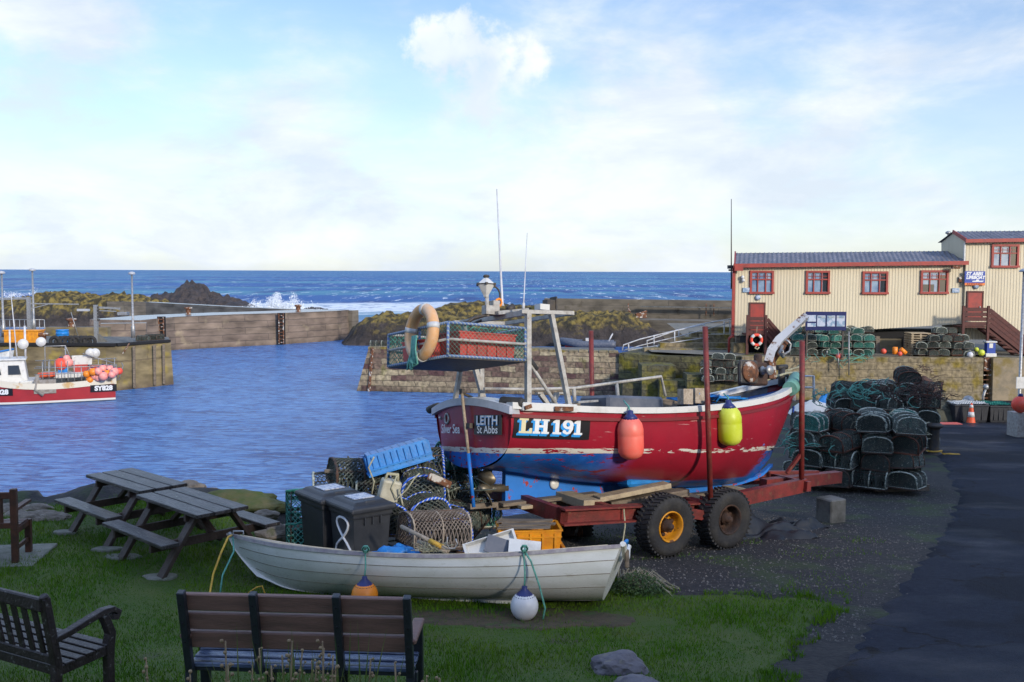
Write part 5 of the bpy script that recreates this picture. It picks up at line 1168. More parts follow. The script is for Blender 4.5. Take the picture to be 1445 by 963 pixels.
mb = MB(); p = xyz(697, 417); mb.tube([p+V((.1*cos(k*.5-1.2), 0, .12*sin(k*.5-1.2))) for k in range(7)], .012, 6); mb.tube([xyz(716, 437), xyz(724, 434)], [.03, .06], 10); mb.tube([xyz(655, 459), xyz(668, 449), xyz(690, 444), xyz(720, 440), xyz(735, 441)], .025, 6); mb.tube([xyz(660, 460, .1), xyz(680, 452, .1), xyz(735, 444, .1)], .02, 6)
mb.tube([xyz(652, 456), xyz(672, 450), xyz(700, 441)], .014, 5); mb.build('horn_and_cables', 'darksteel', boat)
mb = MB(); p = xyz(703, 444); mb.bar(xyz(695, 443), xyz(738, 439), .3, .05); mb.build('roof_plate', 'galv', boat)
mb = MB(); p = xyz(776, 431, -.6); mb.box(p, (.17, .12, .14)); mb.box(xyz(765, 434, -.6), (.16, .14, .08), m=1); mb.tube([xyz(776, 441, -.6), p], .02, 6); mb.box(xyz(781, 428, -.6), (.02, .15, .17)); mb.build('floodlight', ['darksteel', 'white'], boat)
# hauler winch + davit near the bow
wy = -.35
mb = MB(); p = bl(1062, 528, y=wy); mb.box(p, (.44, .3, .38)); mb.tube([p+V((.22, .1, -.1)), p+V((.24, .1, .35))], .07, 10); hw_ = mb.build('hauler', 'dark_rust', boat, .03)
q = bl(1056, 525, y=wy-.16); RX = Matrix.Rotation(pi/2, 3, 'X')
MB().box(q+V((.0, .0, 0)), (.4, .06, .38)).build('hauler_plate', 'darksteel', hw_, .06, 2)
MB().lathe([(.02, .12), (.05, .11), (.14, .06), (.17, .055), (.175, .0)], q+V((-.01, -.02, 0)), RX, 24).build('hauler_disc', 'rust', hw_)
MB().lathe([(.05, -.02), (.075, .0), (.05, .02), (.05, .12), (.08, .14), (.075, .17), (.01, .18)], q+V((.3, -.03, .03)), RX, 16).build('capstan', 'galv', hw_)
dv = [bl(1084, 512, y=wy+.1), bl(1088, 497, y=wy+.1), bl(1098, 482, y=wy+.1), bl(1113, 468, y=wy+.1), bl(1137, 447, y=wy+.1)]
mb = MB()
mb.tube(dv, [.1, .1, .095, .085, .08], 4, smooth=False); mb.build('davit', 'davit', boat)
mb = MB(); mb.bar(bl(1084, 535, y=wy+.1), dv[0], .2, .16); mb.bar(bl(1087, 514, y=wy+.1), bl(1112, 478, y=wy+.1), .04, .1); mb.build('davit_foot', 'rust', boat)
mb = MB(); a = bl(1105, 490, y=wy); mb.tube([bl(1110, 480, y=wy), bl(1116, 486, y=wy), bl(1114, 496, y=wy), bl(1106, 501, y=wy), bl(1104, 494, y=wy)], .02, 6); mb.tube([bl(1104, 488, y=wy), bl(1100, 498, y=wy), bl(1106, 504, y=wy)], .03, 6); mb.build('block_and_hook', 'galv', boat)
# bow post, ropes, green pad
mb = MB(); p = bl(1101, 535, y=.1); 
mb.tube([bl(1103, 545, y=-.05), bl(1103, 520, y=-.05)], .06, 10); mb.tube([bl(1096, 519, y=-.05), bl(1110, 518, y=-.05)], .045, 8); mb.build('mooring_post', 'darksteel', boat)
mb = MB(); mb.tube([bl(1105, 524, y=0), bl(1117, 521, y=0), bl(1131, 518, y=0)], .012, 5); mb.tube([bl(1105, 528, y=0), bl(1120, 520, y=0), bl(1134, 516, y=0)], .012, 5); mb.tube([bl(1070, 543, y=-.3), bl(1090, 533, y=-.3), bl(1110, 527, y=-.2), bl(1128, 525, y=0)], .02, 5); mb.build('bow_rope', 'rope_cream', boat)
random.seed(8); mb = MB()
for k in range(16): mb.tube([(random.uniform(3.9, 5.1), random.uniform(-.5, .4), 1.38+random.random()*.25) for _ in range(5)], .02, 5, m=k % 2)
mb.build('deck_clutter', ['rubber', 'blue_plastic'], boat)
rg = []
pads = [.86+.135*i/8 for i in range(9)]
mb = MB(); pts = [hp(t, 1, -1)+V((0, .0, .045)) for t in pads]; mb.tube(pts, [.12, .13, .13, .13, .13, .13, .125, .12, .1], 14); mb.build('bow_pad', 'green_pad', boat)
mb = MB(); pts = [hp(t, 1, 1)+V((0, .0, .045)) for t in pads[3:]]; mb.tube(pts, .08, 10); mb.tube([hp(.995, 1, -1)+V((.0, 0, -.02)), hp(.995, 1, -1)+V((.05, 0, .1))], .07, 8); mb.build('bow_pad', 'rubber', boat)
mb = MB(); 
mb.prism([(-.12, -.05), (.12, -.05), (.12, .05), (-.12, .05)], side_map(L_*.925, 1.42, .0), side_map(L_*.925, 1.42, .012)); mb.build('bow_emblem', 'sign_blue', boat)
vs, fs = text_faces('LH 191', .17, .006); m = MB(); fmm = side_map(L_*.925, 1.62, .012); m.add([fmm(a*.8, b_) for a, b_, _ in vs], fs); m.build('lettering', M('faded_letter', (.4, .4, .55), None, .5), boat)
# ledge step under the hull
a, b = bl(878, 681, y=-.5), bl(939, 676, y=-.5); MB().bar(a, b, .3, .13).build('cradle_pad', 'blue_plastic', boat, .04)

# fenders hanging over the side
def long_fender(label, px, pyt, pyb, mat, ptop):
    t = bl(px, pyt, y=-1.28); wt = w_(t); wb = at_y(px+(2 if mat == 'coral' else 3), pyb, wt.y); h = (wt-wb).length; r = .165 if mat == 'coral' else .15
    f = thing('fender', label, 'fender', wt); tl_ = atan2(wb.x-wt.x, wt.z-wb.z)*.9
    f.rotation_euler = (0, -tl_, 0)
    r = h*.275
    MB().lathe([(.01, -h), (r*.45, -h*.985), (r*.8, -h*.93), (r*.98, -h*.84), (r, -h*.7), (r*1.0, -h*.5), (r*.985, -h*.48), (r*1.0, -h*.46), (r, -h*.36), (r*.9, -h*.24), (r*.66, -h*.15), (r*.5, -h*.11)], n=26).build('body', mat, f)
    MB().lathe([(r*.62, -h*.14), (r*.42, -h*.07), (r*.25, -h*.03), (r*.24, .02), (r*.1, .03)], n=16).build('cap', 'navy', f)
    g = w_(bl(px+ptop[0], ptop[1], y=-1.13))-wt
    MB().tube([V((0, 0, 0)), g*.5+V((.01, 0, .02)), g, g+V((-.02, .12, .03))], .012, 6).tube([(0, 0, .02), (.04, 0, .0), (.02, -.02, -.06), (-.04, -.02, -.03)], .014, 6).build('lanyard', 'rope_green', f)
long_fender('coral pink fender hanging on the red hull amidships', 889, 582, 648.5, 'coral', (-5, 570))
long_fender('lime yellow fender hanging on the red hull near the bow', 1028, 567, 629, 'lime', (-2, 560))

# ------------------------------------------------------------------ trailer
TR = Matrix.Rotation(PHI, 3, 'Z') @ Matrix.Rotation(R(5.1), 3, 'Y')
wc = at_g(945, 783)                                # ground under the front near wheel
def tw(px, py, y): return None
TO = V((BO.x, BO.y, 0)); TO.z = gz(TO.x, TO.y)
trl = thing('boat_trailer', 'rusty red boat trailer with tandem wheels and tall posts', 'trailer', TO, rot=TR)
def tl2(px, py, y=None, z=None):
    o = TR.transposed() @ (C0-TO); d = TR.transposed() @ ray(px, py)
    t = (y-o.y)/d.y if y is not None else (z-o.z)/d.z
    return o+d*t
ny = -.95
RAILZ = tl2(790, 737, y=ny).z
mb = MB()
nb0, nb1 = tl2(788, 728, y=ny), tl2(1003, 706, y=ny)
ffar = tl2(702, 722, y=.75)
mb.bar(nb0, V((nb1.x, ny, nb0.z+.0)), .1, .2); railx = nb0.x
mb.bar((nb0.x, .8, nb0.z), (nb1.x+1.2, .8, nb0.z), .1, .2)
mb.bar((nb0.x+.06, ny-.05, nb0.z), (nb0.x+.06, 1.35, nb0.z), .12, .2)
mb.bar((nb0.x+.0, ny-.06, nb0.z+.1), (nb1.x, ny-.06, nb0.z+.1), .18, .025); mb.bar((nb0.x+.0, ny-.06, nb0.z-.1), (nb1.x, ny-.06, nb0.z-.1), .18, .025)
for xx in (1.6, 2.6, 3.6): mb.bar((xx, ny, nb0.z+.03), (xx, .8, nb0.z+.03), .12, .16)
fr = tl2(1128, 683, y=-.35); tip = tl2(1183, 673, y=0)
mb.bar((nb1.x-.1, ny+.05, nb0.z+.02), (fr.x, -.45, fr.z), .12, .22); mb.bar((nb1.x-.1, .75, nb0.z+.02), (fr.x, .3, fr.z), .1, .2)
mb.bar((fr.x-.05, -.6, fr.z), (fr.x-.05, .6, fr.z), .1, .16); mb.bar((fr.x-.6, -.1, fr.z-.05), (tip.x, 0, tip.z), .16, .2); mb.bar((fr.x-1.0, .4, fr.z+.05), (tip.x-.5, .05, tip.z+.06), .08, .1)
mb.build('chassis', 'red_steel', trl)
def post(px, pb, pt, y, r=.04):
    a = tl2(px[0], pb, y=y); b = tl2(px[1], pt, y=y); m = MB(); m.tube([a, b], r, 12); m.build('boat_post', 'red_steel', trl)
post((1003, 995), 716, 461, -1.2); post((1131, 1132), 676, 481, -.5, .045); post((837, 834), 700, 467, 1.2)
mb = MB(); a = tl2(1004, 706, y=-1.2); mb.bar((a.x, -1.28, nb0.z), (a.x, -.6, nb0.z), .2, .24); mb.bar((a.x-.1, -1.2, nb0.z-.05), (a.x-.75, -1.2, nb0.z+.05), .04, .14)
mb.build('bracket', 'red_steel', trl); MB().bar(tl2(1110, 668, y=-.45), tl2(1131, 640, y=-.5), .05, .05, V((0, 1, 0))).build('bracket', 'red_steel', trl)
def wheel(px, py, dia, y, rim, lab=None):
    c = tl2(px, py, y=y); r = dia/2; w2 = .15
    t_ = MB(); t_.lathe([(r*.5, -w2*.8), (r*.58, -w2*.95), (r*.8, -w2*1.1), (r*.93, -w2*1.02), (r*.985, -w2*.8), (r*1.0, -w2*.5), (r, w2*.5), (r*.985, w2*.8), (r*.93, w2*1.02), (r*.8, w2*1.1), (r*.58, w2*.95), (r*.5, w2*.8)], c, RX, 48, cap=False)
    for k in range(40):
        a = 2*pi*k/40
        for s in (-1, 1):
            a2 = a+(.04 if s > 0 else -.04)
            p0_ = c+V((r*1.005*cos(a2), s*w2*.95, r*1.005*sin(a2))); p1_ = c+V((r*1.012*cos(a2+.08), s*w2*.15, r*1.012*sin(a2+.08)))
            t_.bar(p0_, p1_, .03, .028, up=V((cos(a), 0, sin(a))))
    wh = t_.build('wheel', 'tyre', trl)
    m = MB(); m.lathe([(r*.52, w2*.85), (r*.51, w2*.98), (r*.47, w2*.9), (r*.44, w2*.3), (r*.41, w2*-.2), (r*.26, w2*-.3), (.001, w2*-.3)], c, RX, 32, cap=False)
    m.build('rim', rim, wh)
    m = MB()
    s_ = 1
    m.lathe([(r*.23, .0), (r*.21, w2*.45), (r*.12, w2*.6), (r*.1, w2*1.0), (.001, w2*1.05)], c, RX, 16)
    for k in range(6): a = k*pi/3+.4; m.lathe([(.03, w2*-.3), (.03, w2*.1), (.001, w2*.12)], c+V((r*.31*cos(a), 0, r*.31*sin(a))), RX, 8)
    m.build('hub', 'dark_rust', wh)
    return c
RIMY = 'antifoul_rim'
wheel(938, 741, .85, -1.2, RIMY)
wheel(1021, 731, .85, -1.2, 'dark_rust')
wheel(800, 752, .8, .75, 'rust'); 
mb = MB(); c1, c2 = tl2(938, 741, y=-1.2), tl2(1021, 731, y=-1.2)
mb.bar((c1.x, -1.1, c1.z), (c1.x, .8, c1.z), .09, .09); mb.bar((c2.x, -1.1, c2.z), (c2.x, .8, c2.z), .09, .09); mb.bar((c1.x-.1, -.85, c1.z+.05), (c2.x+.1, -.85, c2.z+.05), .1, .14); mb.bar((lerp(c1.x, c2.x, .5), -.85, c1.z), (lerp(c1.x, c2.x, .5), -.85, RAILZ), .1, .1)
mb.build('axle', 'darksteel', trl)
# timbers the keel rests on
def tww(p): return TO+TR @ V(p)
mb = MB(); a, b = tl2(842, 704, y=-.55), tl2(942, 684, y=-.75); mb.bar(a, b, .22, .07, m=0); a, b = tl2(858, 712, y=-.5), tl2(968, 694, y=-.7); mb.bar(a, b, .2, .1, m=1)
mb.bar(tl2(706, 712, y=-.1), tl2(842, 697, y=-.1), .16, .05, m=1); mb.bar(tl2(733, 716, y=-.3), tl2(772, 713, y=-.3), .1, .05, m=0); mb.box((1.5, 0, RAILZ+.16), (.3, 1.4, .12)); mb.box((3.4, 0, RAILZ+.16), (.3, 1.4, .12)); mb.box((4.8, 0, RAILZ+.16), (.25, 1.2, .12))
o = mb.build('support_timbers', ['timber_pale', 'timber'], bevel=.006); o.location = TO; o.rotation_euler = TR.to_euler(); tag(o, 'weathered timber blocks wedged between trailer and boat keel', 'timber')
a = tww(tl2(880, 716, y=-1.05)); mb = MB(); mb.tube([a, a+V((.02, -.03, -.25)), a+V((-.03, -.05, -.6)), (a.x-.05, a.y-.1, gz(a.x, a.y)+.02)], .012, 5); single('hanging_rope', 'frayed rope hanging from the trailer beside the front wheel', 'rope', mb, 'rope_cream', (0, 0, 0))

# black tarpaulin and concrete block under the bow
def drape(w, d, h, seed, n=26):
    m = MB()
    def f(u, v):
        x, y = (u-.5)*w, (v-.5)*d; q = V((u*3, v*3, seed)); e = min(1, 4*min(u, 1-u, v, 1-v)+.05)
        return (x+.12*noise.noise(q+V((3, 1, 0))), y+.12*noise.noise(q), max(0.004, h*e*(.55+.9*noise.noise(q*.8+V((9, 0, 0))))+.05*noise.noise(q*3)))
    return m.grid(f, n, n)
a = at_g(1078, 757); single('tarpaulin', 'crumpled black tarpaulin on the ground under the trailer drawbar', 'tarpaulin', drape(1.5, .8, .45, 2), 'tarp', a, .3)
a = at_g(1125, 745); single('tarpaulin', 'flat scrap of black plastic beside the concrete block', 'tarpaulin', drape(.9, .6, .16, 6), 'tarp', a, .5)
a = at_g(1172, 736); single('concrete_block', 'square grey concrete block lying by the trailer drawbar', 'concrete block', MB().box((0, 0, .2), (.36, .36, .42)), 'concrete', a, .5, bevel=.02)
a = at_g(995, 768); single('brick', 'small brick chocking the rusty rear trailer wheel', 'brick', MB().box((0, 0, .04), (.22, .1, .08)), 'concrete', a, .2, bevel=.01)

# ------------------------------------------------------------------ orange crates with boards on top
a = at_g(748, 792); a = at_y(748, 775, 12.55); gzc = gz(a.x, a.y)
def crate(label, loc, rz, l, w, h, mat='yellow_plastic'):
    t = thing('fish_crate', label, 'crate', loc, rz, group='orange crates by the dinghy')
    open_box(l, w, h, .02).build('box', mat, t)
    m = MB()
    for s in (-1, 1):
        for k in range(5): m.box((-l*.4+k*l*.2, s*w*.5, h*.5), (.03, .03, h*.8))
        m.bar((-l/2, s*w*.505, h*.72), (l/2, s*w*.505, h*.72), .02, .02)
    for s in (-1, 1): m.box((s*l*.5, 0, h*.72), (.025, w*.35, .06)); m.box((s*l*.5, 0, h*.35), (.02, w*.8, .02))
    m.build('ribs', mat, t); return t
top = at_y(748, 741, 12.75)
crate('lower orange fish crate standing behind the dinghy', (top.x, 12.8, gzc), .12, .86, .55, .28)
crate('upper orange fish crate with grey boards lying on it', (top.x-.02, 12.8, gzc+.285), .1, .8, .5, .26)
mb = MB(); random.seed(3)
for k in range(7): a0 = random.uniform(-.25, .25); mb.bar((-.38+random.uniform(-.1, .1), -.2+.07*k, .02+.012*(k % 3)), (.3+random.uniform(-.05, .1), -.2+.05*k+a0*.4, .03+.014*((k+1) % 3)), .09, .016)
single('scrap_boards', 'thin grey boards piled on the upper orange crate', 'boards', mb, 'timber', (top.x-.05, 12.8, gzc+.56))

# ------------------------------------------------------------------ white dinghy
DB = at_g(600, 863); 
bow = at_y(327, 757, 11.15); ste = at_y(872, 772, 10.4)
ax = V((bow.x-ste.x, bow.y-ste.y, 0)); DL = ax.length+.32; da = atan2(ax.y, ax.x)
HEEL = R(17)                                       # leaning away from the camera
DR = Matrix.Rotation(da, 3, 'Z') @ Matrix.Rotation(R(1.6), 3, 'Y') @ Matrix.Rotation(HEEL, 3, 'X')
# da points to the left (bow); local +y is towards the camera side
if (DR @ V((0, 1, 0))).y > 0: pass
dsz = [(0, .62), (.25, .5), (.5, .46), (.8, .53), (1, .66)]; dhb = [(0, .62), (.15, .7), (.4, .78), (.62, .74), (.8, .52), (.92, .25), (1, .015)]; dzb = [(0, .03), (.3, 0), (.7, .0), (.9, .05), (1, .18)]
# camera side in this frame is +y since the axis points left
def dy(t, u):
    a = lerp(2.6, 1.6, ss(.4, 1, t)); b_ = lerp(.55, .8, ss(.4, 1, t)); lap = 0
    for ul in (.3, .52, .74): lap += .012*max(0, 1-abs(u-ul)/.0001) if False else 0
    return interp(dhb, t)*max(0, (1-(1-u)**a))**b_*(lerp(.93, 1, u))
def dp(t, u, s, off=0):
    zs, zb = interp(dsz, t), interp(dzb, t); step = .0*sum(1 for q in (.26, .5, .74) if u > q)*(1 if t < .97 else 0)
    return V((DL*t-.42*(1-u)**1.4*ss(.65, 1, t)+(.22*(u) - .22)*-1*ss(.1, 0, t)*0, s*(dy(t, u)-.02+step+off), zb+(zs-zb)*u))
dus = [0, .04, .09, .15, .22, .259, .261, .34, .42, .499, .501, .6, .68, .739, .741, .85, .93, 1]
dts = [i/36 for i in range(37)]
mb = MB()
def rake(p, t):   # transom slopes outwards at the top
    return V((p.x-.24*p.z/.6*ss(.14, 0, t)+.2*ss(.14, 0, t), p.y, p.z))
for s in (-1, 1): mb.loft([[rake(dp(t, u, s), t) for u in dus] for t in dts])
tr_r = [rake(dp(0, u, -1), 0) for u in dus[::-1]]+[rake(dp(0, u, 1), 0) for u in dus[1:]]
mb.add(tr_r, [tuple(range(len(tr_r)))])
mb.loft([[V((x, -.03, z0)), V((x, -.03, .08)), V((x, .03, .08)), V((x, .03, z0))] for x, z0 in ((1.0, -.04), (1.5, -.035), (2.2, -.02), (2.9, .02))], closed=True, cap0=True, cap1=True, smooth=False)
DO = at_y(876, 772, 10.4) - DR @ rake(dp(0, 1, 1), 0)
# rest the keel on the ground
low = min((DO+DR @ p).z-gz((DO+DR @ p).x, (DO+DR @ p).y) for p in (rake(dp(t, 0, 1), t) for t in dts[:30])); DO.z -= low+.0
din = thing('rowing_dinghy', 'white clinker-moulded rowing dinghy lying tilted on the grass', 'dinghy', DO, rot=DR)
mb.build('hull', 'gel', din)
mb = MB()
for q_ in (.26, .5, .74): mb.tube([rake(dp(t, q_, 1, .003), t) for t in dts[:-1]], .0032, 5)
mb.build('strake_seams', 'timber', din)
mb = MB()
for s in (-1, 1): mb.loft([[rake(dp(t, u, s, -.03), t)+V((0, 0, .02)) for u in (0.12, .3, .5, .7, .85, 1)] for t in dts[1:-1]])
mb.loft([[rake(dp(t, .14, s, -.03), t)+V((0, 0, .02)) for s in (-1, 1)] for t in dts[1:-2]], smooth=False)
for tt in (.28, .62): mb.box((DL*tt, 0, .36), (.24, interp(dhb, tt)*1.8, .03))
mb.loft([[V((rake(dp(t, 1, s), t).x, rake(dp(t, 1, s), t).y*.95, interp(dsz, t)-.06)) for s in (-1, 1)] for t in [.8+.19*k/8 for k in range(9)]], smooth=False)
mb.build('inside', 'gelin', din)
mb = MB()
for s in (-1, 1):
    rg = []
    for t in dts: p = rake(dp(t, 1, s), t); rg.append([(p.x, p.y+s*.022, p.z-.028), (p.x, p.y+s*.024, p.z+.012), (p.x, p.y-s*.035, p.z+.012), (p.x, p.y-s*.035, p.z-.01)])
    mb.loft(rg, closed=True, cap0=True, cap1=True, smooth=False)
mb.build('gunwale', 'mauve', din)
mb = MB(); p = rake(dp(0, 1, 1), 0); q = rake(dp(0, 1, -1), 0)
pts = [lerp(p, q, k/10)+V((-.02, 0, .015-.13*(1 if 3 <= k <= 7 else 0))) for k in range(11)]
mb.tube(pts, .03, 8); mb.build('transom_rim', 'gel', din)
mb = MB(); c = lerp(p, q, .3); mb.box(c+V((-.045, 0, -.13)), (.04, .16, .2)); mb.build('outboard_pad', 'timber', din, .01)
mb = MB(); mb.tube([lerp(p, q, .12)+V((-.03, 0, .03)), lerp(p, q, .2)+V((-.05, 0, .06)), lerp(p, q, .3)+V((-.03, 0, .0)), lerp(p, q, .4)+V((.0, 0, .04))], .02, 6); mb.build('lashing', 'blue_plastic', din)
mb = MB(); p = dp(.985, 1, 1); mb.tube([p+V((0, -.03, .0)), p+V((.0, -.03, .05)), p+V((-.12, -.05, .05)), p+V((-.12, -.05, 0))], .012, 6); mb.tube([p+V((.02, -.02, -.02)), p+V((.05, -.02, .03))], .025, 8); mb.build('bow_fitting', 'galv', din)
def dw(t, off=.05, dz=.02): return DO+DR @ (rake(dp(t, 1, 1, off), t)+V((0, 0, dz)))
def ray_to_near(px, py): return None
def find_t(px):
    best = min((abs((lambda q: 722.5+F*q.x/q.y)(dw(i/200))-px), i/200) for i in range(201)); return best[1]
def round_fender(label, px, pyt, pyb, mat):
    t = find_t(px); g = dw(t); rad = (pyb-pyt)/2.1*g.y/F; cz = at_y(px, (pyt+pyb)/2+rad*.12*F/g.y, g.y-.1)
    f = thing('round_fender', label, 'fender', (cz.x, g.y-.12, cz.z))
    MB().ball((0, 0, -.0), rad, 24, sz=1.06).lathe([(rad*.62, rad*.76), (rad*.36, rad*1.02), (rad*.2, rad*1.2)], n=20).build('body', mat, f)
    MB().lathe([(rad*.73, rad*.72), (rad*.6, rad*.84), (rad*.36, rad*1.06), (rad*.2, rad*1.26), (rad*.19, rad*1.42), (rad*.08, rad*1.45)], n=20).build('cap', 'navy', f)
    e = g-f.location
    m = MB(); m.tube([(0, 0, rad*1.35), (e.x*.4+.005, e.y*.4, lerp(rad*1.35, e.z, .4)), (e.x-.005, e.y-.01, e.z*.9), e, e+V((.01, .08, .01))], .009, 6)
    for k in range(3): m.tube([e+V((.035*cos(a*1.05), -.02+.0*a, .02+.03*sin(a*1.05)+.008*k)) for a in range(6)], .01, 5, closed=True)
    m.build('lanyard', 'rope_green', f); return f, e, g
round_fender('round orange fender with navy cap on the dinghy side', 515, 817, 857, 'orange_b')
f_, e_, g_ = round_fender('round white fender with navy cap on the dinghy side', 740, 831, 873, 'white_b')
MB().tube([e_, e_+V((.07, -.05, -.1)), e_+V((.16, -.1, -.35)), e_+V((.22, -.12, -.58)), e_+V((.19, -.13, -.74))], .01, 6).build('tail_rope', 'rope_green', f_)
def rope_th(label, pts, mat, r=.012, cat='rope'): return single('rope', label, cat, MB().tube(pts, r, 6), mat, (0, 0, 0))
bw_ = DO+DR @ dp(.985, 1, 1)
def onray(px, py, y): return at_y(px, py, y)
rope_th('yellow rope looping from the dinghy bow to the grass', [bw_, onray(322, 758, 11.15), onray(312, 780, 11.0), onray(301, 810, 10.9), onray(296, 838, 10.75), onray(299, 850, 10.6)], 'rope_yellow')
rope_th('green rope hanging from the dinghy bow beside the yellow one', [bw_+V((0, .03, 0)), onray(330, 778, 11.25), onray(322, 795, 11.15), onray(314, 812, 11.05), onray(310, 842, 10.9)], 'rope_green', .01)
a = at_g(362, 840); rope_th('short yellow rope end in the grass beneath the dinghy bow', [a+V((-.1, 0, .02)), a+V((0, 0, .09)), a+V((.06, .02, .1)), a+V((.1, 0, .01))], 'rope_yellow', .009)
# things lying in the dinghy
def prop(name, label, cat, mb, mats, loc, rot, bevel=0):
    o = mb.build(name, mats, bevel=bevel, loc=loc); o.rotation_euler = rot; return tag(o, label, cat)
c = onray(694, 776, 11.0); m = open_box(.58, .26, .08); o = prop('fish_tray', 'white plastic tray tipped up inside the dinghy', 'tray', m, 'white', (c.x, 11.05, c.z-.02), (R(52), R(-16), R(8)), .0)
c = onray(716, 775, 10.9); o = prop('slate_panel', 'dark grey sheet leaning on the white tray', 'panel', MB().box((0, 0, 0), (.3, .02, .2)), 'slate', (c.x-.1, 11.0, c.z), (R(-30), R(18), 0))
c = onray(738, 776, 10.85); o = prop('pale_panel', 'small pale grey panel at the right end of the dinghy clutter', 'panel', MB().box((0, 0, 0), (.36, .02, .18)), 'white', (c.x+.02, 10.95, c.z), (R(-50), R(6), 0))
mb = MB(); a, b = onray(566, 743, 11.35), onray(634, 777, 11.0); mb.tube([a, b], .024, 8); t1 = lerp(a, b, .72); mb.tube([lerp(a, b, .6), lerp(a, b, .86)], .03, 8, m=1); a2, b2 = onray(590, 764, 11.3), onray(632, 779, 11.0); mb.tube([a2, b2], .022, 8)
single('oar', 'pair of wooden oar shafts with yellow binding in the dinghy', 'oars', mb, ['rope_tan', 'rope_yellow'], (0, 0, 0))
mb = MB(); c = onray(638, 768, 10.95); mb.tube([c+V((-.05, 0, .08)), c+V((-.06, 0, .0)), c+V((-.03, 0, -.05)), c+V((.03, 0, -.05)), c+V((.06, 0, 0)), c+V((.04, 0, .06))], .008, 6); single('rowlock', 'galvanised rowlock hanging at the tray edge', 'rowlock', mb, 'galv', (0, 0, 0))
c = onray(560, 776, 11.3); single('blue_cloth', 'crumpled blue cloth inside the dinghy by the oars', 'cloth', drape(.5, .2, .12, 8, 14), 'blue_plastic', (c.x, 11.3, c.z-.06))
mb = MB(); random.seed(4); c = onray(608, 774, 11.1)
for k in range(90): a = random.uniform(0, 6.28); l = random.uniform(.05, .14); mb.tube([(random.gauss(0, .05), random.gauss(0, .04), 0), (random.gauss(0, .08)+l*cos(a), l*sin(a), random.uniform(0, .1))], .004, 3)
single('frayed_rope', 'frayed pale rope ends beside the white tray', 'rope', mb, 'rope_cream', (c.x, 11.1, c.z-.03))

# ------------------------------------------------------------------ wheelie bins
def bin_(label, pxc, pyc, y, rz, number=None, group='wheelie bins'):
    n_ = at_y(pxc, pyc, y); g0 = gz(n_.x, n_.y); S = (n_.z-g0)/1.0
    t = thing('wheelie_bin', label, 'wheelie bin', (0, 0, 0), rz, group=group)
    wd, dp_, h = .6*S, .7*S, .97*S                # local: -x face carries the number, -y is the long face
    near = V((-wd/2-.03, -dp_/2-.03, 0)); rot = Matrix.Rotation(rz, 3, 'Z'); loc = V((n_.x, n_.y, g0))-rot @ near; t.location = loc
    def sq(w, d, z, ox=0): return [(-w/2+ox, -d/2, z), (w/2+ox, -d/2, z), (w/2+ox, d/2, z), (-w/2+ox, d/2, z)]
    m = MB(); m.loft([sq(wd*.8, dp_*.76, .0), sq(wd*.82, dp_*.78, .04), sq(wd*.93, dp_*.93, h*.9), sq(wd*.98, dp_*.98, h*.905), sq(wd, dp_, h*.93), sq(wd, dp_, h)], closed=True, cap0=True, cap1=True, smooth=False)
    m.build('body', 'bin', t, .015, 2)
    m = MB(); m.loft([sq(wd+.07, dp_+.07, h-.02), sq(wd+.09, dp_+.09, h+.03), sq(wd+.06, dp_+.06, h+.05), sq(wd-.06, dp_-.06, h+.07), sq(wd-.14, dp_-.14, h+.105)], closed=True, cap0=True, cap1=True, smooth=False)
    m.box((0, -dp_/2+.1, h+.085), (.16, .09, .05)); m.box((0, dp_/2-.06, h+.085), (.14, .08, .04))
    ld = m.build('lid', 'bin', t, .02, 2)
    m = MB(); m.box((.0, .02, h+.112), (wd*.52, dp_*.4, .01)); m.build('sticker', 'sticker', ld)
    m = MB()
    for s in (-1, 1): m.lathe([(.02, -.03), (.1, -.03), (.1, .03), (.02, .03)], (wd*.42, s*dp_*.36, .1), Matrix.Rotation(pi/2, 3, 'X'), 14)
    m.build('wheels', 'rubber', t)
    m = MB(); m.tube([(wd/2+.05, -dp_*.4, h-.02), (wd/2+.05, dp_*.4, h-.02)], .018, 6); m.build('handle', 'bin', t)
    m = MB()
    for k in (-.2, .0, .2): m.box((k*wd, -dp_/2+.012, h*.86), (.02, .03, .1))
    m.build('ribs', 'bin', t)
    if number:
        m = MB(); pts = []
        for k in range(25):
            a = 2*pi*k/24; yy = .17*sin(2*a)*-1; zz = .25*cos(a); pts.append((zz, yy))
        zc = h*.6
        P = [(-wd*.445-.012+.05*(-(zc+z_)/h+.62)*-.5, -.02+y_*(1.15 if z_ < 0 else .85), zc+z_) for z_, y_ in pts]
        P = [(-(wd*lerp(.41, .465, (p[2])/(h*.9)))-.006, p[1], p[2]) for p in P]
        m.tube(P, .016, 6); m.build('number_eight', 'chalk', t)
    return t
bin_('black wheelie bin with a painted figure 8 behind the dinghy', 497, 723, 11.75, R(38), True)
bin_('black wheelie bin without number, left of the one marked 8', 453, 709, 12.25, R(38))

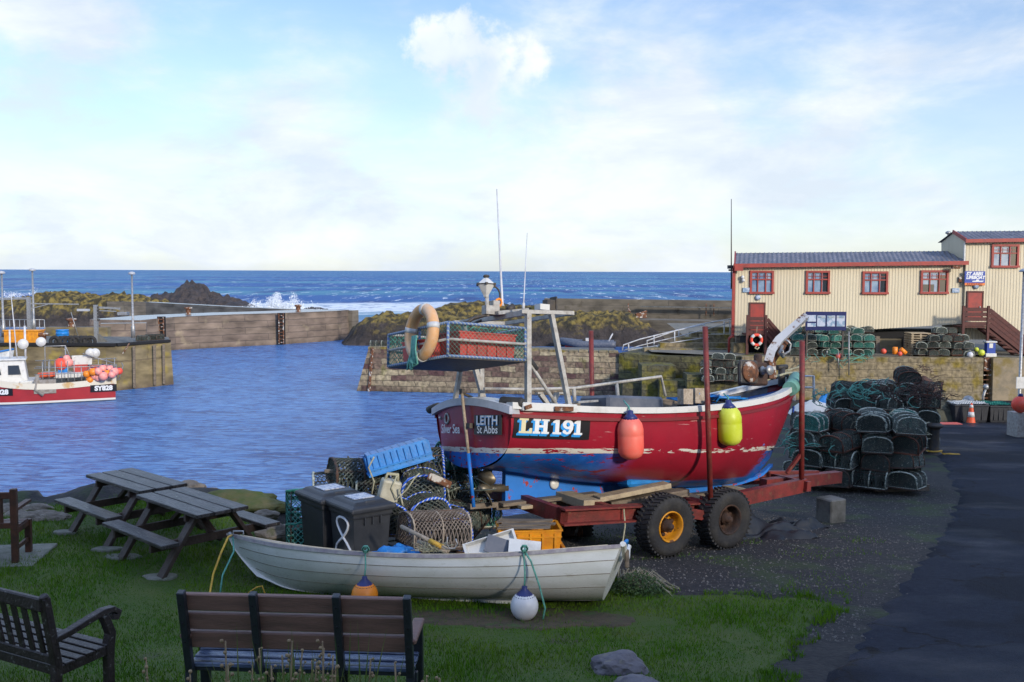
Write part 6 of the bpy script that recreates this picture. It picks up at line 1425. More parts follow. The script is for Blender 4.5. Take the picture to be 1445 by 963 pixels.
# ------------------------------------------------------------------ lobster creels
def pot_fn(L0, W0, H0):
    def f(u, v):     # arch: v around, u along
        x = (u-.5)*L0; a = pi*v; y = -cos(a)*W0/2; z = .06+min(1, max(0, sin(a))**.42)*(H0-.06)
        return V((x, y, z))
    return f
def make_pot(kind, netmat, ropemat, framemat, L0=.68, W0=.58, H0=.39, nr=.0045, nu=12, nv=12, hoopm=None, rr_=.02):
    f = pot_fn(L0, W0, H0); r = thing('lobster_creel', kind, 'lobster creel'); random.seed(len(kind))
    m = MB()
    for s in (-1, 1): m.bar((-L0/2, s*W0/2, .04), (L0/2, s*W0/2, .04), .03, .03); m.bar((s*L0/2, -W0/2, .04), (s*L0/2, W0/2, .04), .03, .03)
    for k in range(6): xx = lerp(-L0/2+.05, L0/2-.05, k/5); m.bar((xx, -W0/2, .025), (xx, W0/2, .025), .045, .014)
    for v in (.22, .5, .78): a, b = f(0, v), f(1, v); m.tube([a, b], .009, 5)
    m.build('frame', framemat, r)
    m = MB()
    for u in (0, .5, 1):
        m.tube([f(u, v/26)+V((random.gauss(0, .003), random.gauss(0, .003), 0)) for v in range(27)], [rr_*(1 if u != .5 else .75)*random.uniform(.6, 1.35) for _ in range(27)], 5)
    for s in (-1, 1): m.tube([(s*L0/2, -W0/2, .045), (s*L0/2, W0/2, .045)], rr_*.8, 5); m.tube([(-L0/2, s*W0/2, .05), (L0/2, s*W0/2, .05)], rr_*.8, 5)
    m.build('hoops', hoopm or ropemat, r)
    m = MB(); m.net(f, nu, nv, nr)
    for s in (0, 1):
        m.net(lambda u, v: V(((s-.5)*L0, -cos(pi*lerp(.1, .9, u))*W0/2*.98, .05+v*(f(s, lerp(.1, .9, u)).z-.05))), 8, 7, nr)
    m.net(lambda u, v: V(((u-.5)*L0, (v-.5)*W0, .05)), 8, 6, nr)
    for s in (.33, .66): m.net(lambda u, v: V(((s-.5)*L0, (u-.5)*W0*.9, .05+v*(H0-.08))), 10, 7, nr*1.3)
    m.tube([V((-.05, -W0/2*.8, .2))+V((.08*cos(a*.785), 0, .08*sin(a*.785))) for a in range(8)], .01, 5, closed=True)
    m.tube([(0, 0, .1), (.02, .02, .2), (-.03, 0, .25)], .02, 5)
    m.build('netting', netmat, r); return r
ORD = ['bottom', 'second', 'third', 'fourth', 'fifth', 'sixth', 'seventh', 'eighth']
NUM = ['first', 'second', 'third', 'fourth', 'fifth', 'sixth', 'seventh', 'eighth', 'ninth', 'tenth', 'eleventh', 'twelfth', 'thirteenth', 'fourteenth']
protos = [make_pot('dark netted creel a', 'net_dark', 'rope_pale', 'pot_frame'), make_pot('teal netted creel b', 'net_teal', 'rope_pale', 'pot_frame'),
          make_pot('rusty framed creel c', 'net_dark', 'rope_pale', 'pot_rust', hoopm='pot_rust'), make_pot('dark creel d', 'net_dark', 'pot_frame', 'pot_frame', nr=.009)]
used = [False]*4
DESC = ['dark creel with pale binding', 'teal netted creel', 'rusty framed creel', 'black weathered creel']
ROWN = ['front', 'middle', 'back']
def pot(k, loc, rz, label, group, tilt=(0, 0), sc_=1.0):
    if used[k]: o = copy_tree(protos[k])
    else: o = protos[k]; used[k] = True
    o.location = loc; o.rotation_euler = (tilt[0], tilt[1], rz); o.scale = (sc_*random.uniform(.93, 1.07), sc_*random.uniform(.92, 1.08), sc_*random.uniform(.93, 1.03)); o['label'] = label; o['group'] = group; return o
random.seed(21)
# the near stack: base line from beneath the trailer tip to beside the bollard, on a pallet
sa, sb = at_g(1132, 690), at_g(1300, 698)
def stack(a, b, cols, rows_fn, yaw, group, name, depth=1, dh=.375, pal=None, back_of=None, sc_=1.0, kinds=(0, 0, 1, 2, 0), jit=.05):
    dirv = (b-a); nn = V((-dirv.y, dirv.x, 0)).normalized()
    for c in range(cols):
        for dpt in range(depth):
            rows = rows_fn(c, dpt)
            for rw in range(rows):
                p = a+dirv*((c+.5)/cols)+nn*(dpt*.62*sc_); zb = gz(p.x, p.y) if back_of is None else back_of
                k = random.choice(kinds); loc = (p.x+random.gauss(0, jit*.6), p.y+random.gauss(0, jit), zb+.12+rw*dh*sc_+random.uniform(0, .02))
                lab = '%s, %s layer, %s from left, %s row of %s' % (DESC[k], ORD[rw], NUM[c], ROWN[dpt] if depth > 2 or not dpt else 'back', name)
                pot(k, loc, yaw+random.choice((0, pi, 0, pi, pi/2))*(1 if sc_ > .99 else 2)+random.gauss(0, .26), lab, group, (random.gauss(0, .06), random.gauss(0, .06)), sc_)
G1 = 'creels stacked beside the road'
prof = [3, 3, 4, 5, 4]
stack(at_g(1118, 690), at_g(1303, 698), 4, lambda c, d: [[4, 3, 4, 4], [4, 4, 4, 3], [3, 4, 4, 4]][d][c], R(62), G1, 'the near stack', depth=3, kinds=(0, 1, 2, 0, 0, 3))
for (px, py, y, k, yw, tl_) in ((1226, 618, 21.4, 0, 1.2, (0, .0)), (1262, 612, 21.6, 1, 1.0, (0, 0)), (1200, 622, 21.3, 0, .8, (0, 0)), (1282, 628, 21.6, 0, 1.5, (0, .3))): pass
G2 = 'creels in the rear stack beside the road'
random.seed(31)
stack(at_g(1172, 640), at_g(1255, 642), 3, lambda c, d: [[5, 5, 4], [5, 5, 5]][d][c], R(70), G2, 'the rear stack', depth=2, kinds=(0, 0, 3, 2))
stack(at_g(1240, 636), at_g(1318, 638), 3, lambda c, d: [[4, 6, 5], [5, 6, 4]][d][c], R(75), G2+' at its right half', 'tallest stack', depth=2, kinds=(0, 3, 0, 2))
for lab_, px_, py_, y_, n_, mt_ in (('pale and green lines tangled over the near creel stack', 1225, 596, 21.6, 46, 'rope_cream'), ('teal line draped over the left of the near creels', 1150, 612, 21.2, 30, 'rope_green'), ('dark net thrown over the tall creel stack', 1282, 545, 26.8, 60, 'net_brown'), ('green line hanging on the rear creel stack', 1205, 545, 26.6, 34, 'rope_green')):
    c_ = at_y(px_, py_, y_); m_b = MB()
    for k in range(n_):
        p_ = V((random.gauss(0, .55), random.gauss(-.25, .25), random.gauss(0, .12))); a0_ = random.uniform(0, 6.28); l_ = random.uniform(.08, .2); m_b.tube([p_+V((l_*cos(a0_+q*1.1)+.03*q*cos(a0_), -.05-.01*q, .5*l_*sin(a0_+q*1.1)-.05*q)) for q in range(6)], .011, 4)
    m_b.tube([V((-.6+.13*q, -.3+.05*sin(q*2), .1*sin(q*1.7))) for q in range(10)], .012, 4)
    single('line_tangle', lab_, 'rope', m_b, mt_, c_)
# pallet
a = at_g(1280, 693); mb = MB()
for k in range(6): mb.box((-.55+k*.22, 0, .12), (.12, 1.0, .02))
for s in (-.45, 0, .45): mb.box((0, s, .05), (1.2, .1, .09)); mb.box((0, s, .108), (1.2, .1, .012))
single('pallet', 'wooden pallet under the right end of the near creel stack', 'pallet', mb, 'timber', a+V((-.2, .4, 0)), R(10))
# quay-top stacks
G3 = 'creels along the quay top left of the stairs'
random.seed(41)
stack(at_y(1118, 497, 54.9)*1, at_y(1234, 497, 54.9)*1, 7, lambda c, d: [3, 3, 3, 4, 4, 4, 3][c] if d == 0 else 4, R(85), G3, 'left quay-top stack', depth=2, back_of=QZ-.1, dh=.4, kinds=(1, 0, 1, 0), sc_=.98)
G4 = 'creels on the quay top under the right window'
stack(at_y(1290, 498, 54.9)*1, at_y(1372, 498, 54.9)*1, 5, lambda c, d: [2, 3, 3, 3, 2][c] if d == 0 else [2, 3, 4, 4, 3][c], R(90), G4, 'right quay-top stack', depth=2, back_of=QZ-.1, dh=.4, kinds=(0, 3, 2, 0), sc_=.98)
G5 = 'creels on the landing steps'
random.seed(51)
stack(at_y(990, 532, 53.0), at_y(1048, 532, 53.0), 4, lambda c, d: [3, 4, 4, 3][c], R(80), G5, 'mossy wall stack', depth=1, back_of=-2.35, kinds=(0, 0, 3))
G6 = 'creels at the end of the stone pier'
for i, (px, yy) in enumerate(((531, 61.3), (544, 61.6), (556, 62))):
    pot((0, 3, 0)[i], (at_y(px, 490, yy).x, yy, PZ+.02), .2*i, 'creel at the tip of the stone pier, %s from the water end' % NUM[i], G6)
G7 = 'creels at the end of the left pier'
for i, (px, yy) in enumerate(((202, 64), (213, 64.6), (222, 65.2))):
    pot(3, (at_y(px, 475, yy).x, yy, LP), .3*i, 'black creel by the ladder on the left pier, %s from the lamp post' % NUM[i], G7)
# slatted crate stack and buoys on the quay top
c = at_y(1298, 500, 55.2); mb = MB()
for k in range(10):
    mb.box((0, 0, .07+k*.13), (1.1, 1.0, .05)); 
    for s in (-.45, 0, .45): mb.box((s, 0, .01+k*.13), (.1, .95, .07))
single('pallet_stack', 'stack of pale wooden pallets on the quay between the creels', 'pallets', mb, 'timber_pale', (c.x, 55.6, QZ))
def buoy(label, px, py, y, r, mat, sz=1.0, group='buoys on the quay top'):
    c = at_y(px, py, y); t = thing('buoy', label, 'buoy', c, group=group); MB().ball((0, 0, 0), r, 14, sz=sz).build('float', mat, t); MB().lathe([(r*.3, r*.9*sz), (r*.2, r*1.15*sz)], n=8).build('eye', 'navy', t)
buoy('coral round buoy hanging over the quay wall edge', 1184, 503, 53.6, .17, 'coral')
buoy('small red buoy left of the pallet stack', 1247, 496, 54.6, .15, 'red_b'); buoy('small red buoy beside the yellow float', 1270, 499.5, 54.4, .13, 'red_b'); buoy('white buoy right of the creels below the stairs', 1369, 501, 54.4, .17, 'white_b'); buoy('pale green buoy beside the fuel pump', 1385, 498, 54.4, .18, 'lime'); buoy('small lime buoy against the rightmost quay creels', 1378, 493.5, 54.8, .13, 'lime')
mb = MB(); c = at_y(1263, 495, 54.6); mb.lathe([(.12, -.2), (.14, -.18), (.14, .18), (.1, .2)], (0, 0, 0), None, 12); mb.tube([(.3, 0, .1), (.6, 0, -.15)], .12, 10); single('yellow_float', 'yellow cylinder floats on the quay top', 'float', mb, 'orange_b', c)
# pale blue and white fuel pump
c = at_y(1396.5, 501, 54.7); fp = thing('fuel_pump', 'small white and blue fuel pump on the quay', 'pump', (c.x, 54.7, QZ))
MB().box((0, 0, .1), (.6, .4, .2)).box((0, 0, .82), (.62, .42, .09)).build('casing', 'white', fp, .02); MB().box((0, 0, .5), (.46, .34, .6)).build('panel', 'sign_blue', fp); MB().box((-.02, -.18, .62), (.2, .02, .25)).build('dial', 'white', fp)
# thin fence stakes and green net draped at the wall edge
mb = MB()
for px, t_, b_ in ((1183, 498, 520), (1198, 468, 530), (1167, 495, 500)): mb.tube([at_y(px, b_, 53.5), at_y(px, t_, 53.5)], .035, 6)
single('quay_stakes', 'thin poles standing against the quay wall edge', 'poles', mb, 'galv', (0, 0, 0))
mb = MB(); random.seed(6)
for k in range(16):
    px = random.uniform(1115, 1240); a = at_y(px, 499, 53.6); mb.tube([a, a+V((random.uniform(-.5, .5), -.05, -random.uniform(.1, .5))), a+V((random.uniform(-1, 1), 0, -random.uniform(.0, .9)))], .018, 4)
single('hanging_ropes', 'tangled green ropes trailing over the quay wall', 'rope', mb, 'rope_green', (0, 0, 0))
mb = MB()
for k in range(2): px = (1140, 1166)[k]; mb.tube([at_y(px-20, 560, 53.2), at_y(px, 528, 53.2)], .02, 4)
# ------------------------------------------------------------------ creel pile behind the bins
random.seed(61)
G8 = 'creels heaped by the wheelie bins'
blue_proto = make_pot('blue roped creel', 'net_dark', 'rope_blue', 'pot_frame', .74, .56, .46, .007, 11, 11, 'rope_blue', .017)
tan_proto = make_pot('tan netted creel', 'net_tan', 'rope_tan', 'pot_frame', .74, .56, .44, .006, 15, 14, 'rope_tan', .013)
green_proto = make_pot('green netted creel', 'net_teal', 'rope_green', 'pot_frame', .72, .54, .44, .006, 12, 12, 'net_green', .014)
def place(proto, first, px, py, y, rz, label, tilt=(0, 0), s=1.0, z=None):
    o = proto if first else copy_tree(proto); c = at_y(px, py, y); o.location = c; o.rotation_euler = (tilt[0], tilt[1], rz); o.scale = (s,)*3; o['label'] = label; o['group'] = G8; return o
place(tan_proto, True, 611, 772, 12.55, R(28), 'tan rope-netted creel lying on its base in front of the heap', (R(0), R(4)), 1.05)
place(blue_proto, True, 598, 745, 13.2, R(115), 'creel with blue striped hoops in the middle of the heap', (R(-10), R(0)), 1.05)
place(blue_proto, False, 592, 708, 13.6, R(100), 'blue hooped creel second from the top of the heap', (R(5), R(-5)), 1.05)
place(blue_proto, False, 588, 680, 13.9, R(10), 'creel with blue hoops and pale rope rim below the blue crate', (0, R(-3)), 1.0)
place(blue_proto, False, 632, 770, 13.1, R(95), 'blue hooped creel at the right foot of the heap', (R(10), 0), 1.0)
place(blue_proto, False, 560, 750, 13.1, R(80), 'blue hooped creel half hidden behind the number 8 bin', (R(0), 0), 1.0)
for i, (px, py, y, rz, k, lab) in enumerate(((505, 688, 14.0, .4, 3, 'black weathered creel at the upper left of the heap'), (545, 712, 13.9, .1, 0, 'dark creel behind the bin lids'), (480, 705, 14.0, .2, 0, 'dark creel showing above the left bin lid'), (556, 672, 14.3, 1.0, 3, 'black creel under the blue crate'), (622, 715, 14.2, .5, 0, 'dark creel beneath the red boat stern'), (650, 745, 14.0, 1.2, 3, 'black creel beside the propeller'), (520, 745, 13.4, .2, 0, 'dark creel at the bottom behind the bins'), (640, 690, 14.6, .2, 1, 'teal creel behind the heap under the stern'), (668, 745, 14.4, .2, 1, 'teal creel in the shade of the keel'))):
    pot(k, at_y(px, py, y), rz, lab, G8, (random.gauss(0, .1), random.gauss(0, .1)), 1.08)
place(green_proto, True, 440, 742, 13.6, R(100), 'tall green-netted creel standing on end left of the bins', (0, R(-72)), 1.25)
place(green_proto, False, 650, 668, 14.7, R(30), 'green netted creel under the transom', (0, R(10)), 1.0)
mb = MB(); random.seed(9)
for k in range(60):
    c = V((random.gauss(0, .45), random.gauss(0, .3), random.uniform(-.2, .5))); mb.tube([c, c+V((random.gauss(0, .2), random.gauss(0, .2), random.gauss(0, .12))), c+V((random.gauss(0, .3), random.gauss(0, .3), random.gauss(0, .15)))], .012, 4)
single('net_tangle', 'dark tangle of net and line in the middle of the creel heap', 'net', mb, 'net_dark', at_y(570, 725, 13.9))
def timber(label, a, b, w, h, mat='timber_pale'): return single('driftwood', label, 'timber', MB().bar(a, b, w, h), mat, (0, 0, 0), bevel=.008)
timber('rusty brown board sticking out of the creel heap', at_y(605, 672, 13.0), at_y(635, 685, 13.3), .05, .1, 'rust')
timber('dark board across the creel heap', at_y(458, 665, 13.8), at_y(560, 668, 13.8), .06, .05, 'timber')
c = at_y(549, 682, 12.9); t = thing('jerry_can', 'dirty white plastic can tilted on the creel heap', 'can', at_y(544, 712, 12.9), R(15), rot=Matrix.Rotation(R(15), 3, 'Y') @ Matrix.Rotation(R(20), 3, 'Z'))
MB().box((0, 0, .17), (.26, .18, .34)).build('body', M('dirty_plastic', (.5, .48, .38), (.32, .3, .22), .55, scale=6), t, .03, 2); MB().tube([(-.09, 0, .33), (-.08, 0, .41), (.06, 0, .42), (.08, 0, .33)], .022, 6).build('handle', 'rope_cream', t)
for i, (p, lab) in enumerate((([(528, 645), (520, 660), (528, 680), (524, 700)], 'thin cream rope over the blue crate end'), ([(560, 672), (552, 690), (560, 705), (575, 690), (585, 675), (592, 668)], 'cream rope lying across the blue hoops'), ([(563, 690), (570, 720), (556, 735)], 'cream rope beside the dirty white can'))):
    rope_th(lab, [at_y(a, b, 12.8) for a, b in p], 'rope_cream', .011)
c = at_y(557, 630, 13.6)
bc = thing('fish_crate', 'bright blue plastic crate tipped upside down on top of the creels', 'crate', c, rot=Matrix.Rotation(R(14), 3, 'Z') @ Matrix.Rotation(R(-14), 3, 'Y') @ Matrix.Rotation(R(174), 3, 'X'))
m = open_box(.88, .54, .27, .02); m.build('box', 'blue_plastic', bc)
m = MB()
for s in (-1, 1):
    for k in range(9): m.box((-.36+k*.09, s*.272, .13), (.016, .022, .2))
    m.bar((-.44, s*.285, .2), (.44, s*.285, .2), .03, .02)
for s in (-1, 1):
    for k in range(5): m.box((s*.44, -.2+k*.1, .13), (.022, .016, .2))
m.build('ribs', 'blue_plastic', bc)
m = MB(); 
for i in range(8):
    for j in range(4): m.lathe([(.012, 0), (.001, -.003)], (-.35+i*.1, -.18+j*.12, -.001), None, 6)
m.build('drain_holes', 'dark', bc)
mb = MB(); a = at_y(418, 728, 13.4); mb.tube([a, a+V((.15, 0, .05)), a+V((.3, -.05, -.04)), a+V((.5, 0, .02))], .03, 6); single('rope', 'turquoise rope tail on the rocks left of the bins', 'rope', mb, 'rope_green', (0, 0, 0))

# ------------------------------------------------------------------ picnic tables
def make_picnic(label):
    t = thing('picnic_table', label, 'picnic table', group='picnic tables on the lawn'); Lp = 1.55; h = .73
    for k in range(3): MB().box((0, (k-1)*.235, h-.022), (Lp, .215, .045)).build('table_plank', 'picnic_top', t, .006)
    for s in (-1, 1): MB().box((0, s*.68, .43), (Lp, .22, .045)).build('seat', 'picnic_top', t, .006)
    for s in (-1, 1):
        x = s*.52
        for q in (-1, 1): MB().bar((x, q*.68, 0.0), (x, q*.22, h-.05), .05, .135, up=V((1, 0, 0))).build('leg', 'picnic_leg', t, .005)
        MB().bar((x-s*.052, -.78, .36), (x-s*.052, .78, .36), .048, .1).bar((x-s*.052, -.34, h-.09), (x-s*.052, .34, h-.09), .048, .08).build('crossbar', 'picnic_leg', t, .004)
    MB().bar((.47, 0, .4), (.1, 0, h-.07), .045, .07, up=V((0, 1, 0))).bar((-.47, 0, .4), (-.1, 0, h-.07), .045, .07, up=V((0, 1, 0))).build('brace', 'picnic_leg', t)
    return t
A_, B_, C_, D_ = at_z(190.6, 698.7, .73), at_z(277, 728, .73), at_z(349, 713.8, .73), at_z(265, 686.5, .73)
cen = (A_+B_+C_+D_)/4; pa = atan2((B_-A_).y, (B_-A_).x)
p1_ = make_picnic('weathered picnic table nearest the dinghy bow'); p1_.location = (cen.x, cen.y, 0); p1_.rotation_euler = (0, 0, pa)
A2, B2_, C2, D2 = at_z(129, 669, .73), at_z(184, 697, .73), at_z(262, 684, .73), at_z(193, 656.5, .73)
ce2 = (A2+B2_+C2+D2)/4; p2_ = copy_tree(p1_); p2_['label'] = 'weathered picnic table nearer the water, behind the other'; p2_.location = (ce2.x, ce2.y, 0); p2_.rotation_euler = (0, 0, pa+.02)
def flatstone(label, px, py, rx, ry, mat='slab'):
    c = at_g(px, py); m = MB(); n = 12; random.seed(int(px)); rs = [random.uniform(.8, 1.15) for _ in range(n)]
    m.loft([[(rx*s*rs[i]*cos(2*pi*i/n), ry*s*rs[i]*sin(2*pi*i/n), z) for i in range(n)] for s, z in ((1, -.03), (1, .02), (.93, .035))], closed=True, cap1=True, smooth=False); return single('foot_slab', label, 'slab', m, mat, c, group='stone slabs under the picnic table feet')
flatstone('flat stone under the front foot of the nearer picnic table', 226, 816, .19, .12); flatstone('flat stone between the feet of both picnic tables', 175, 788, .25, .12); flatstone('flat stone under the back foot of the far picnic table', 150, 777, .2, .1); flatstone('flat stone at the far picnic table left foot', 92, 753, .16, .09)
# ------------------------------------------------------------------ plastic plank bench (seen from behind)
bl_, br_ = at_y(252, 846, 7.08), at_y(578, 838, 6.98)
bc_ = (bl_+br_)/2; ba = atan2(br_.y-bl_.y, br_.x-bl_.x); BW = (br_-bl_).length; g0 = gz(bc_.x, bc_.y+.25)
be = thing('park_bench', 'brown plank bench with black posts, seen from behind', 'bench', (bc_.x, bc_.y, g0), ba)
TH = bc_.z-g0+.0
def back_at(z): return .14-(z-.35)*.14/(TH-.35)        # back leans toward the viewer going up
for k in range(3):
    zc = TH-.075-k*.152; yb = back_at(zc)
    MB().box((0, yb+.05, zc), (BW-.02, .045, .132), Matrix.Rotation(R(-9), 3, 'X').inverted()).build('back_slat', 'plank_brown', be, .008)
for i, x in enumerate((-BW/2+.02, -BW/2+BW*.325, BW/2-BW*.315, BW/2-.02)):
    m = MB(); m.bar((x, back_at(TH+.02)-.0, TH+.02), (x, back_at(.33)+.0, .33), .06, .055, up=V((1, 0, 0))); 
    if i in (0, 3): m.bar((x, .15, .36), (x, .1, -.1), .06, .06, up=V((1, 0, 0)))
    m.build('back_post', 'plank_black', be, .006)
    m = MB()
    for k in range(3): zc = TH-.075-k*.152; m.lathe([(.009, 0), (.007, .004)], (x, back_at(zc)-.032, zc), Matrix.Rotation(pi/2, 3, 'X'), 8)
    m.build('bolt', 'dark', be)
for k in range(3): MB().box((0, .22+k*.115, .40-.012*(3-k)), (BW, .105, .035)).build('seat_slat', 'seat_plank', be, .006)
MB().box((0, .2, .35), (BW, .04, .07)).box((0, .48, .36), (BW, .04, .06)).build('seat_rail', 'plank_black', be, .005)
for s in (-1, 1):
    x = s*(BW/2-.01); m = MB(); m.bar((x, .5, -.1), (x, .45, .62), .06, .07, up=V((1, 0, 0))); m.bar((x, .14, -.1), (x, .2, .35), .06, .07, up=V((1, 0, 0))); m.build('leg', 'plank_black', be, .006)
    MB().bar((x, .08, .61), (x, .5, .63), .085, .04).build('armrest', 'plank_brown', be, .01)
for x in (-.28, .28): MB().bar((x, .36, -.1), (x, .36, .36), .06, .07).build('leg', 'plank_black', be, .005)
# ------------------------------------------------------------------ dark armchair bench bottom left
ptop = at_y(62, 840, 6.85); g0 = gz(ptop.x, ptop.y)
ab = thing('garden_bench', 'dark slatted hardwood bench with curled armrest, bottom left', 'bench', (ptop.x, ptop.y, g0), R(-28))   # local -x runs along the bench, +y is forward
H = ptop.z-g0; DK = 'dark_wood'
def bk(z): return .0+(H-z)*.16
MB().tube([(0, bk(H-.02), H-.03), (0, bk(H)-.01, H)], [.036, .03], 10).bar((0, bk(H), H-.02), (0, bk(.42), .42), .06, .065, up=V((1, 0, 0))).bar((0, bk(.44), .44), (0, bk(.4)-.03, -.1), .06, .065, up=V((1, 0, 0))).build('back_post', DK, ab, .006)
MB().bar((0, bk(H)-.01, H-.07), (-1.5, bk(H)-.01, H-.07), .045, .1).bar((0, bk(.5), .47), (-1.5, bk(.5), .47), .04, .07).build('back_rail', DK, ab, .01)
for k in range(11):
    x = -.12-k*.115; MB().bar((x, bk(H)+.0, H-.1), (x, bk(.5), .49), .05, .016, up=V((0, 1, 0))).build('back_slat', DK, ab)
for k in range(5): MB().box((-.72, .17+k*.088, .42+.004*k), (1.5, .07, .022)).build('seat_slat', DK, ab, .004)
MB().bar((0, .1, .385), (0, .54, .40), .045, .07).bar((-1.45, .1, .385), (-1.45, .54, .4), .045, .07).bar((0, .54, .38), (-1.5, .54, .38), .03, .07).bar((0, .1, .38), (-1.5, .1, .38), .03, .07).build('seat_rail', DK, ab, .004)
m = MB(); ap = [(0, .06, .62), (0, .2, .64), (0, .36, .675), (0, .48, .70), (0, .57, .695), (0, .62, .66), (0, .60, .625), (0, .56, .64)]
n_ = len(ap); rg = []
for i, p in enumerate(ap):
    d = (V(ap[min(i+1, n_-1)])-V(ap[max(i-1, 0)])).normalized(); nn = V((0, -d.z, d.y)); wv = V((.035, 0, 0)); th = .022
    rg.append([V(p)-wv-nn*th, V(p)+wv-nn*th, V(p)+wv+nn*th, V(p)-wv+nn*th])
m.loft(rg, closed=True, cap0=True, cap1=True, smooth=False); m.build('armrest', DK, ab, .008)
MB().loft([[(-.032, y-w2, z), (.032, y-w2, z), (.032, y+w2, z), (-.032, y+w2, z)] for z, y, w2 in ((-.1, .53, .032), (.3, .53, .032), (.42, .53, .04), (.52, .55, .034), (.6, .52, .032), (.67, .49, .034))], closed=True, cap0=True, cap1=True, smooth=False).build('front_leg', DK, ab, .006)
a = at_g(30, 995); 
# ------------------------------------------------------------------ far-left bench on paving
c = at_z(22, 795, .02); fb3 = thing('garden_bench', 'reddish wooden bench on a paving slab at the left edge', 'bench', (c.x, c.y, .02), R(8))
RW = 'red_wood'
MB().box((0, 0, .46), (.075, .075, .92)).build('back_post', RW, fb3, .006); MB().box((-1.45, 0, .46), (.075, .075, .92)).build('back_post', RW, fb3, .006)
MB().box((-.72, 0, .84), (1.4, .045, .08)).box((-.72, 0, .47), (1.4, .045, .07)).build('back_rail', RW, fb3, .006)
for k in range(8): MB().box((-.17-k*.16, 0, .655), (.09, .018, .3)).build('back_slat', RW, fb3)
for k in range(4): MB().box((-.72, .1+k*.105, .43), (1.45, .09, .025)).build('seat_slat', RW, fb3)
MB().box((0, .48, .2), (.07, .07, .46)).build('leg', RW, fb3); MB().box((-1.45, .48, .2), (.07, .07, .46)).build('leg', RW, fb3)
MB().bar((0, 0, .39), (0, .48, .39), .04, .07).bar((0, .02, .18), (0, .48, .18), .03, .05).build('seat_rail', RW, fb3); MB().bar((0, 0, .66), (0, .52, .66), .07, .035).build('armrest', RW, fb3)
MB().box((0, 0, 0), (2.4, 1.0, .06))
single('paving_slab', 'concrete slab beneath the reddish bench at the left edge', 'slab', MB().box((0, 0, 0), (2.6, 1.0, .06)), 'slab', (c.x-1.1, c.y+.2, .0), R(8), bevel=.01)
# ------------------------------------------------------------------ rocks
def rock(label, loc, r, sz, mat, seed, name='boulder', cat='rock', group=None):
    bm = bmesh.new(); bmesh.ops.create_icosphere(bm, subdivisions=4, radius=1)
    for v in bm.verts:
        q = v.co*1.1+V((seed*3.1, 0, 0)); d = 1+.28*noise.noise(q)+.12*noise.fractal(q*2.5, 1, 2, 4)-.12*noise.voronoi(q*1.3)[0][0]
        v.co = V((v.co.x*d*r*sz[0], v.co.y*d*r*sz[1], v.co.z*d*r*sz[2]))
    me = bpy.data.meshes.new(name); bm.to_mesh(me); bm.free(); me.materials.append(MT[mat])
    o = bpy.data.objects.new(name, me); col.objects.link(o); o.location = loc; return tag(o, label, cat, group)
c = at_g(875, 950); rock('large purplish-grey boulder on the lawn', (c.x, c.y, c.z+.05), .23, (1.1, .75, .62), 'rock_blue', 1)
c = at_g(902, 976); rock('smaller smooth boulder half out of frame below the large one', (c.x, c.y, c.z+.03), .2, (1, .8, .5), 'rock_blue', 2)
for i, (px, py, r_, lab) in enumerate(((62, 728, .22, 'long brown rubble rock at the shore left of the picnic tables'), (20, 728, .2, 'brown shore rock beside the reddish bench'), (98, 722, .15, 'small rock at the shore behind the far picnic table seat'), (160, 702, .13, 'dark pointed rock seen under the far picnic table'), (392, 748, .24, 'weedy shore rock left of the bins'), (418, 744, .22, 'shore rock against the left wheelie bin'), (360, 712, .2, 'mossy shore rock beyond the dinghy bow'))):
    c = at_z(px, py, 0); rock(lab, (c.x, c.y, -.05), r_, (1.3, .8, .6), 'rock_brown', 5+i, 'shore_rock', group='rocks along the lawn edge')
random.seed(19)
for i in range(9):
    px_ = (8, 36, 52, 76, 112, 268, 296, 330, 376)[i]; c = at_z(px_, (722, 735, 720, 733, 719, 690, 697, 706, 728)[i], 0); rock('rubble stone in the low bank behind the tables, %s from the left' % NUM[i], (c.x, c.y, .0), random.uniform(.13, .24), (1.3, .8, .6), 'rock_brown', 20+i, 'rubble_stone', group='rubble stones along the lawn edge')
c = at_z(322, 716, 0); MT['mossy'] = M('mossy_bank', (.06, .085, .02), (.13, .11, .05), .95, scale=3, bump=1, bscale=14); rock('long low mossy hump on the bank right of the picnic tables', (c.x+.1, c.y+.2, -.05), .5, (1.9, .8, .55), 'mossy', 33, 'mossy_hump')
# shrubs and reeds by the dinghy stern
c = at_g(900, 838); mb = MB(); random.seed(14)
for k in range(1500):
    a, e = random.uniform(0, 6.28), random.random()**.5; x, y = .33*e*cos(a), .22*e*sin(a); z = random.random()*.27*(1-e*e*.7); s = .022
    p = V((x, y, z)); d = V((random.gauss(0, 1), random.gauss(0, 1), random.gauss(0, 1))).normalized()*s; d2 = d.orthogonal().normalized()*s*.5
    mb.add([p-d2, p+d, p+d2, p-d*.4], [(0, 1, 2, 3)])
single('low_bush', 'small dark green bush beside the dinghy stern', 'bush', mb, 'bush', c)
c = at_g(885, 832); mb = MB()
for k in range(160):
    a = random.uniform(-.9, 1.7); l = random.uniform(.25, .55); b0 = V((random.gauss(0, .08), random.gauss(0, .1), 0)); d = V((cos(a), sin(a)*.5, 0)); mb.tube([b0+V((0, 0, .02)), b0+d*l*.5+V((0, 0, .1+random.random()*.12)), b0+d*l+V((0, 0, random.random()*.08))], .005, 3)
single('reed_heap', 'heap of pale dry reeds behind the dinghy stern', 'reeds', mb, 'straw', c)
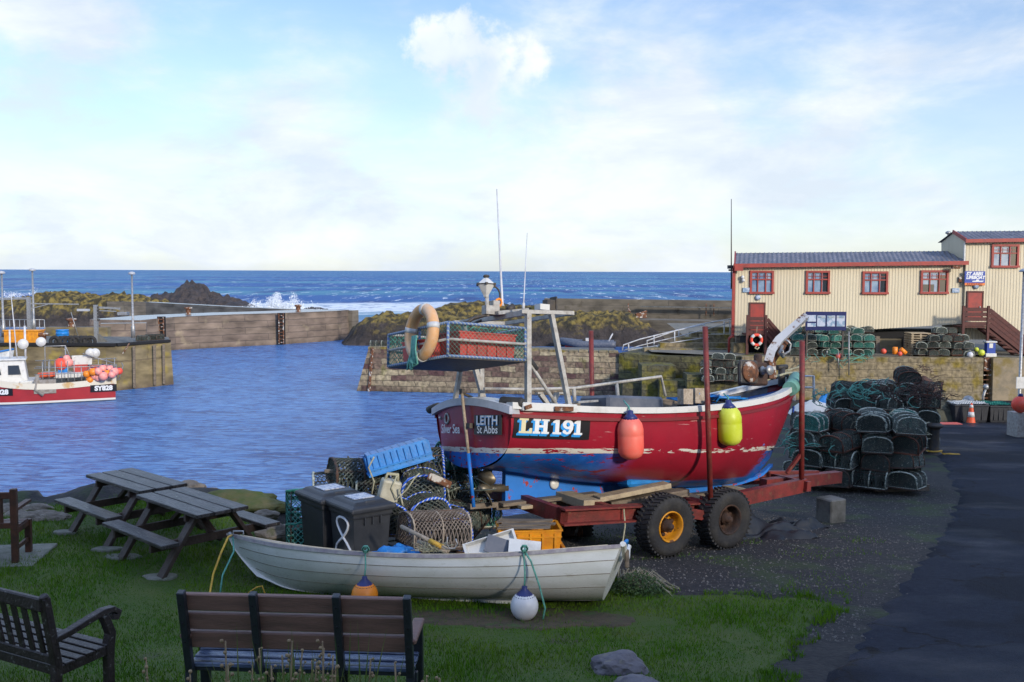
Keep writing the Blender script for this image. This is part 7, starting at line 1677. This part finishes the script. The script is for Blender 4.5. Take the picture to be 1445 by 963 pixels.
# dry weeds in front of the bench
G9 = 'dry flower stalks along the bottom edge'
random.seed(77)
wl = [(206, 930), (318, 905), (322, 938), (357, 935), (366, 915), (398, 925), (412, 905), (427, 918), (440, 932), (447, 935), (455, 905), (457, 915), (470, 925), (523, 930), (557, 935), (602, 955), (620, 957), (474, 940), (383, 940), (268, 948)]
for i, (px, py) in enumerate(wl):
    y = 5.3+random.random()*.6; top = at_y(px, py, y); g_ = gz(top.x, y); m = MB(); h = top.z-g_; bx = random.gauss(0, .03)
    pts = [V((-bx, 0, 0)), V((bx*.5, 0, h*.5)), V((random.gauss(0, .01), 0, h*.8)), V((0, 0, h))]; 
    t = thing('dry_weed', 'dry brown stalk before the plank bench, %s from left along the bottom edge' % (NUM+['fifteenth', 'sixteenth', 'seventeenth', 'eighteenth', 'nineteenth', 'twentieth'])[sorted(wl).index((px, py))], 'weed', (top.x, y, g_), group=G9)
    m.tube(pts, .005, 5)
    hd = MB()
    for k in range(random.randint(4, 8)):
        z_ = h*(1-.07*k*random.uniform(.6, 1.2)); s_ = random.choice((-1, 1)); q = V((s_*random.uniform(.0, .03), 0, z_)); m.tube([V((0, 0, z_-.03)), q], .0018, 3); hd.ball(q, random.uniform(.007, .013), 6)
    m.build('stem', 'drygrass', t); hd.build('seed_heads', 'drygrass', t)
c = at_y(430, 960, 5.7); mb = MB()
for k in range(60):
    x = random.gauss(0, .22); l = random.uniform(.75, 1.0); a = random.gauss(0, .22); g_ = gz(c.x+x, 5.7)-c.z; p0_ = V((x, random.gauss(0, .1), g_)); p2 = p0_+V((sin(a)*l*.8, 0, cos(a)*l)); pm = lerp(p0_, p2, .5)+V((0, 0, .03)); wv = V((.007, 0, 0))
    mb.add([p0_-wv, p0_+wv, pm+wv, pm-wv, p2], [(0, 1, 2, 3), (3, 2, 4)])
tag(mb.build('long_grass', 'leafblade', loc=c), 'tuft of long green and yellow leaves behind the bench', 'grass', kind='stuff')

# ------------------------------------------------------------------ road side: bollard, cone, tubs, nets, lamp
c = at_g(1318, 641); bo_ = thing('mooring_bollard', 'black iron bollard standing on the tarmac', 'bollard', c)
MB().lathe([(.24, 0), (.22, .03), (.155, .06), (.145, .1), (.13, .7), (.15, .74), (.21, .77), (.22, .82), (.18, .86), (.05, .88)], n=24).build('post', 'darksteel', bo_)
mb = MB(); 
for k in range(3): mb.tube([c+V((.18, -.1-.05*k, .03)), c+V((.4, -.25+.05*k, .04)), c+V((.62, -.18-.04*k, .03))], .022, 6)
mb.tube([c+V((.21*cos(a*.7), .21*sin(a*.7), .04+.01*a)) for a in range(9)], .022, 6); single('rope', 'yellow rope wrapped round the foot of the black bollard', 'rope', mb, 'rope_yellow', (0, 0, 0))
c = at_g(1370, 598); co = thing('traffic_cone', 'orange and white traffic cone in front of the black tubs', 'cone', c)
MB().box((0, 0, .02), (.46, .46, .05)).build('base', 'rubber', co, .02); MB().lathe([(.17, .04), (.16, .06), (.125, .28), (.0895, .5), (.055, .72), (.03, .8), (.001, .8)], n=20).build('cone', 'cone', co); MB().lathe([(.134, .26), (.102, .46)], n=20).lathe([(.076, .62), (.058, .73)], n=20).build('reflective_band', 'white', co)
def tub(label, px0, px1, pyb, pyt, lidmat):
    a, b = at_g(px0, pyb), at_g(px1, pyb); a.z = min(a.z, b.z); w_ = b.x-a.x; h = at_y((px0+px1)/2, pyt, a.y).z-a.z; t = thing('fish_tub', label, 'tub', ((a.x+b.x)/2, a.y+.55, a.z), group='black fish tubs')
    m = MB(); 
    def sq(s, z): return [(-w_/2*s, -.52*s, z), (w_/2*s, -.52*s, z), (w_/2*s, .52*s, z), (-w_/2*s, .52*s, z)]
    m.loft([sq(.86, 0), sq(.9, .1), sq(.97, h*.9), sq(1, h*.92), sq(1, h), sq(.92, h), sq(.85, .2)], closed=True, cap0=True, cap1=True, smooth=False)
    for k in range(4): m.box((-w_*.3+k*w_*.2, -.49, h*.5), (.04, .04, h*.7))
    m.build('tub', 'bin', t, .02)
    m = MB(); m.net(lambda u, v: V(((u-.5)*w_*.96, (v-.5)*1.0, h+.04+.06*noise.noise(V((u*4, v*4, px0))))), 14, 8, .02); m.build('net_cover', lidmat, t); return t
tub('black fish tub with white net cover left of the road lamp', 1347, 1395, 597, 572, 'white'); tub('black fish tub with teal net cover beside the lamp post', 1397, 1430, 597, 573, 'net_green')
c = at_y(1387, 572, 40.5); mb = MB(); mb.tube([c, c+V((0, 0, .35)), c+V((.1, 0, .7))], .05, 6); mb.ball(c+V((.1, 0, .75)), .12, 8); mb.ball(c+V((-.6, 0, .15)), .25, 8); single('winch_gear', 'white winch fitting standing on the black tubs', 'gear', mb, 'galv', (0, 0, 0))
def heap(label, px, pyb, w_, d_, h, mat, seed, n=260, name='net_heap'):
    c = at_g(px, pyb); c.y += d_/2; random.seed(seed); m = MB(); m.grid(lambda u, v: V(((u-.5)*w_, (v-.5)*d_, h*max(0, sin(pi*u))**.7*max(0, sin(pi*v))**.6*(.8+.4*noise.noise(V((u*3, v*3, seed)))))), 18, 12)
    for k in range(n):
        u, v = random.random(), random.random(); p = V(((u-.5)*w_, (v-.5)*d_, h*max(0, sin(pi*u))**.7*max(0, sin(pi*v))**.6)); m.tube([p, p+V((random.gauss(0, .2), random.gauss(0, .2), random.gauss(.04, .05)))], .012, 3)
    return single(name, label, 'net', m, mat, c)
MT['net_olive'] = M('olive_net', (.1, .1, .07), (.05, .05, .04), .95, scale=6, bump=1, bscale=20)
heap('brown trawl net heap against the quay wall', 1311, 588, 2.0, 1.6, 2.1, 'net_brown', 3); heap('olive grey net heap in front of the brown one', 1329, 596, 2.1, 1.4, 1.1, 'net_olive', 4)
c = at_g(1338, 599); single('orange_sheet', 'small orange sheet on the ground by the net heaps', 'sheet', MB().box((0, 0, .03), (.9, .5, .03)), 'coral', c)
c = at_g(1148, 585); single('white_tarp', 'crumpled white sheet on the slipway beyond the bow', 'sheet', drape(2.2, 1.2, .6, 3, 20), 'white', c); c = at_g(1170, 583); single('blue_tarp', 'crumpled blue and white sheet beside the creel stack', 'sheet', drape(1.6, 1, .8, 5, 16), 'blue_plastic', c)
mb = MB(); a, b = at_g(1143, 600), None; P_ = lambda px, py: at_y(px, py, 37)
mb.tube([P_(1149, 568), P_(1148, 531), P_(1133, 531)], .05, 6); mb.tube([P_(1133, 547), P_(1149, 547)], .04, 6); single('slip_rail', 'white tubular handrail on the slipway beyond the bow', 'railing', mb, 'pier_rail', (0, 0, 0))
c = at_y(1440, 571, 33); g_ = gz(c.x, 33); t = thing('buoy', 'large orange buoy at the right edge beside the lamp post', 'buoy', c); MB().ball((0, 0, 0), .28, 18).build('float', 'red_b', t); MB().lathe([(.08, .26), (.06, .36)], n=10).build('eye', 'navy', t)
MB_ = MB().box((0, 0, (c.z-.28-g_)/2), (1.0, .7, c.z-.28-g_)); single('metal_box', 'grey box under the large orange buoy', 'box', MB_, 'galv', (c.x+.3, 33.1, g_))
b = at_g(1437, 597); hy_ = b.y; t_ = at_y(1440, 383, hy_); r = thing('street_lamp', 'grey street lamp with white plate at the right edge', 'street lamp', b)
hh_ = t_.z-b.z; MB().lathe([(.1, 0), (.1, 1.0), (.06, 1.1), (.05, hh_)], n=12).build('post', 'galv', r); m = MB(); m.lathe([(.01, .12), (.18, .1), (.3, .02), (.3, -.02), (.1, -.04)], (.12, 0, hh_), None, 16); m.build('lamp_head', 'lamp_head', r)
pz = at_y(1437, 540, hy_).z-b.z; MB().box((0, -.12, pz), (.42, .03, .46)).build('plate', 'white', r, .01)

# ------------------------------------------------------------------ gangway rails and inflatable
GY = 61.0
def gp(px, py, y=GY): return at_y(px, py, y)
mb = MB(); r_ = .04
mb.tube([gp(878, 495), gp(880, 487), gp(903, 479), gp(995, 456.5), gp(1033, 450)], r_, 6); mb.tube([gp(880, 495), gp(903, 488), gp(953, 476), gp(1030, 456)], r_*.8, 6); mb.tube([gp(914, 494, 60), gp(913, 481, 60), gp(953, 467, 60), gp(995, 458, 60)], r_, 6); mb.tube([gp(912, 491, 60), gp(953, 483, 60), gp(1000, 476, 60)], r_*.8, 6)
for px, a, b in ((887, 486, 494), (923, 473, 492), (958, 465, 480), (994, 457, 478)): mb.tube([gp(px, a), gp(px, b)], r_, 6)
mb.tube([gp(952, 468, 60), gp(952, 487, 60)], r_, 6); mb.tube([gp(1022, 492), gp(1022, 454), gp(1030, 453), gp(1030, 478)], r_, 6); mb.tube([gp(1003, 472), gp(1032, 472)], r_, 6)
single('gangway_railing', 'white tubular gangway railing sloping up to the cream building', 'railing', mb, 'pier_rail', (0, 0, 0))
mb = MB(); mb.bar(gp(884, 494, 61.5), gp(1005, 481, 62.5), .7, .06); single('gangway', 'sloping gangway deck between its white rails', 'gangway', mb, 'galv', (0, 0, 0))
RY = 95; c = at_y(830, 490, RY); ri = thing('inflatable_boat', 'dark inflatable boat moored behind the stone pier', 'inflatable boat', (c.x, RY, SEAZ+.0), R(-4))
half = at_y(868, 490, RY).x-c.x; zb_ = .4
def ribp(t, s): x = -half+2*half*t; return V((x, s*(1.0*(1-max(0, .35-t)**2*8)), zb_+.0+.35*max(0, .35-t)*2.2))
mb = MB(); mb.tube([ribp(1-k/12, -1) for k in range(13)]+[ribp(k/12, 1) for k in range(13)], .34, 10); mb.build('tube', 'slate', ri)
MB().grid(lambda u, v: V((lerp(-half*.85, half*.95, u), (v-.5)*1.3, zb_-.1-.8*sin(pi*v)*1.0)), 10, 6).build('hull', 'red_box', ri)
mb = MB(); mb.box((.1, 0, zb_+.3), (.7, .5, .5)); mb.tube([(half*.7, .4, zb_), (half*.9, .4, zb_+1.0), (half*.9, -.4, zb_+1.0), (half*.7, -.4, zb_)], .05, 6); mb.tube([(half*.8, -.4, zb_+.5), (half*.8, .4, zb_+.5)], .04, 6); mb.build('console_frame', 'pier_rail', ri); MB().box((half*1.03, 0, zb_+.1), (.4, .35, .6)).build('outboard_motor', 'darksteel', ri, .05)
MB().box((-.1, 0, zb_+.35), (.9, .4, .2)).build('seat', 'rubber', ri)

# ------------------------------------------------------------------ moored red fishing boat at the left
mo = thing('fishing_boat', 'moored red and white fishing boat SY828 with buoys at its stern', 'fishing boat')
s0, s1 = at_y(162, 563, 56.6), at_y(-75, 577, 53.2); s0.z = s1.z = SEAZ; axm = (s1-s0); ML = axm.length; ma = atan2(axm.y, axm.x); mo.location = s0; mo.rotation_euler = (0, 0, ma)
# local +x from stern to bow (to the left), camera side is local +y
MZ = [(0, 1.02), (.4, .85), (.7, 1.1), (1, 1.9)]; MH = [(0, 1.35), (.3, 1.5), (.6, 1.5), (.82, 1.05), (1, .05)]
def mp_(t, u, s, off=0): z1 = interp(MZ, t); return V((ML*t-(.7*(1-u))*ss(.6, 1, t), s*(interp(MH, t)*(.82+.18*u)+off), -.5+(z1+.5)*u))
mm = M('moored_hull', (.38, .03, .035), (.3, .025, .03), .4, scale=1); N, L, b = nodes(mm); oldc = b.inputs['Base Color'].links[0].from_socket
tc = N.new('ShaderNodeTexCoord'); sx = N.new('ShaderNodeSeparateXYZ'); L.new(tc.outputs['Object'], sx.inputs[0]); 
base = MX(MR(sx.outputs[2], .14, .16), (.65, .65, .62), oldc); base = MX(MR(sx.outputs[2], .03, .05), (.02, .03, .05), base); L.new(base, b.inputs['Base Color'])
mb = MB()
for s in (-1, 1): mb.loft([[mp_(k/24, u, s) for u in (0, .25, .5, .75, 1)] for k in range(25)])
mb.add([mp_(0, 0, -1), mp_(0, 1, -1), mp_(0, 1, 1), mp_(0, 0, 1)], [(0, 1, 2, 3)]); mb.build('hull', mm, mo)
mb = MB()
for s in (-1, 1):
    mb.loft([[mp_(k/24, 1, s, .04)+V((0, 0, -.06)), mp_(k/24, 1, s, .05)+V((0, 0, .26)), mp_(k/24, 1, s, -.08)+V((0, 0, .26)), mp_(k/24, 1, s, -.1)+V((0, 0, -.06))] for k in range(25)], closed=True, cap0=True, cap1=True, smooth=False)
mb.box((0, 0, 1.1), (.12, 2.7, .36)); mb.build('bulwark', M('cream_bulwark', (.62, .58, .48), (.5, .33, .14), .5, scale=1.6, lo=.58, hi=.68), mo)
mb = MB(); mb.loft([[V((ML*k/12, s*interp(MH, k/12)*.95, .75 if k < 8 else 1.1)) for s in (-1, 1)] for k in range(12)], smooth=False); mb.build('deck', 'concrete', mo)
def mx_(px):
    a_ = axm.normalized(); n_x, n_y = -a_.y*1.35, a_.x*1.35; k = (px-722.5)/F
    return (k*(s0.y+n_y)-(s0.x+n_x))/(a_.x-k*a_.y)
wh0, wh1 = mx_(38), mx_(-60)
mb = MB(); mb.loft([[(wh0+.0, -.9, .8), (wh0+.0, .9, .8), (wh1, .9, .8), (wh1, -.9, .8)], [(wh0+.12, -.85, 1.4), (wh0+.12, .85, 1.4), (wh1, .85, 1.4), (wh1, -.85, 1.4)], [(wh0+.25, -.8, 2.35), (wh0+.25, .8, 2.35), (wh1, .8, 2.35), (wh1, -.8, 2.35)]], closed=True, cap0=True, cap1=True, smooth=False)
mb.box(((wh0+wh1)/2+.1, 0, 2.4), (wh1-wh0-.1, 1.8, .1)); mb.box((wh0-.1, 0, 1.05), (1.2, 2.2, .4)); mb.build('wheelhouse', 'white', mo, .04)
for k in range(3): x = wh0+.42+k*.95; MB().prism([(0, 0), (.62, 0), (.62, .5), (.1, .5)], lambda u, v: (x+u, .83, 1.6+v), lambda u, v: (x+u, .9, 1.6+v)).build('window', 'glassdark', mo)
mb = MB(); vs, fs = text_faces('SY828', .36, .02); xx = mx_(143)
def mside(xc_, zc_, off): return lambda u, v: V((xc_-u, interp(MH, max(0, (xc_-u)/ML))*(.82+.18*(zc_+v+.5)/(interp(MZ, (xc_-u)/ML)+.5))+off, zc_+v))
def side_plate(px, zc_):
    xx = mx_(px); fq = mside(xx, zc_, .02); m = MB(); m.prism([(-.68, -.2), (.68, -.2), (.68, .2), (-.68, .2)], fq, mside(xx, zc_, .05)); p_ = m.build('number_board', 'black', mo)
    m = MB(); fq = mside(xx, zc_, .06); m.add([fq(a_, b_) for a_, b_, _ in vs], fs); m.build('lettering', 'white_letter', p_)
side_plate(143, .72); side_plate(-6, .72)
mb = MB()
for px in (57, 66, 75, 84, 93, 102, 112, 124, 138, 150, 162): x = mx_(px); mb.tube([(x, 1.35, 1.1), (x, 1.35, 2.0 if px > 110 else 2.3)], .025, 5); mb.tube([(x, -1.2, 1.1), (x, -1.2, 2.2)], .025, 5)
for z_ in (1.6, 1.95): mb.tube([(mx_(45), 1.35, z_), (mx_(162), 1.35, z_)], .025, 5); mb.tube([(mx_(45), -1.2, z_+.2), (mx_(165), -1.2, z_+.2)], .025, 5)
mb.tube([(mx_(60), -.6, 1), (mx_(60), -.6, 3.0), (mx_(90), -.6, 3.0), (mx_(98), -.6, 2.2)], .035, 6); mb.tube([(mx_(115), .3, 2.6), (mx_(160), .3, 2.0)], .03, 5); mb.tube([(mx_(90), 0, 3.0), (mx_(90), 0, 1)], .035, 5); mb.tube([(mx_(165), .9, 1.1), (mx_(172), .9, 1.9), (mx_(172), -.9, 1.9)], .025, 5)
mb.build('deck_railing', 'galv', mo)
mb = MB()
mb.tube([(mx_(20), .2, 2.4), (mx_(14), .2, 6.0)], [.04, .02], 6); mb.tube([(mx_(32), .0, 2.4), (mx_(32), 0, 4.2)], .06, 6); mb.tube([(mx_(10), 0, 2.4), (mx_(10), 0, 4.0)], .05, 6); mb.build('mast', 'pier_rail', mo)
for px, z_, r_ in ((29, 3.2, .28), (55, 3.3, .26), (126, 2.6, .26), (133, 2.6, .26)): MB().lathe([(.001, -.12), (r_, -.1), (r_, .1), (.001, .12)], (mx_(px), .1, z_), Matrix.Rotation(pi/2, 3, 'X'), 16).build('drum_light', 'white', mo)
mb = MB(); mb.box((mx_(60), 1.45, .95), (1.1, .2, .75)); mb.tube([(mx_(50), 1.5, 1.6), (mx_(46), 1.5, .8), (mx_(58), 1.55, .5)], .12, 6); mb.build('hauling_door', M('weathered_plate', (.2, .17, .14), (.28, .27, .25), .7, scale=5), mo)
MB().box((mx_(85), -.2, 1.4), (2.2, 1.2, .3)).build('hatch', 'white', mo, .03); MB().box((mx_(62), .6, 1.5), (.9, .5, .25)).build('raft_case', 'cone', mo, .05)
bx_ = [('blue_plastic', 86, 2.0, .35), ('red_box', 111, 2.1, .5), ('white', 114, 2.55, .7), ('red_box', 138, 1.95, .75), ('blue_plastic', 140, 1.6, .9)]
for i, (mt_, px, z_, w_2) in enumerate(bx_):
    c = V((mx_(px), -.3, z_-.6)); wc_ = mo.location+Matrix.Rotation(ma, 3, 'Z') @ c
    t = thing('fish_box', ('blue box on the moored boat deck behind the railing', 'red box on the moored boat deck below the white one', 'white round-lidded box on the moored boat deck', 'red fish box near the moored boat stern', 'blue fish box beneath the red one at the moored stern')[i], 'fish box', wc_, ma); open_box(w_2*1.5, .8, .45).build('box', mt_, t)
random.seed(90)
bu = [(122, 528, 'orange_b', .2), (129, 524, 'pink_b', .2), (133, 531, 'pink_b', .2), (139, 524, 'pink_b', .22), (145, 521, 'pink_b', .24), (151, 527, 'orange_b', .2), (146, 531, 'pink_b', .25), (155, 521, 'pink_b', .22), (161, 525, 'pink_b', .25), (168, 524, 'red_b', .2), (127, 536, 'orange_b', .22), (134, 538, 'pink_b', .24), (139, 533, 'pink_b', .22), (131, 525, 'orange_b', .22), (86, 514, 'red_b', .36), (97, 512, 'pink_b', .24), (158, 529, 'pink_b', .2), (94, 506, 'pink_b', .2)]
cn = {'orange_b': 'orange', 'pink_b': 'pink', 'red_b': 'red'}
seen = {}
for i, (px, py, mt_, r_) in enumerate(sorted(bu)):
    seen[mt_] = seen.get(mt_, 0)+1; buoy('%s round buoy lashed to the moored boat rail, %s %s one from the left' % (cn[mt_], NUM[seen[mt_]-1], cn[mt_]), px, py, 54.6+(i % 3)*.25 if px > 110 else 55.5, r_, mt_, group='round buoys on the moored boat')
# second boat's bow peeping in at the left edge
c = at_y(-4, 505, 58); t = thing('small_boat', 'white bow of a small boat at the very left beside the pier', 'boat', (c.x-1.2, 58, SEAZ+1.2)); MB().loft([[(-2, -.6, .0), (-2, .6, .0), (-2, .7, 1.2), (-2, -.7, 1.2)], [(1.2, -.4, .1), (1.2, .4, .1), (1.4, .5, 1.25), (1.4, -.5, 1.25)], [(2, -.02, .4), (2, .02, .4), (2.2, .03, 1.4), (2.2, -.03, 1.4)]], closed=True, cap0=True, cap1=True).build('hull', 'white', t); MB().tube([(-2, -.7, 1.22), (1.4, -.5, 1.3), (2.2, 0, 1.45)], .06, 6).build('blue_gunwale', 'blue_plastic', t)
# ------------------------------------------------------------------ village behind the camera that shades the foreground
def house(label, x, y, rz, w_, d_, h, rh, zb):
    t = thing('stone_house', label, 'house', (x, y, zb), rz, group='houses behind the viewpoint')
    m = MB(); m.box((0, 0, h/2), (w_, d_, h)); m.add([(-w_/2, -d_/2, h), (-w_/2, d_/2, h), (-w_/2, 0, h+rh), (w_/2, -d_/2, h), (w_/2, d_/2, h), (w_/2, 0, h+rh)], [(0, 1, 2), (3, 5, 4)]); m.build('wall', 'quay_stone', t)
    m = MB(); m.bar((-w_/2-.2, -d_/4-.1, h+rh/2), (w_/2+.2, -d_/4-.1, h+rh/2), .2, hypot(d_/2, rh)+.5, up=V((0, d_/2, rh)).normalized()); m.bar((-w_/2-.2, d_/4+.1, h+rh/2), (w_/2+.2, d_/4+.1, h+rh/2), .2, hypot(d_/2, rh)+.5, up=V((0, -d_/2, rh)).normalized()); r = m.build('roof', 'roof', t)
    MB().box((w_/2-.5, 0, h+rh+.4), (.8, .8, 1.6)).box((-w_/2+.5, 0, h+rh+.4), (.8, .8, 1.6)).build('chimney', 'quay_stone', r)
    for k in range(4):
        for z_ in (1.5, 4.2):
            fr_ = MB().box((-w_*.375+k*w_*.25, d_/2+.02, z_), (1.1, .1, 1.4)).build('window', 'white', t); MB().box((-w_*.375+k*w_*.25, d_/2+.06, z_), (.9, .06, 1.2)).build('pane', 'glassdark', fr_)
    return t
house('tall stone house on the bank right behind the viewpoint', 7.05, -17, float(35), 16.5, 8, 10, 4, 3)
house('low stone cottage between the two taller houses', 18.3, -9.1, float(35), 10.5, 7, 4.0, 2.4, 3)
house('taller stone house on the bank right of the road', 30.8, -.4, float(35), 20, 8, 10.5, 4, 3)
